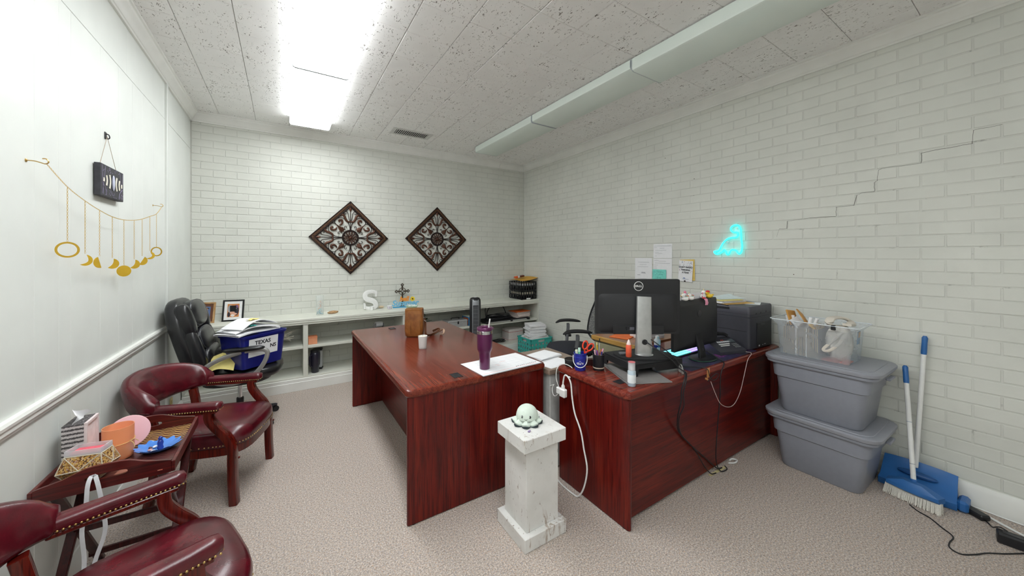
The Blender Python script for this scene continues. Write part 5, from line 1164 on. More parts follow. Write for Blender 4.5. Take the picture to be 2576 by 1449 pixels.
MB().lathe([(.038, .0), (.036, .008), (.014, .016), (.010, .024)], 20).build('foot', CM, t, 40); MB().box(-.011, .011, -.006, .006, .02, .30, .003).build('upright', CM, t)
MB().box(-.075, .075, -.006, .006, .205, .226, .003).build('crossbar', CM, t)
MB().at(T(0, 0, .2155) @ Matrix.Rotation(PI / 2, 4, 'X')).tube([(.048 * math.cos(a), .048 * math.sin(a), 0) for a in [2 * PI * k / 32 for k in range(32)]], .0045, 6, closed=True).build('ring', CM, t)
for x, z in ((-.082, .2155), (.082, .2155), (0, .306)):
    d_ = MB(); d_.at(T(x, 0, z, ry=PI / 4)).box(-.019, .019, -.005, .005, -.019, .019, .003); f_ = d_.build('finial', CM, t); MB().ell((x, -.006, z), (.008, .004, .008), 10, 6).build('stud', SILVER, f_, 60)
MB().ell((0, -.007, .2155), (.013, .006, .013), 12, 8).build('center_stud', SILVER, t, 60)
t = thing('green_bowl', 'pale green bowl of white pebbles on the shelf behind the purse', 'bowl', (1.475, 4.80, SZ))
MB().lathe([(.035, .0005), (.05, .004), (.088, .036), (.085, .037), (.05, .010), (.004, .008)], 32).build('bowl', plain('bowl_green', rgb(190, 218, 190), .3), t, 60)
for k in range(22):
    a = k * 2.4; r_ = .068 * math.sqrt(k / 22); MB().ell((r_ * math.cos(a), r_ * math.sin(a), .034 + .004 * (k % 3)), (.014, .011, .008), 8, 6).build('pebble', plain('pebble_%d' % (k % 2), (rgb(236, 240, 238), rgb(206, 220, 214))[k % 2], .4), t, 60)
# ---- black stacking trays
t = thing('stacking_trays', 'black plastic stacking letter trays at the right end of the shelf', 'letter trays', (3.385, 4.905, SZ), 0)
tw, td = .30, .36
for k in range(4):
    z = .006 + k * .072; m = MB()
    m.box(-tw / 2, tw / 2, -td / 2, td / 2, z, z + .005)
    for s in (-1, 1):
        x = s * (tw / 2 - .004)
        m.box(x - .004, x + .004, -td / 2, td / 2, z + .060, z + .068); n_ = 8
        for j in range(n_ + 1):
            y = -td / 2 + .006 + (td - .012) * j / n_; m.box(x - .004, x + .004, y - .006, y + .006, z, z + .064)
    for y, nn in ((td / 2 - .004, 6), (-td / 2 + .004, 6)):
        m.box(-tw / 2, tw / 2, y - .004, y + .004, z + .060, z + .068)
        for j in range(nn + 1):
            x = -tw / 2 + .006 + (tw - .012) * j / nn; m.box(x - .008, x + .008, y - .004, y + .004, z, z + .064)
    m.build('tray', BLACK, t, smooth=None)
m = MB()
for x in (-tw / 2 + .02, tw / 2 - .02):
    for y in (-td / 2 + .02, td / 2 - .02): m.box(x - .015, x + .015, y - .015, y + .015, 0, .007)
m.build('feet', BLACK, t, smooth=None)
MB().box(-.05, .03, -td / 2 - .0045, -td / 2 - .002, .004, .024).build('tray_label', PAPER, t, smooth=None)
paper_stack('paper_stack', 3.385, 4.905, SZ + .0835, .25, .31, 6, 0, 'cream papers in the middle of the black stacking trays', plain('cream_paper', rgb(236, 226, 206), .7), .005, .004)
paper_stack('paper_stack', 3.385, 4.905, SZ + .2275, .25, .31, 5, 0, 'white papers in the top of the black stacking trays', PAPER, .006, .004)
rows = [[(-.17 + .34 * u, -.2 + .38 * v, .010 + .045 * u * u + .010 * math.sin(3 * v)) for u in [k / 10 for k in range(11)]] for v in [k / 6 for k in range(7)]]
one('yellow_envelope', MB().grid(rows).grid([[(x, y, z - .003) for x, y, z in r[::-1]] for r in rows]), plain('envelope_gold', rgb(226, 172, 58), .6), 'curved golden envelope on top of the black stacking trays', 'envelope', (3.375, 4.895, SZ + .300), R(4))
t = thing('snack_packet', 'orange and brown packet lying on the envelope above the stacking trays', 'packet', (3.335, 4.93, SZ + .35), R(-20))
MB().at(T(ry=R(-10))).box(-.085, .085, -.05, .05, 0, .03, .012).build('packet', plain('packet_brown', rgb(96, 44, 28), .4), t); MB().at(T(ry=R(-10))).box(-.087, -.02, -.052, .052, -.001, .032, .012).build('orange_end', plain('packet_orange', rgb(226, 96, 40), .4), t); MB().at(T(-.02, -.053, .018, ry=.4)).box(-.008, .008, -.001, .001, -.02, .02).box(-.02, .02, -.001, .001, -.006, .006).build('white_mark', PAPER, t, smooth=None)

# ---- in the cubbies (middle shelf top z=.496, bottom shelf top z=.154)
M1, M0 = .4965, .1545
def leafy(loc, label, h, n, mat, spread=.12, seed=1, name='artificial_plant'):
    t = thing(name, label, 'plant', loc); rs = random.Random(seed)
    MB().lathe([(.04, .0005), (.045, .003), (.05, .06), (.046, .06), (.04, .02), (.004, .02)], 16).build('pot', BLACK_M, t, 40)
    for k in range(n):
        a = rs.uniform(0, 2 * PI); l = rs.uniform(.6, 1.0) * spread; z = rs.uniform(.3, 1) * h
        p = [Vector((0, 0, .05)), Vector((l * .4 * math.cos(a), l * .4 * math.sin(a), .05 + z * .8)), Vector((l * math.cos(a), l * math.sin(a), .05 + z))]
        q = cr(p, 4); rows = []
        for i, c in enumerate(q):
            w_ = .011 * math.sin(PI * (i + .4) / (len(q) + .2)); rows.append([c + Vector((-math.sin(a), math.cos(a), 0)) * w_, c + Vector((0, 0, .003)), c - Vector((-math.sin(a), math.cos(a), 0)) * w_])
        MB().grid(rows).build('leaf', mat, t, 60)
    return t
leafy((-.13, 4.92, M1), 'dark green artificial plant in the cubby behind the blue tote', .17, 46, plain('leaf_dark', rgb(26, 44, 24), .6), .20, 4)
leafy((1.62, 4.93, M1), 'bushy green artificial fern in the cubby behind the purse', .14, 60, plain('leaf_green', rgb(52, 84, 34), .6), .19, 9)
t = thing('dried_twigs', 'bundle of pale dried twigs poking out of the cubby beside the blue tote', 'twigs', (-.06, 4.82, M1))
m = MB(); rs = random.Random(5)
for k in range(9):
    e = Vector((.06 + rs.uniform(0, .12), -.06 + rs.uniform(-.04, .06), .10 + rs.uniform(-.03, .07))); m.tube(cr([(0, 0, .004), e * .5 + Vector((0, 0, .05)), e], 4), [.004] * 4 + [.0032] * 3 + [.002] * 2, 5)
    m.tube([e * .7 + Vector((0, 0, .04)), e + Vector((.03, 0, .03))], .002, 4)
m.build('twigs', plain('twig_pale', rgb(206, 200, 184), .7), t)
t = thing('peach_box', 'small peach-coloured gift box on the middle shelf', 'box', (.292, 4.80, M1)); MB().box(-.046, .046, -.05, .05, 0, .072, .002).build('box', plain('peach_card', rgb(232, 158, 118), .6), t, smooth=None); MB().box(-.048, .048, -.052, .052, .0722, .088, .002).build('lid', plain('peach_lid', rgb(226, 142, 100), .6), t, smooth=None)
t = thing('travel_mug', 'black travel mug with a side handle on the bottom shelf', 'mug', (.318, 4.79, M0))
NAVY = plain('mug_black', rgb(30, 28, 44), .3, coat=.2)
MB().lathe([(.036, .0005), (.040, .004), (.043, .075), (.052, .095), (.054, .21), (.050, .235), (.046, .238)], 28).build('body', NAVY, t, 50); MB().lathe([(.047, .2385), (.049, .24), (.049, .262), (.035, .268)], 28).build('lid', BLACK, t, 40)
MB().sweep(cr([(-.035, -.035, .215), (-.056, -.058, .205), (-.06, -.062, .15), (-.052, -.054, .09), (-.035, -.036, .08)], 5), rrect(.016, .010, .003, 2), up=(.7, .7, 0)).build('handle', NAVY, t, 40)
t = thing('grey_speaker', 'slim grey and black device standing behind the black travel mug', 'device', (.355, 4.92, M0), R(-15)); MB().box(-.05, .05, -.03, .03, .02, .225, .008).build('body', plain('device_grey', rgb(186, 188, 190), .4), t); MB().box(-.054, .054, -.034, .034, .0005, .02, .004).build('base', BLACK, t); MB().box(-.052, .052, -.032, .032, .2255, .25, .006).build('top', BLACK, t)
t = thing('adding_machine', 'desktop adding machine with a paper roll on the middle shelf', 'calculator', (1.08, 4.86, M1), R(8))
MB().box(-.10, .10, -.12, .09, 0, .05, .01).build('body', plain('calc_grey', rgb(120, 120, 124), .5), t); MB().at(T(0, -.03, .05, rx=R(12))).box(-.09, .09, -.08, .05, 0, .03, .004).build('keypad', plain('calc_light', rgb(176, 176, 178), .5), t, smooth=None)
MB().at(T(-.045, .07, .125, ry=PI / 2)).lathe([(.012, -.001), (.034, 0), (.036, .004), (.036, .086), (.034, .09), (.012, .091)], 24).build('paper_roll', PAPER, t, 40); MB().at(T(-.047, .07, .125, ry=PI / 2)).lathe([(.012, -.002), (.012, .002)], 16).build('roll_core', BLACK, t)
m = MB()
for x in (-.06, .055): m.box(x, x + .004, .03, .11, .05, .135, .001)
m.build('roll_arm', plain('calc_light', rgb(176, 176, 178)), t, smooth=None)
t = thing('cash_box', 'silver metal cash box with a black latch on the middle shelf', 'cash box', (2.13, 4.84, M1))
CBX = plain('cashbox_grey', rgb(178, 178, 178), .4, .2)
MB().box(-.15, .15, -.11, .11, 0, .068, .005).build('box', CBX, t); MB().box(-.151, .151, -.111, .111, .0685, .098, .006).build('lid', CBX, t); MB().box(-.012, .012, -.117, -.111, .045, .085, .003).build('latch', BLACK, t)
MB().tube(cr([(-.06, 0, .098), (-.055, 0, .122), (.055, 0, .122), (.06, 0, .098)], 5), .005, 7).build('handle', BLACK, t)
t = thing('tissue_carton', 'blue and orange tissue carton beside the silver cash box', 'tissue box', (2.352, 4.84, M1), R(3)); MB().box(-.058, .058, -.10, .10, 0, .125, .002).build('carton', plain('carton_blue', rgb(50, 130, 186), .5), t, smooth=None)
MB().box(-.0585, -.058, -.09, .06, .01, .11).build('orange_print', plain('carton_orange', rgb(230, 104, 40), .5, var=.4, vs=30), t, smooth=None); MB().box(.0, .045, -.1008, -.1, .04, .1).build('white_panel', PAPER, t, smooth=None)
MB().box(-.058, .058, -.10, .10, .1253, .135, .004).build('top', plain('carton_top', rgb(206, 216, 204), .6), t, smooth=None)
# tower fan in front of the shelf
t = thing('tower_fan', 'slim silver and black tower fan standing in front of the shelf', 'fan', (2.215, 4.36, 0), -YAW + R(14))
MB().lathe([(.12, 0), (.125, .006), (.11, .022), (.05, .030)], 32).build('base', BLACK, t, 40)
o1, o2 = rrect(.150, .13, .05, 6), rrect(.135, .115, .045, 6)
loft(MB(), [(rrect(.13, .11, .045, 6), .03), (o1, .06), (o1, .90), (rrect(.146, .126, .05, 6), .93), (rrect(.12, .10, .045, 6), .955), (rrect(.07, .06, .025, 6), .962)]).build('shell', BLACK, t, 50)
SG = plain('fan_silver', rgb(150, 152, 156), .35, .5)
g = loft(MB(), [(rrect(.098, .03, .012, 3, 0, -.054), .10), (rrect(.098, .03, .012, 3, 0, -.054), .905), (rrect(.094, .03, .012, 3, 0, -.045), .935)]).build('front_panel', SG, t, 40)
m = MB()
for k in range(14): m.box(-.034, .034, -.0715, -.0690, .15 + k * .05, .153 + k * .05)
for k in range(11): m.box(-.034 + k * .0064, -.032 + k * .0064, -.0705, -.0690, .13, .85)
MB().box(-.037, .037, -.0694, -.068, .12, .86).build('grille_opening', plain('grille_dark', rgb(44, 44, 50), .6), g, smooth=None); m.build('grille_bars', SG, g, smooth=None)
MB().at(T(0, 0, .962)).lathe([(.024, -.004), (.024, .003), (.02, .005), (.004, .005)], 24).build('control_dial', plain('dial', rgb(206, 208, 210), .35), t)
# right-hand cubby
t = thing('laptop_tray', 'black tray table folded flat on the middle shelf under tangled cables', 'tray', (2.98, 4.86, M1)); MB().box(-.42, .42, -.15, .16, .01, .028, .004).build('tray', BLACK_M, t, smooth=None); MB().box(-.36, .34, -.165, -.152, .004, .02, .003).build('silver_rail', SILVER, t, smooth=None)
for x in (-.38, .05, .38): MB().box(x - .02, x + .02, -.172, -.14, 0, .034, .004).build('clamp', BLACK, t)
t = thing('cable_bundle', 'tangle of thick black cables on the middle shelf', 'cables', (2.86, 4.86, M1 + .038)); rs = random.Random(8)
for k in range(7):
    a0 = rs.uniform(0, 6); rr_ = rs.uniform(.09, .17); tilt = rs.uniform(-.3, .3)
    MB().at(T(rs.uniform(-.08, .08), rs.uniform(-.03, .03), .008 + .008 * k, rx=tilt * .2)).tube([(rr_ * math.cos(a0 + q) * 1.4, rr_ * .6 * math.sin(a0 + q), .006 * math.sin(2 * q + k)) for q in [2 * PI * j / 36 for j in range(36)]], .0055, 6, closed=True).build('cable', BLACK, t, 60)
MB().tube(cr([(-.16, .05, .02), (-.13, .08, .12), (-.02, .09, .21), (.14, .08, .18), (.2, .06, .06)], 6), .006, 6).tube(cr([(-.17, .06, .02), (-.16, .08, .18), (.0, .09, .235), (.18, .08, .215)], 6), .005, 6).build('cable', BLACK, t, 60)
pp = paper_stack('paper_stack', 3.29, 4.85, M1 + .031, .26, .2, 10, R(8), 'messy stack of papers under an orange folder on the middle shelf', plain('paper_pinkish', rgb(226, 212, 206), .75), .008, .012)
one('orange_folder', MB().box(-.15, .15, -.11, .11, 0, .005, .001), plain('orange_card', rgb(232, 112, 44)), 'orange folder on top of the messy paper stack in the right cubby', 'folder', (3.285, 4.85, M1 + .1225), R(4), smooth=None)
t = thing('paper_carton', 'white carton with a red stripe on the bottom shelf behind the teal crate', 'carton', (3.16, 4.90, M0)); MB().box(-.115, .16, -.10, .11, 0, .185, .003).build('carton', plain('carton_white', rgb(226, 218, 214), .6), t, smooth=None); MB().box(-.116, .161, -.1005, .1105, .14, .146).box(-.116, .161, -.1005, .1105, .02, .024).build('red_stripe', plain('stripe_red', rgb(190, 90, 90), .6), t, smooth=None)
t = thing('cable_coil', 'small coil of black cable on the bottom shelf', 'cables', (2.88, 4.85, M0 + .006))
for k in range(6): MB().at(T(.015 * math.sin(k * 2), .008 * math.cos(k * 3), .005 + k * .006, rx=.05 * math.sin(k))).tube([(.10 * math.cos(q), .05 * math.sin(q), .003 * math.sin(3 * q + k)) for q in [2 * PI * j / 32 for j in range(32)]], .004, 6, closed=True).build('loop', BLACK, t, 60)
one('black_bag', MB().ell((0, 0, .15), (.11, .07, .15), 18, 12, .7), BLACK_M, 'black soft bag standing on the bottom shelf behind the tumbler', 'bag', (2.62, 4.83, M0), smooth=60)
# ---- teal crate with papers on the floor
def plate_holes(mb, x0, x1, z0, z1, y, th, nx, nz, hole, k=16):
    """flat plate at y (thickness th along +y) pierced by nx*nz round holes"""
    for yy, flip in ((y, False), (y + th, True)):
        pass
    dx, dz = (x1 - x0) / nx, (z1 - z0) / nz
    for i in range(nx):
        for j in range(nz):
            cx, cz = x0 + (i + .5) * dx, z0 + (j + .5) * dz; rows = []
            for q in range(k):
                a = 2 * PI * q / k; ca, sa = math.cos(a), math.sin(a); s_ = min(dx / 2 / max(1e-6, abs(ca)), dz / 2 / max(1e-6, abs(sa)))
                rows.append([(cx + hole * ca, y, cz + hole * sa), (cx + s_ * ca, y, cz + s_ * sa), (cx + s_ * ca, y + th, cz + s_ * sa), (cx + hole * ca, y + th, cz + hole * sa)])
            mb.grid(rows, cu=True, cv=True)
t = thing('plastic_crate', 'teal plastic crate with round holes on the floor in front of the shelf', 'crate', (3.305, 4.455, 0), 0)
cw, cd, ch = .40, .35, .275
for rz_, L, D in ((0, cw, cd), (PI, cw, cd), (PI / 2, cd, cw), (-PI / 2, cd, cw)):
    m = MB().at(T(rz=rz_)); plate_holes(m, -L / 2, L / 2, .025, .22, -D / 2, .006, 6, 3, .019)
    m.box(-L / 2, L / 2, -D / 2, -D / 2 + .006, 0, .025).box(-L / 2 - .008, L / 2 + .008, -D / 2 - .008, -D / 2 + .006, .255, ch, .002).box(-L / 2, -.06, -D / 2, -D / 2 + .006, .22, .255).box(.06, L / 2, -D / 2, -D / 2 + .006, .22, .255)
    m.build('side', TEAL, t, smooth=None)
MB().box(-cw / 2, cw / 2, -cd / 2, cd / 2, 0, .006).build('bottom', TEAL, t, smooth=None)
for k in range(9): one('hanging_file', MB().box(-.175, .175, -.012, .012, 0, .262 + .02 * (k % 2), .002), plain('file_white_%d' % (k % 3), (rgb(236, 230, 226), rgb(240, 240, 242), rgb(226, 216, 210))[k % 3], .7), 'white file standing upright inside the teal crate', 'file', (3.305, 4.315 + k * .034, .0085), group='files in the teal crate', smooth=None)
paper_stack('paper_stack', 3.31, 4.46, .2935, .27, .22, 12, R(-14), 'tall leaning pile of white papers on top of the teal crate', PAPER, .014, .018)
# ---- blue tote on the executive chair
t = thing('storage_tote', 'royal blue plastic tote with a paper label on the black leather chair', 'tote', (-.225, 3.965, .5635), R(38))
TB = plain('tote_blue', rgb(22, 30, 118), .35, var=.1, coat=.2)
for secs_, nm in (([(rrect(.36, .26, .03), 0), (rrect(.405, .30, .035), .262), (rrect(.425, .32, .04), .264), (rrect(.43, .325, .042), .286), (rrect(.415, .31, .036), .286), (rrect(.385, .28, .03), .255), (rrect(.345, .245, .03), .008), (rrect(.02, .02, .005), .008)], 'tub'),): loft(MB(), secs_).build(nm, TB, t, 40)
LM = T(-.012, -.1445, .172, rx=R(90 + 4.4))
lb = MB().at(LM).box(-.13, .13, -.078, .078, 0, .0008).build('label_sheet', PAPER, t, smooth=None)
MB().text('TEXAS', .048, LM @ T(-.01, .038, .0012), .0006, bold=.0012).text('NS', .046, LM @ T(.085, -.012, .0012), .0006, bold=.0012).build('label_text', INK, lb, smooth=None)
def bent_sheet(loc, rz, w, d, arch, label, mat=PAPER, name='paper_sheet', tilt=0, th=.004, cat='papers'):
    rows = [[(-w / 2 + w * u, -d / 2 + d * v, arch * math.sin(PI * u) + tilt * v + .004 * math.sin(7 * u + 3 * v)) for u in [k / 16 for k in range(17)]] for v in [k / 6 for k in range(7)]]
    low = [[(x, y, z - th) for x, y, z in r[::-1]] for r in rows]
    m = MB().grid(rows).grid(low)
    m.grid([[rows[0][k], (rows[0][k][0], rows[0][k][1], rows[0][k][2] - th)] for k in range(17)]).grid([[rows[-1][k], (rows[-1][k][0], rows[-1][k][1], rows[-1][k][2] - th)] for k in range(17)])
    o = m.build(name, mat, None, 50); o.location = loc; o.rotation_euler = (0, 0, rz); return tag(o, label, cat)
TZ1 = .8645
bent_sheet((-.26, 3.935, TZ1), R(44), .40, .27, .012, 'white paper bundle lying across the top of the blue tote', th=.012)
bent_sheet((-.255, 3.94, TZ1 + .018), R(36), .38, .25, .035, 'arched white paper bundle in the middle of the pile on the blue tote', th=.008)
bent_sheet((-.25, 3.945, TZ1 + .042), R(48), .36, .22, .06, 'topmost arched ruled sheets of the pile on the blue tote', th=.006)
bent_sheet((-.255, 3.86, TZ1 + .060), R(40), .05, .13, .004, 'teal paper strip tucked between the papers on the blue tote', TEAL, 'teal_note', -.0, .001, 'note')
bent_sheet((-.23, 3.90, TZ1 + .104), R(46), .085, .06, .004, 'pale yellow sticky note on top of the papers on the blue tote', YELLOW_P, 'sticky_note', 0, .001, 'note')
bent_sheet((-.43, 3.84, .5715), R(-4), .17, .15, .03, 'pale yellow paper leaning on the chair seat left of the blue tote', YELLOW_P, 'yellow_paper', .10, .001, 'paper')
# ================================================================== WALL DECOR
# ---- moon-phase garland on the left wall
GX = XL + .05
t = thing('moon_garland', 'gold moon-phase garland hanging in a swag on the panelled wall', 'garland', (GX, 2.95, 1.75))
lo = lambda y, z, x=0: (x, y - 2.95, z - 1.75)
main = cr([lo(2.205, 1.905), lo(2.365, 1.84), lo(2.53, 1.80), lo(2.689, 1.772), lo(2.851, 1.753), lo(3.022, 1.75), lo(3.2, 1.763), lo(3.346, 1.783), lo(3.517, 1.817), lo(3.665, 1.849), lo(3.80, 1.915)], 4)
def chain(mb, pts, r=.0045, wire=.0006):
    """alternating links along a path"""
    P_ = [Vector(p) for p in pts]; L = [0]
    for a, b in zip(P_[:-1], P_[1:]): L.append(L[-1] + (b - a).length)
    n = max(2, int(L[-1] / .0078)); i = 0
    for k in range(n):
        s = L[-1] * (k + .5) / n
        while L[i + 1] < s: i += 1
        c = P_[i].lerp(P_[i + 1], (s - L[i]) / (L[i + 1] - L[i])); d = (P_[i + 1] - P_[i]).normalized()
        o = Vector((1, 0, 0)); u = (o - d * o.dot(d)).normalized(); v = d.cross(u); w_ = u if k % 2 else v
        mb.tube([c + d * (.0052 * math.cos(a)) + w_ * (.0021 * math.sin(a)) for a in [2 * PI * q / 8 for q in range(8)]], wire, 3, closed=True)
    return mb
chain(MB(), main).build('swag_chain', GOLD, t, 60)
drops = [(2.365, 1.838, 1.60), (2.53, 1.798, 1.548), (2.689, 1.77, 1.535), (2.851, 1.751, 1.525), (3.022, 1.748, 1.478), (3.193, 1.76, 1.515), (3.346, 1.78, 1.535), (3.509, 1.814, 1.570), (3.665, 1.846, 1.603)]
phases = ['ring', 'thin', 'half', 'crescent', 'full', 'crescent_r', 'half_r', 'thin_r', 'ring']
def moon(kind, r):
    n = 28; circ = [(r * math.cos(2 * PI * k / n), r * math.sin(2 * PI * k / n)) for k in range(n)]
    if kind == 'full': return circ
    if kind.startswith('half'):
        a0 = 1.85 if kind == 'half' else -2.1; return [(r * math.cos(a0 + PI * k / 16), r * math.sin(a0 + PI * k / 16)) for k in range(17)]
    th = .55 if kind.startswith('thin') else .25; a0 = -PI * .72
    out = [(r * math.cos(a0 + PI * 1.15 * k / 18), r * math.sin(a0 + PI * 1.15 * k / 18)) for k in range(19)]
    p, q = Vector(out[0]), Vector(out[-1]); mid = (p + q) / 2; nrm = Vector((-(q - p).y, (q - p).x)).normalized(); s = 1 if nrm.dot(Vector(out[9]) - mid) > 0 else -1
    h = (Vector(out[9]) - mid).length * th
    inn = [p.lerp(q, k / 12) + nrm * s * h * math.sin(PI * k / 12) for k in range(1, 12)]
    return out + [tuple(v) for v in inn[::-1]]
for k, ((y, z0_, z1_), ph) in enumerate(zip(drops, phases)):
    chain(MB(), [lo(y, z0_), lo(y, z1_)]).build('drop_chain', GOLD, t, 60)
    r_ = .036; ly, lz = y - 2.95, z1_ - r_ - 1.75
    B = Matrix(((0, 0, 1, 0), (1, 0, 0, 0), (0, 1, 0, 0), (0, 0, 0, 1)))
    rot_ = R((-68, -46, -28, -50, -48, -50, -45, -60, -48)[k])
    if ph == 'ring':
        m = MB().at(T(0, ly, lz, rz=rot_) @ B); rr = [(1.0, -.0012), (1.0, .0012), (.78, .0012), (.78, -.0012)]
        m.grid([[(.035 * q * math.cos(a), .035 * q * math.sin(a), z) for q, z in rr] for a in [2 * PI * j / 36 for j in range(36)]], cu=True, cv=True).build('ring_pendant', GOLD, t, 40)
    else:
        MB().at(T(0, ly, lz + .004, rz=rot_) @ B).prism(moon(ph, r_ * {'thin': .74, 'half': .80, 'crescent': .78, 'full': .92, 'crescent_r': .80, 'half_r': .82, 'thin_r': .74}[ph]), -.0012, .0012).build('moon_pendant', plain('gold_bright', rgb(228, 186, 58), .38, .45), t, smooth=None)
for (y, z), lb in (((2.195, 1.912), 'left'), ((3.80, 1.925), 'right')):
    t = thing('cup_hook', 'small brass cup hook holding the %s end of the moon garland' % lb, 'hook', (XL, y, z))
    MB().tube(cr([(-.002, 0, 0), (.02, 0, 0), (.036, 0, -.004), (.05, 0, -.008), (.058, 0, .0), (.052, 0, .012), (.042, 0, .012)], 5), .0022, 6).build('hook', BRASS, t, 60); MB().at(T(0, 0, 0, ry=PI / 2)).lathe([(.007, -.001), (.007, .002), (.003, .004)], 12).build('collar', BRASS, t)
# ---- crystal plaque
t = thing('moon_plaque', 'small black slate plaque with painted moon phases hung on twine', 'wall plaque', (XL, 2.93, 1.95))
MB().box(.004, .030, -.158, .158, -.088, .085, .002).build('slab', plain('slate', rgb(52, 52, 58), .6, var=.25, vs=40), t, smooth=None)
sm_ = MB(); ss = MB(); rs = random.Random(12)
for k, y in enumerate((-.125, -.088, -.045, .048, .09, .125)):
    h = (.010, .028, .038, .038, .028, .010)[k]; bend = (1 if k < 3 else -1) * h * .35
    sm_.sweep(cr([(.0315, y - bend * .3, h), (.0315, y + bend * .5, 0), (.0315, y - bend * .3, -h)], 5), rrect(.004, .012, .0015, 1), up=(0, 1, 0), scales=None)
sm_.build('moon_paint', plain('cream_paint', rgb(236, 230, 214), .6), t, 50); MB().ell((.033, 0, 0), (.006, .013, .045), 10, 8).build('crystal', plain('crystal', rgb(196, 200, 220), .2), t, 40)
for k in range(26):
    y, z = rs.uniform(-.15, .15), rs.choice((-1, 1)) * rs.uniform(.05, .08); ss.at(T(.0305, y, z, rx=rs.uniform(0, 3))).box(0, .0006, -.008, .008, -.001, .001)
for s in (-1, 1): ss.at(T(.0305, s * .15, -.08)).tube([(0, -s * .06 * math.cos(a), .06 * math.sin(a)) for a in [PI / 2 * q / 8 for q in range(9)]], .0013, 4); ss.at(T(.0305, s * .12, 0, rx=s * .25)).box(0, .0006, -.0012, .0012, -.08, .08).at(T(.0305, s * .135, 0, rx=-s * .12)).box(0, .0006, -.0012, .0012, -.08, .08)
ss.build('painted_lines', plain('lilac_paint', rgb(150, 140, 170), .6), t, smooth=None)
MB().tube([(.012, -.11, .085), (.008, 0, .262), (.012, .115, .085)], .0013, 5).build('twine', plain('twine_grey', rgb(176, 160, 140), .8), t)
t = thing('wall_hook', 'small black hook above the slate moon plaque', 'hook', (XL, 2.93, 2.215)); MB().box(-.001, .004, -.012, .012, -.018, .022, .002).build('plate', BLACK, t, smooth=None); MB().tube(cr([(.004, 0, .01), (.014, 0, .008), (.018, 0, -.008), (.012, 0, -.016), (.004, 0, -.014)], 4), .0028, 6).build('prong', BLACK, t)
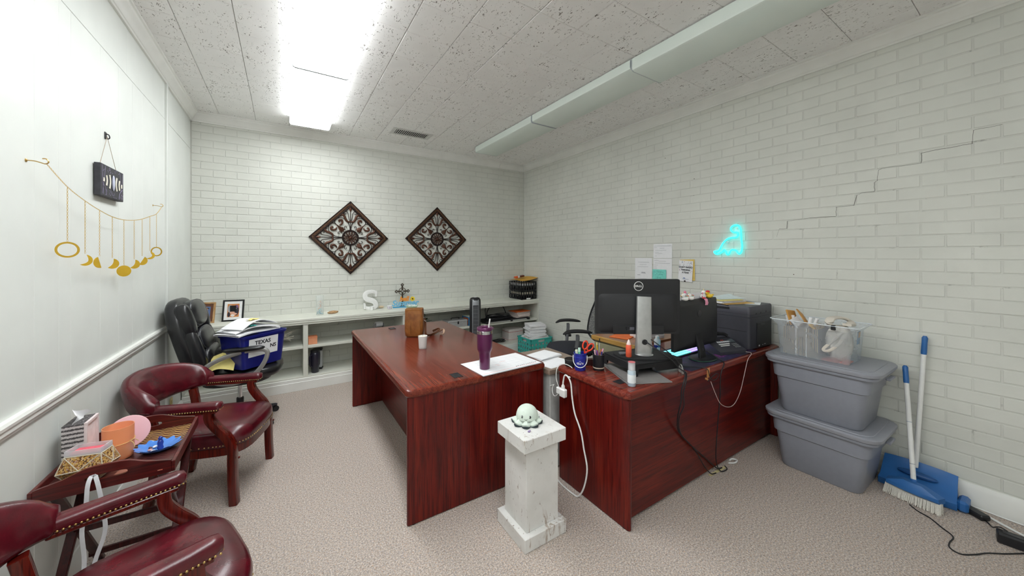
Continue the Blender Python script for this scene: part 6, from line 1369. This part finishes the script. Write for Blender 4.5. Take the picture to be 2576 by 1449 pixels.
# ---- metal scroll medallions on the back wall
BRZ = plain('dark_bronze', rgb(38, 24, 21), .42, .45, var=.35, vs=40); BRZ_L = plain('bronze_highlight', rgb(88, 56, 42), .4, .5, var=.3, vs=50)
ROPE = plain('rope_bronze', rgb(116, 82, 56), .38, .55, var=.2, vs=60)
def medallion(cx, cz, h, label, src=None):
    """diamond of half-diagonal h, built in the local XZ plane"""
    t = thing('scroll_medallion', label, 'wall art', (cx, YB - .004, cz), 0, 'metal scroll medallions on the back wall')
    if src:
        for ch in src.children:
            c = ch.copy(); COL.objects.link(c); c.parent = t; c.scale = (h / src['half'], 1, h / src['half'])
        return t
    t['half'] = h
    q4 = [Matrix.Rotation(k * PI / 2, 4, 'Y') for k in range(4)]
    C = [(0, h), (h, 0), (0, -h), (-h, 0)]
    for k in range(4):
        a, b = Vector((C[k][0], -.012, C[k][1])), Vector((C[(k + 1) % 4][0], -.012, C[(k + 1) % 4][1]))
        inn = .058; d = (b - a).normalized(); n_ = Vector((-a.x - b.x, 0, -a.z - b.z)).normalized()
        bar = MB().add([a + Vector((0, -.006, 0)), b + Vector((0, -.006, 0)), b - d * inn + n_ * inn + Vector((0, -.006, 0)), a + d * inn + n_ * inn + Vector((0, -.006, 0)), a + Vector((0, .010, 0)), b + Vector((0, .010, 0)), b - d * inn + n_ * inn + Vector((0, .010, 0)), a + d * inn + n_ * inn + Vector((0, .010, 0))],
                        [(0, 1, 2, 3)[::-1], (4, 5, 6, 7), (0, 1, 5, 4), (1, 2, 6, 5), (2, 3, 7, 6), (3, 0, 4, 7)]).build('frame_bar', BRZ, t, smooth=None)
        bar.scale = (1, 1, 1); m = MB(); L = (b - a).length; n = 34
        for j in range(n):
            c0 = a + d * (.03 + (L - .06) * (j + .5) / n) + n_ * .027 + Vector((0, -.007, 0)); u = (d * .8 + n_ * 1.0).normalized()
            m.tube([c0 - u * .020 + Vector((0, .003, 0)), c0 + Vector((0, -.005, 0)), c0 + u * .020 + Vector((0, .003, 0))], [.0025, .0052, .0025], 6)
        m.build('rope_border', ROPE, t, 60)
        e = MB()
        for off in (.006, .050): e.tube([a + d * off + n_ * off + Vector((0, -.009, 0)), b - d * off + n_ * off + Vector((0, -.009, 0))], .004, 5)
        e.build('frame_bead', BRZ, t, 60)
    P3 = lambda pts: [(x * h, -.010, z * h) for x, z in pts]
    for k in range(4):
        M_ = q4[k]
        MB().at(M_).tube(P3([(0, .2), (0, .86)]), .0048, 6).build('spine', BRZ, t, 60)
        MB().at(M_).add([(-.0 * h, -.02, .78 * h - .02), (-.045 * h, -.012, .80 * h), (0, -.02, .87 * h), (.045 * h, -.012, .80 * h), (0, -.012, .68 * h), (0, -.004, .80 * h)], [(1, 0, 2)[::-1], (0, 3, 2)[::-1], (4, 0, 1)[::-1], (4, 3, 0)[::-1], (1, 2, 5), (2, 3, 5), (3, 4, 5), (4, 1, 5)]).build('corner_leaf', BRZ_L, t, smooth=None)
        for s in (-1, 1):
            S = lambda pts: P3([(s * x, z) for x, z in pts])
            MB().at(M_).tube(cr(S([(.015, .44), (.045, .56), (.06, .66), (.10, .715), (.15, .70), (.155, .655), (.125, .635), (.108, .66)]), 4), .0042, 5).build('small_scroll', BRZ, t, 60)
            p = cr(S([(.0, .44), (.07, .435), (.12, .50), (.15, .58), (.20, .625), (.235, .60), (.225, .565)]), 4); n = len(p)
            MB().at(M_).tube(p, [.012 * math.sin(PI * min(1, (j + 3) / (n + 1))) ** .7 + .003 for j in range(n)], 7).build('acanthus_wing', BRZ_L, t, 60)
            MB().at(M_).tube(cr(S([(.012, .21), (.014, .27), (.035, .36), (.10, .47), (.20, .535), (.30, .53), (.375, .46), (.38, .38), (.345, .345)]), 4), .0042, 6).build('large_scroll', BRZ, t, 60)
            p = cr(S([(.275, .335), (.225, .36), (.20, .415), (.215, .465), (.26, .475), (.285, .445), (.262, .42)]), 4); n = len(p)
            MB().at(M_).tube(p, [.004 + .010 * math.sin(PI * min(1, (j + 2) / (n + 2))) for j in range(n)], 7).build('curl_leaf', BRZ_L, t, 60)
            MB().at(M_).tube(cr(S([(.12, .20), (.15, .25), (.145, .295), (.115, .31), (.098, .285), (.112, .268)]), 4), .004, 5).build('inner_curl', BRZ, t, 60)
        D = q4[k] @ Matrix.Rotation(PI / 4, 4, 'Y')
        pl = [(0, .23), (-.035, .26), (-.06, .25), (-.055, .30), (-.072, .315), (-.042, .36), (-.022, .42), (0, .52), (.022, .42), (.042, .36), (.072, .315), (.055, .30), (.06, .25), (.035, .26)]
        m = MB().at(D); n = len(pl); V_ = [(x * h, -.012, z * h) for x, z in pl] + [(0, -.026, .36 * h), (0, -.004, .36 * h)]
        m.add(V_, [(j, (j + 1) % n, n) for j in range(n)] + [((j + 1) % n, j, n + 1) for j in range(n)]).build('palmette', BRZ_L, t, smooth=None)
    B = Matrix.Translation((0, -.012, 0)) @ Matrix.Rotation(PI / 2, 4, 'X')
    m = MB().at(B)
    for r_, w_ in ((.20, .008), (.178, .005)): m.tube([(r_ * h * math.cos(a), r_ * h * math.sin(a), 0) for a in [2 * PI * j / 44 for j in range(44)]], w_, 6, closed=True)
    m.build('center_ring', BRZ, t, 60)
    m = MB().at(B); m.ell((0, 0, .004), (.032 * h * 1.3, .032 * h * 1.3, .012), 12, 8)
    for ring, (rr, n, sz) in enumerate(((.065, 8, .024), (.115, 12, .028), (.155, 14, .02))):
        for j in range(n):
            a = 2 * PI * (j + .5 * ring) / n; m.ell((rr * h * math.cos(a), rr * h * math.sin(a), .004), (sz * h, sz * h * .8, .009), 8, 6)
    m.build('rosette', BRZ_L, t, 60)
    m = MB().at(B)
    for j in range(12):
        a = 2 * PI * j / 12; m.tube([(.04 * h * math.cos(a), .04 * h * math.sin(a), 0), (.178 * h * math.cos(a + .2), .178 * h * math.sin(a + .2), 0)], .005, 5)
    m.build('rosette_web', BRZ, t, 60)
    return t
m0 = medallion(.752, 1.773, .487, 'larger-looking dark bronze scroll medallion on the left of the back wall')
medallion(1.962, 1.785, .484, 'dark bronze scroll medallion on the right of the back wall, nearer the corner', m0)
del m0['half']
# ---- papers on the right wall
WX = XR - .0015
def wall_sheet(name, y0, y1, z0, z1, mat, label, cat='paper', tilt=0, dx=0, lines=None, curl=.004):
    t = thing(name, label, cat, (WX - dx, (y0 + y1) / 2, (z0 + z1) / 2)); w_, h_ = abs(y1 - y0), z1 - z0
    rows = [[(-curl * (u - .5) ** 2 * 4 * (1 if v < .5 else .4) - .001, -w_ / 2 + w_ * u, -h_ / 2 + h_ * v) for u in [k / 6 for k in range(7)]] for v in [k / 4 for k in range(5)]]
    M_ = Matrix.Rotation(tilt, 4, 'X'); MB().at(M_).grid([r[::-1] for r in rows]).grid([[(x + .0006, y, z) for x, y, z in r] for r in rows]).build('sheet', mat, t, 60)
    if lines:
        m = MB().at(M_); rs = random.Random(len(label))
        for (fz, a, b, th) in lines: m.box(-curl - .0022, -curl - .0016, (.5 - b) * w_, (.5 - a) * w_, (fz - .5) * h_ - th, (fz - .5) * h_ + th)
        m.build('print', INK_L, t, smooth=None)
    return t
wall_sheet('wall_paper_sheet', 2.546, 2.778, 1.205, 1.507, PAPER, 'white printed sheet taped to the brick wall, leftmost behind the monitor', lines=[(.84, .2, .85, .0012), (.75, .3, .7, .001), (.66, .15, .8, .001), (.44, .4, .62, .003), (.41, .38, .65, .0015), (.34, .15, .32, .002), (.2, .2, .7, .001)])
wall_sheet('wall_paper_sheet', 2.296, 2.528, 1.215, 1.502, PAPER, 'white printed sheet on the brick wall behind the teal note', lines=[(.93, .05, .3, .001), (.9, .3, .7, .001), (.82, .1, .9, .001), (.74, .05, .25, .001), (.68, .05, .2, .001), (.62, .05, .2, .001)])
wall_sheet('wall_paper_sheet', 2.294, 2.526, 1.507, 1.667, PAPER, 'white printed half sheet taped topmost on the brick wall', lines=[(.86, .05, .95, .0012), (.75, .05, .2, .001), (.7, .35, .6, .001), (.55, .1, .7, .001), (.42, .1, .3, .001), (.32, .1, .5, .001), (.15, .08, .2, .001)])
t = wall_sheet('teal_note', 2.362, 2.534, 1.235, 1.379, plain('note_teal', rgb(128, 222, 208), .7), 'teal handwritten note with a heart on the brick wall above the monitor', 'note', 0, .008)
m = MB()
for k in range(13):
    z = .045 - .028 * (k // 7); y = .06 - .018 * (k % 7) - (.015 if k > 6 else 0); q = [( -.0065, y + random.uniform(-.006, .006), z + random.uniform(-.009, .009)) for _ in range(4)]; m.tube(q, .0009, 4)
hp = [(-.0065, .0, -.052), (-.0065, .02, -.032), (-.0065, .022, -.018), (-.0065, .012, -.014), (-.0065, .0, -.024), (-.0065, -.012, -.014), (-.0065, -.022, -.018), (-.0065, -.02, -.032)]
m.tube(cr(hp, 4, True), .0009, 4, closed=True).build('handwriting', plain('pen_blue', rgb(30, 70, 90), .6), t)
wall_sheet('gold_envelope', 2.040, 2.196, 1.275, 1.494, plain('env_gold', rgb(236, 204, 110), .6), 'golden yellow envelope on the brick wall behind the birthday card', 'envelope', R(-2), .002)
t = wall_sheet('birthday_card', 2.058, 2.212, 1.262, 1.483, PAPER, 'white speckled birthday card pinned to the brick wall', 'card', R(3), .010)
B = Matrix.Rotation(R(3), 4, 'X') @ T(-.0065, 0, 0) @ Matrix(((0, 0, -1, 0), (-1, 0, 0, 0), (0, 1, 0, 0), (0, 0, 0, 1)))
m = MB()
for k, wd in enumerate(("DON'T SWEAT", 'TURNING', 'A YEAR')): m.text(wd, .0225, B @ T(0, .040 - .028 * k, 0), .0004, bold=.0005)
m.build('card_text', INK, t, smooth=None); rs = random.Random(4)
for k, c in enumerate((rgb(60, 64, 80), rgb(206, 110, 96), rgb(90, 130, 170))):
    m = MB()
    for j in range(26):
        y, z = rs.uniform(-.07, .07), rs.uniform(-.02, .105)
        if abs(z - .01) < .045 and abs(y) < .055: continue
        m.at(B @ T(y, z, 0)).lathe([(.0028, -.0003), (.0028, .0004)], 6)
    stuff(m.build('speckles', plain('speckle_%d' % k, c, .6), t, smooth=None))
MB().at(B).box(-.02, .0, -.078, -.070, 0, .0006).box(-.03, .04, -.084, -.082, 0, .0006).build('card_logo', plain('logo_blue', rgb(110, 130, 180), .6), t, smooth=None); MB().at(B).box(-.008, .008, -.112, -.098, 0, .006, .002).build('clip', BLACK, t, smooth=None)
# ---- neon dinosaur
dn = [(1.834, 1.577), (1.79, 1.588), (1.76, 1.645), (1.724, 1.687), (1.682, 1.704), (1.639, 1.705), (1.622, 1.722), (1.626, 1.751), (1.659, 1.755), (1.681, 1.777), (1.677, 1.805), (1.648, 1.821), (1.616, 1.815), (1.598, 1.787), (1.594, 1.732), (1.59, 1.671), (1.585, 1.622), (1.591, 1.574), (1.607, 1.553), (1.622, 1.562), (1.636, 1.584), (1.671, 1.592), (1.689, 1.575), (1.7, 1.55), (1.719, 1.55), (1.727, 1.575), (1.742, 1.591), (1.766, 1.568), (1.803, 1.552), (1.827, 1.558)]
t = thing('neon_dinosaur', 'glowing turquoise neon long-necked dinosaur sign on the brick wall', 'neon sign', (XR, 1.70, 1.68))
pts = cr([(-.022, y - 1.70, z - 1.68) for y, z in dn], 4, True)
MB().tube(pts, .0078, 8, closed=True).build('neon_tube', glow('neon_turquoise', (.02, .95, .90, 1), 2.4, (.1, .8, .8, 1)), t, 60)
MB().tube([(p.x + .009, p.y, p.z) for p in pts], .004, 6, closed=True).build('backing', clear('neon_backing', (.7, .95, .95, 1), .4, .2), t, 60)
for y, z in ((1.628, 1.79), (1.715, 1.664)): MB().at(T(-.02, y - 1.70, z - 1.68, ry=-PI / 2)).lathe([(.009, -.018), (.009, 0), (.007, .002), (.003, .001)], 16).build('stand_off', WHITE, t, 40)
MB().box(-.02, -.002, .118, .134, -.128, -.116, .003).build('cable_end', BLACK, t, smooth=None)
# ================================================================== BINS, BROOM, FLOOR CORDS
def bin_tote(z0, label, open_=0.0):
    t = thing('storage_bin', label, 'storage bin', (3.288, .905, z0), 0, 'grey storage bins stacked by the desk')
    rr = lambda wx, wy, r: rrect(wx, wy, r, 6)
    loft(MB(), [(rr(.38, .42, .05), 0), (rr(.40, .44, .055), .012), (rr(.435, .50, .06), .245), (rr(.455, .525, .062), .252), (rr(.465, .545, .065), .345), (rr(.50, .60, .07), .350), (rr(.505, .606, .072), .366), (rr(.49, .59, .07), .368), (rr(.45, .53, .06), .34), (rr(.37, .41, .05), .01), (rr(.02, .02, .005), .01)]).build('tub', GREY_PL, t, 40)
    m = MB().at(T(0, 0, .3695, rx=R(-open_)))
    loft(m, [(rr(.515, .62, .085), 0), (rr(.522, .632, .09), .006), (rr(.522, .632, .09), .022), (rr(.505, .612, .085), .030), (rr(.46, .55, .075), .0305), (rr(.455, .545, .074), .034)]).build('lid', plain('grey_lid', rgb(150, 152, 160), .4, var=.03), t, 40)
    for y in (-.315, .315): MB().box(-.06, .06, y - .012, y + .012, .335, .35, .004).build('handle_lip', GREY_PL, t)
    return t
bin_tote(0, 'grey plastic storage bin on the carpet, lower of the two by the desk')
bin_tote(.4045, 'grey plastic storage bin stacked on top of the other, under the clear bin', 0.0)
CBZ = .8095
t = thing('clear_bin', 'clear plastic bin full of folders on top of the grey bins', 'clear bin', (3.255, .945, CBZ))
rr = lambda wx, wy, r: rrect(wx, wy, r, 4)
CLR = clear('clear_plastic', rgb(232, 238, 244), .72, .2)
loft(MB(), [(rr(.245, .39, .02), 0), (rr(.25, .395, .022), .006), (rr(.28, .425, .025), .215), (rr(.31, .47, .03), .238), (rr(.325, .50, .03), .252), (rr(.325, .50, .03), .258), (rr(.315, .49, .03), .258)], caps=False).build('tub', CLR, t, 40)
MB().box(-.115, .115, -.19, .19, .001, .004).build('bottom', CLR, t, smooth=None)
MB().tube([(x, y, .255) for x, y in rr(.325, .50, .03)], .0035, 6, closed=True).build('rim', plain('rim_white', rgb(222, 228, 232), .4), t)
MB().at(T(.055, -.1985, .165, rx=R(4))).box(-.03, .03, -.001, 0, -.045, .045).build('sticker', plain('sticker_blue', rgb(86, 140, 180), .4, var=.5, vs=60), t, smooth=None); MB().at(T(.06, -.2, .185, rx=R(4))).box(-.02, .026, -.0012, -.0004, -.02, .02).build('sticker_print', plain('sticker_orange', rgb(206, 160, 110), .4), t, smooth=None)
MB().box(-.165, -.150, -.135, -.11, .228, .262, .003).build('clip', BLACK, t, smooth=None)
FC = [plain('folder_a', rgb(186, 170, 150), .7), plain('folder_b', rgb(164, 156, 152), .7), plain('folder_c', rgb(206, 186, 156), .7), plain('folder_d', rgb(142, 140, 146), .7)]
rs = random.Random(21)
for k in range(36):
    tab = MB().box(-.112, .112, -.0018, .0018, 0, .205 + rs.uniform(-.004, .006)); x = rs.choice((-.09, -.03, .03)); tab.box(x, x + .05, -.0012, .0012, .2, .222)
    o = one('file_folder', tab, FC[k % 4], 'tan file folder standing in the row inside the clear bin', 'folder', (3.255, 1.118 - k * .0058, CBZ + .005), group='file folders in the clear bin', smooth=None); o.rotation_euler = (rs.uniform(-.006, .006), 0, rs.uniform(-.004, .004))
for k, (y, lb) in enumerate(((1.045, 'left'), (.985, 'right'))): one('white_divider', MB().box(-.116, .11, -.002, .002, 0, .212), PAPER, 'white divider sheet among the tan folders, %s of the two' % lb, 'divider', (3.253, y - .0032, CBZ + .0055), smooth=None)
def stick_out(name, loc, w_, h_, th, mat, rx, ry, label, cat):
    o = MB().at(T(rx=rx, ry=ry)).box(-w_ / 2, w_ / 2, -th / 2, th / 2, 0, h_, .003).build(name, mat, None, None); o.location = loc; return tag(o, label, cat)
stick_out('padded_envelope', (3.22, 1.075, CBZ + .205), .15, .115, .010, plain('kraft', rgb(206, 150, 72), .6), R(-18), R(8), 'tall kraft padded envelope sticking out of the clear bin', 'envelope')
stick_out('padded_envelope', (3.27, 1.005, CBZ + .205), .12, .13, .008, plain('kraft_b', rgb(196, 140, 64), .6), R(-35), R(24), 'slanted kraft envelope flap sticking up highest from the clear bin', 'envelope')
stick_out('white_card', (3.20, 1.03, CBZ + .205), .12, .075, .010, PAPER, R(-40), R(-8), 'white card leaning in front of the kraft envelopes in the clear bin', 'card')
for k, (y, x) in enumerate(((1.105, 3.20), (1.085, 3.21), (.985, 3.20), (.965, 3.215))):
    o = MB().at(T(rx=R(10 * (k - 1)))).lathe([(.010, 0), (.011, .002), (.011, .068), (.009, .069), (.008, .002)], 14).build('paper_roll', PAPER, None, 40); o.location = (x, y, CBZ + .212); tag(o, ('white paper roll at the desk end of the clear bin', 'second white paper roll from the desk end of the clear bin', 'white paper roll before the canvas bag in the clear bin', 'white paper roll nearest the canvas bag in the clear bin')[k], 'paper roll')
stick_out('kraft_card', (3.21, .935, CBZ + .20), .13, .05, .012, plain('kraft_c', rgb(210, 170, 104), .7), R(-50), R(5), 'crumpled kraft paper beside the canvas bag in the clear bin', 'paper')
t = thing('canvas_bag', 'crumpled off-white canvas bag with straps stuffed into the clear bin', 'bag', (3.245, .83, CBZ + .006))
CV = plain('canvas', rgb(216, 208, 196), .9, bump=.4, bs=300); rs = random.Random(2); rows = []
for i in range(13):
    ph = -PI / 2 + PI * i / 12
    rows.append([((.115 * math.cos(ph) ** .5 if math.cos(ph) > 0 else 0) * math.cos(a) * (1 + .10 * math.sin(5 * a + 4 * ph)), .062 * (max(0, math.cos(ph)) ** .5) * math.sin(a) * (1 + .14 * math.sin(4 * a - 3 * ph)), .118 + .118 * math.sin(ph) + .010 * math.sin(6 * a) * math.cos(ph)) for a in [2 * PI * j / 26 for j in range(26)]])
MB().grid(rows, cv=True).build('bag', CV, t, 60)
MB().sweep(cr([(-.05, .02, .225), (-.07, .035, .255), (-.04, .03, .285), (.03, .0, .288), (.07, -.03, .27), (.05, -.05, .245), (-.02, -.045, .25)], 5), rrect(.05, .016, .006, 2), up=(0, 0, 1)).build('folded_top', CV, t, 60)
MB().sweep(cr([(-.118, -.04, .21), (-.121, .0, .15), (-.122, .045, .09), (-.121, .05, .07), (-.121, .02, .075), (-.121, -.03, .13), (-.119, -.055, .19)], 5), rrect(.018, .003, .001, 1), up=(1, 0, 0)).build('strap', CV, t, 60)
one('red_booklet', MB().box(-.06, .06, -.07, .07, 0, .005), plain('booklet_red', rgb(206, 110, 96), .5), 'thin red booklet on the floor of the clear bin beneath the canvas bag', 'booklet', (3.20, .83, CBZ + .0045), smooth=None)
# ---- broom
t = thing('broom', 'broom with blue head and white bristles leaning on the wall before the dustpan', 'broom', (3.30, .495, 0))
wl = lambda p: (p[0] - 3.30, p[1] - .495, p[2])
a, b = Vector(wl((3.318, .495, .115))), Vector(wl((3.508, .562, .80)))
MB().tube([a, a.lerp(b, .845)], .0125, 14).build('pole', WHITE, t, 60)
MB().tube([a.lerp(b, .84), a.lerp(b, .86), a.lerp(b, .93), a.lerp(b, .985), b], [.0135, .0145, .0135, .0145, .008], 14).build('grip', BLUE_PL, t, 60)
for k in (.15, .5): MB().tube([a.lerp(b, k), a.lerp(b, k + .004)], .0129, 14).build('pole_joint', plain('pole_joint', rgb(150, 160, 176), .5), t)
HM = T(0, 0, 0, rz=R(-81)) 
hd_ = MB().at(Matrix.Rotation(R(-98.9), 4, 'Z'))
hp = [(-.125, -.03), (.125, -.03), (.115, .028), (.03, .04), (-.03, .04), (-.115, .028)]
hd_ = MB().at(Matrix.Rotation(R(81), 4, 'Z')); loft(hd_, [([(x, y * .8 - .0) for x, y in hp], .062), ([(x, y) for x, y in hp], .07), ([(x * .98, y) for x, y in hp], .09), ([(x * .35, y * .6 + .0) for x, y in hp], .125)]).build('head', BLUE_PL, t, 30)
MB().tube([a - (b - a).normalized() * .02, a + (b - a).normalized() * .02], .0155, 12).build('ferrule', BLUE_PL, t, 60)
m = MB().at(Matrix.Rotation(R(81), 4, 'Z')); rs = random.Random(6)
for i in range(60):
    for j in range(4):
        x = -.118 + .236 * i / 59; y = -.018 + .012 * j; m.tube([(x, y, .066), (x * 1.06 + rs.uniform(-.003, .003), y * 1.2 + .022 + rs.uniform(-.004, .004), .002 + rs.uniform(0, .005))], .0017, 3)
stuff(m.build('bristles', plain('bristle', rgb(224, 220, 210), .7, var=.12, vs=200), t, smooth=None))
# ---- dustpan
t = thing('dustpan', 'tall blue dustpan with a long white pole leaning on the brick wall', 'dustpan', (3.45, .50, 0))
wl = lambda p: (p[0] - 3.45, p[1] - .50, p[2])
a, b = Vector(wl((3.487, .512, .15))), Vector(wl((3.538, .478, 1.01)))
MB().tube([a, a.lerp(b, .865)], .0125, 14).build('pole', WHITE, t, 60)
MB().tube([a.lerp(b, .86), a.lerp(b, .88), a.lerp(b, .95), a.lerp(b, .985), b], [.0135, .0145, .0135, .0145, .008], 14).build('grip', BLUE_PL, t, 60)
dp = [(.165, .0, .0), (.165, .075, .17), (-.155, .085, .165), (-.165, .0, .0)]
rows = []
for i in range(13):
    u = i / 12; y = .165 - .33 * u; bow = 1 - (2 * u - 1) ** 2
    rows.append([(-.055 - .012 * bow, y * 1.02, .004), (-.06 - .02 * bow, y * 1.02, .045), (-.02 - .018 * bow, y, .06 + .015 * bow), (.03 + .01 * bow, y * .98, .12), (.072, y * .97, .165 + .01 * bow), (.078, y * .97, .163 + .01 * bow), (.05, y * .97, .10), (.06, y * .98, .02), (.055, y * 1.0, .004)])
MB().grid(rows, cv=True, caps=True).build('pan', BLUE_PL, t, 45)
MB().ell((.004, .0, .115), (.025, .09, .018), 18, 8).build('pan_rib', plain('blue_plastic_dark', rgb(34, 84, 144), .4), t, 60)
MB().box(-.055, .06, -.21, -.166, .004, .07, .012).build('hood_side', BLUE_PL, t)
# ---- cords, power strip, adapter
t = thing('power_strip', 'black power strip with white plugs on the carpet in the right corner', 'power strip', (3.255, .085, 0), R(8))
MB().box(-.032, .032, -.11, .10, .001, .055, .006).build('strip_body', BLACK, t); MB().box(-.014, .014, -.08, .08, .0552, .057, .0005).build('socket_face', plain('strip_face', rgb(50, 50, 54), .4), t, smooth=None)
MB().box(.002, .02, -.02, .006, .057, .095, .004).build('plug', plain('plug_grey', rgb(206, 206, 206), .4), t); MB().box(-.016, .012, -.085, -.055, .057, .08, .004).build('plug', WHITE, t)
t = thing('power_adapter', 'black laptop power brick lying on the carpet by the baseboard', 'adapter', (3.44, .272, 0), R(-35)); MB().box(-.028, .028, -.055, .055, .001, .032, .007).build('brick', BLACK, t)
cable('floor_cable', 'thin black cord meandering across the carpet from the broom to the power strip', [(3.24, .50, .004), (3.199, .46, .004), (3.174, .409, .004), (3.12, .36, .004), (3.07, .314, .004), (2.99, .318, .004), (2.939, .311, .004), (2.925, .275, .004), (2.98, .235, .004), (3.05, .20, .004), (3.12, .15, .004), (3.215, .09, .006)], .0032, BLACK)
cable('floor_cable', 'black cord running from the laptop power brick to the power strip', [(3.41, .235, .01), (3.37, .21, .006), (3.33, .20, .02), (3.27, .175, .062), (3.255, .15, .062)], .0035, BLACK)
cable('floor_cable', 'thin black cord from the laptop power brick back under the broom', [(3.47, .32, .01), (3.44, .37, .004), (3.38, .41, .004), (3.34, .45, .004)], .0026, BLACK)
cable('floor_cable', 'thick white cord lying straight along the carpet beside the baseboard', [(3.535, .33, .007), (3.50, .268, .007), (3.447, .19, .007), (3.40, .11, .007), (3.36, .03, .007), (3.33, -.08, .007)], .0062, WHITE)
cable('floor_cable', 'thin white cord hugging the foot of the right baseboard', [(3.545, .31, .005), (3.535, .24, .005), (3.532, .15, .005), (3.535, .05, .005), (3.535, -.1, .005)], .004, WHITE)
cable('floor_cable', 'curved white cord rising out of the power strip plug', [(3.262, .08, .095), (3.27, .085, .14), (3.30, .06, .19), (3.36, .01, .20), (3.42, -.05, .15), (3.46, -.12, .03)], .0075, WHITE)
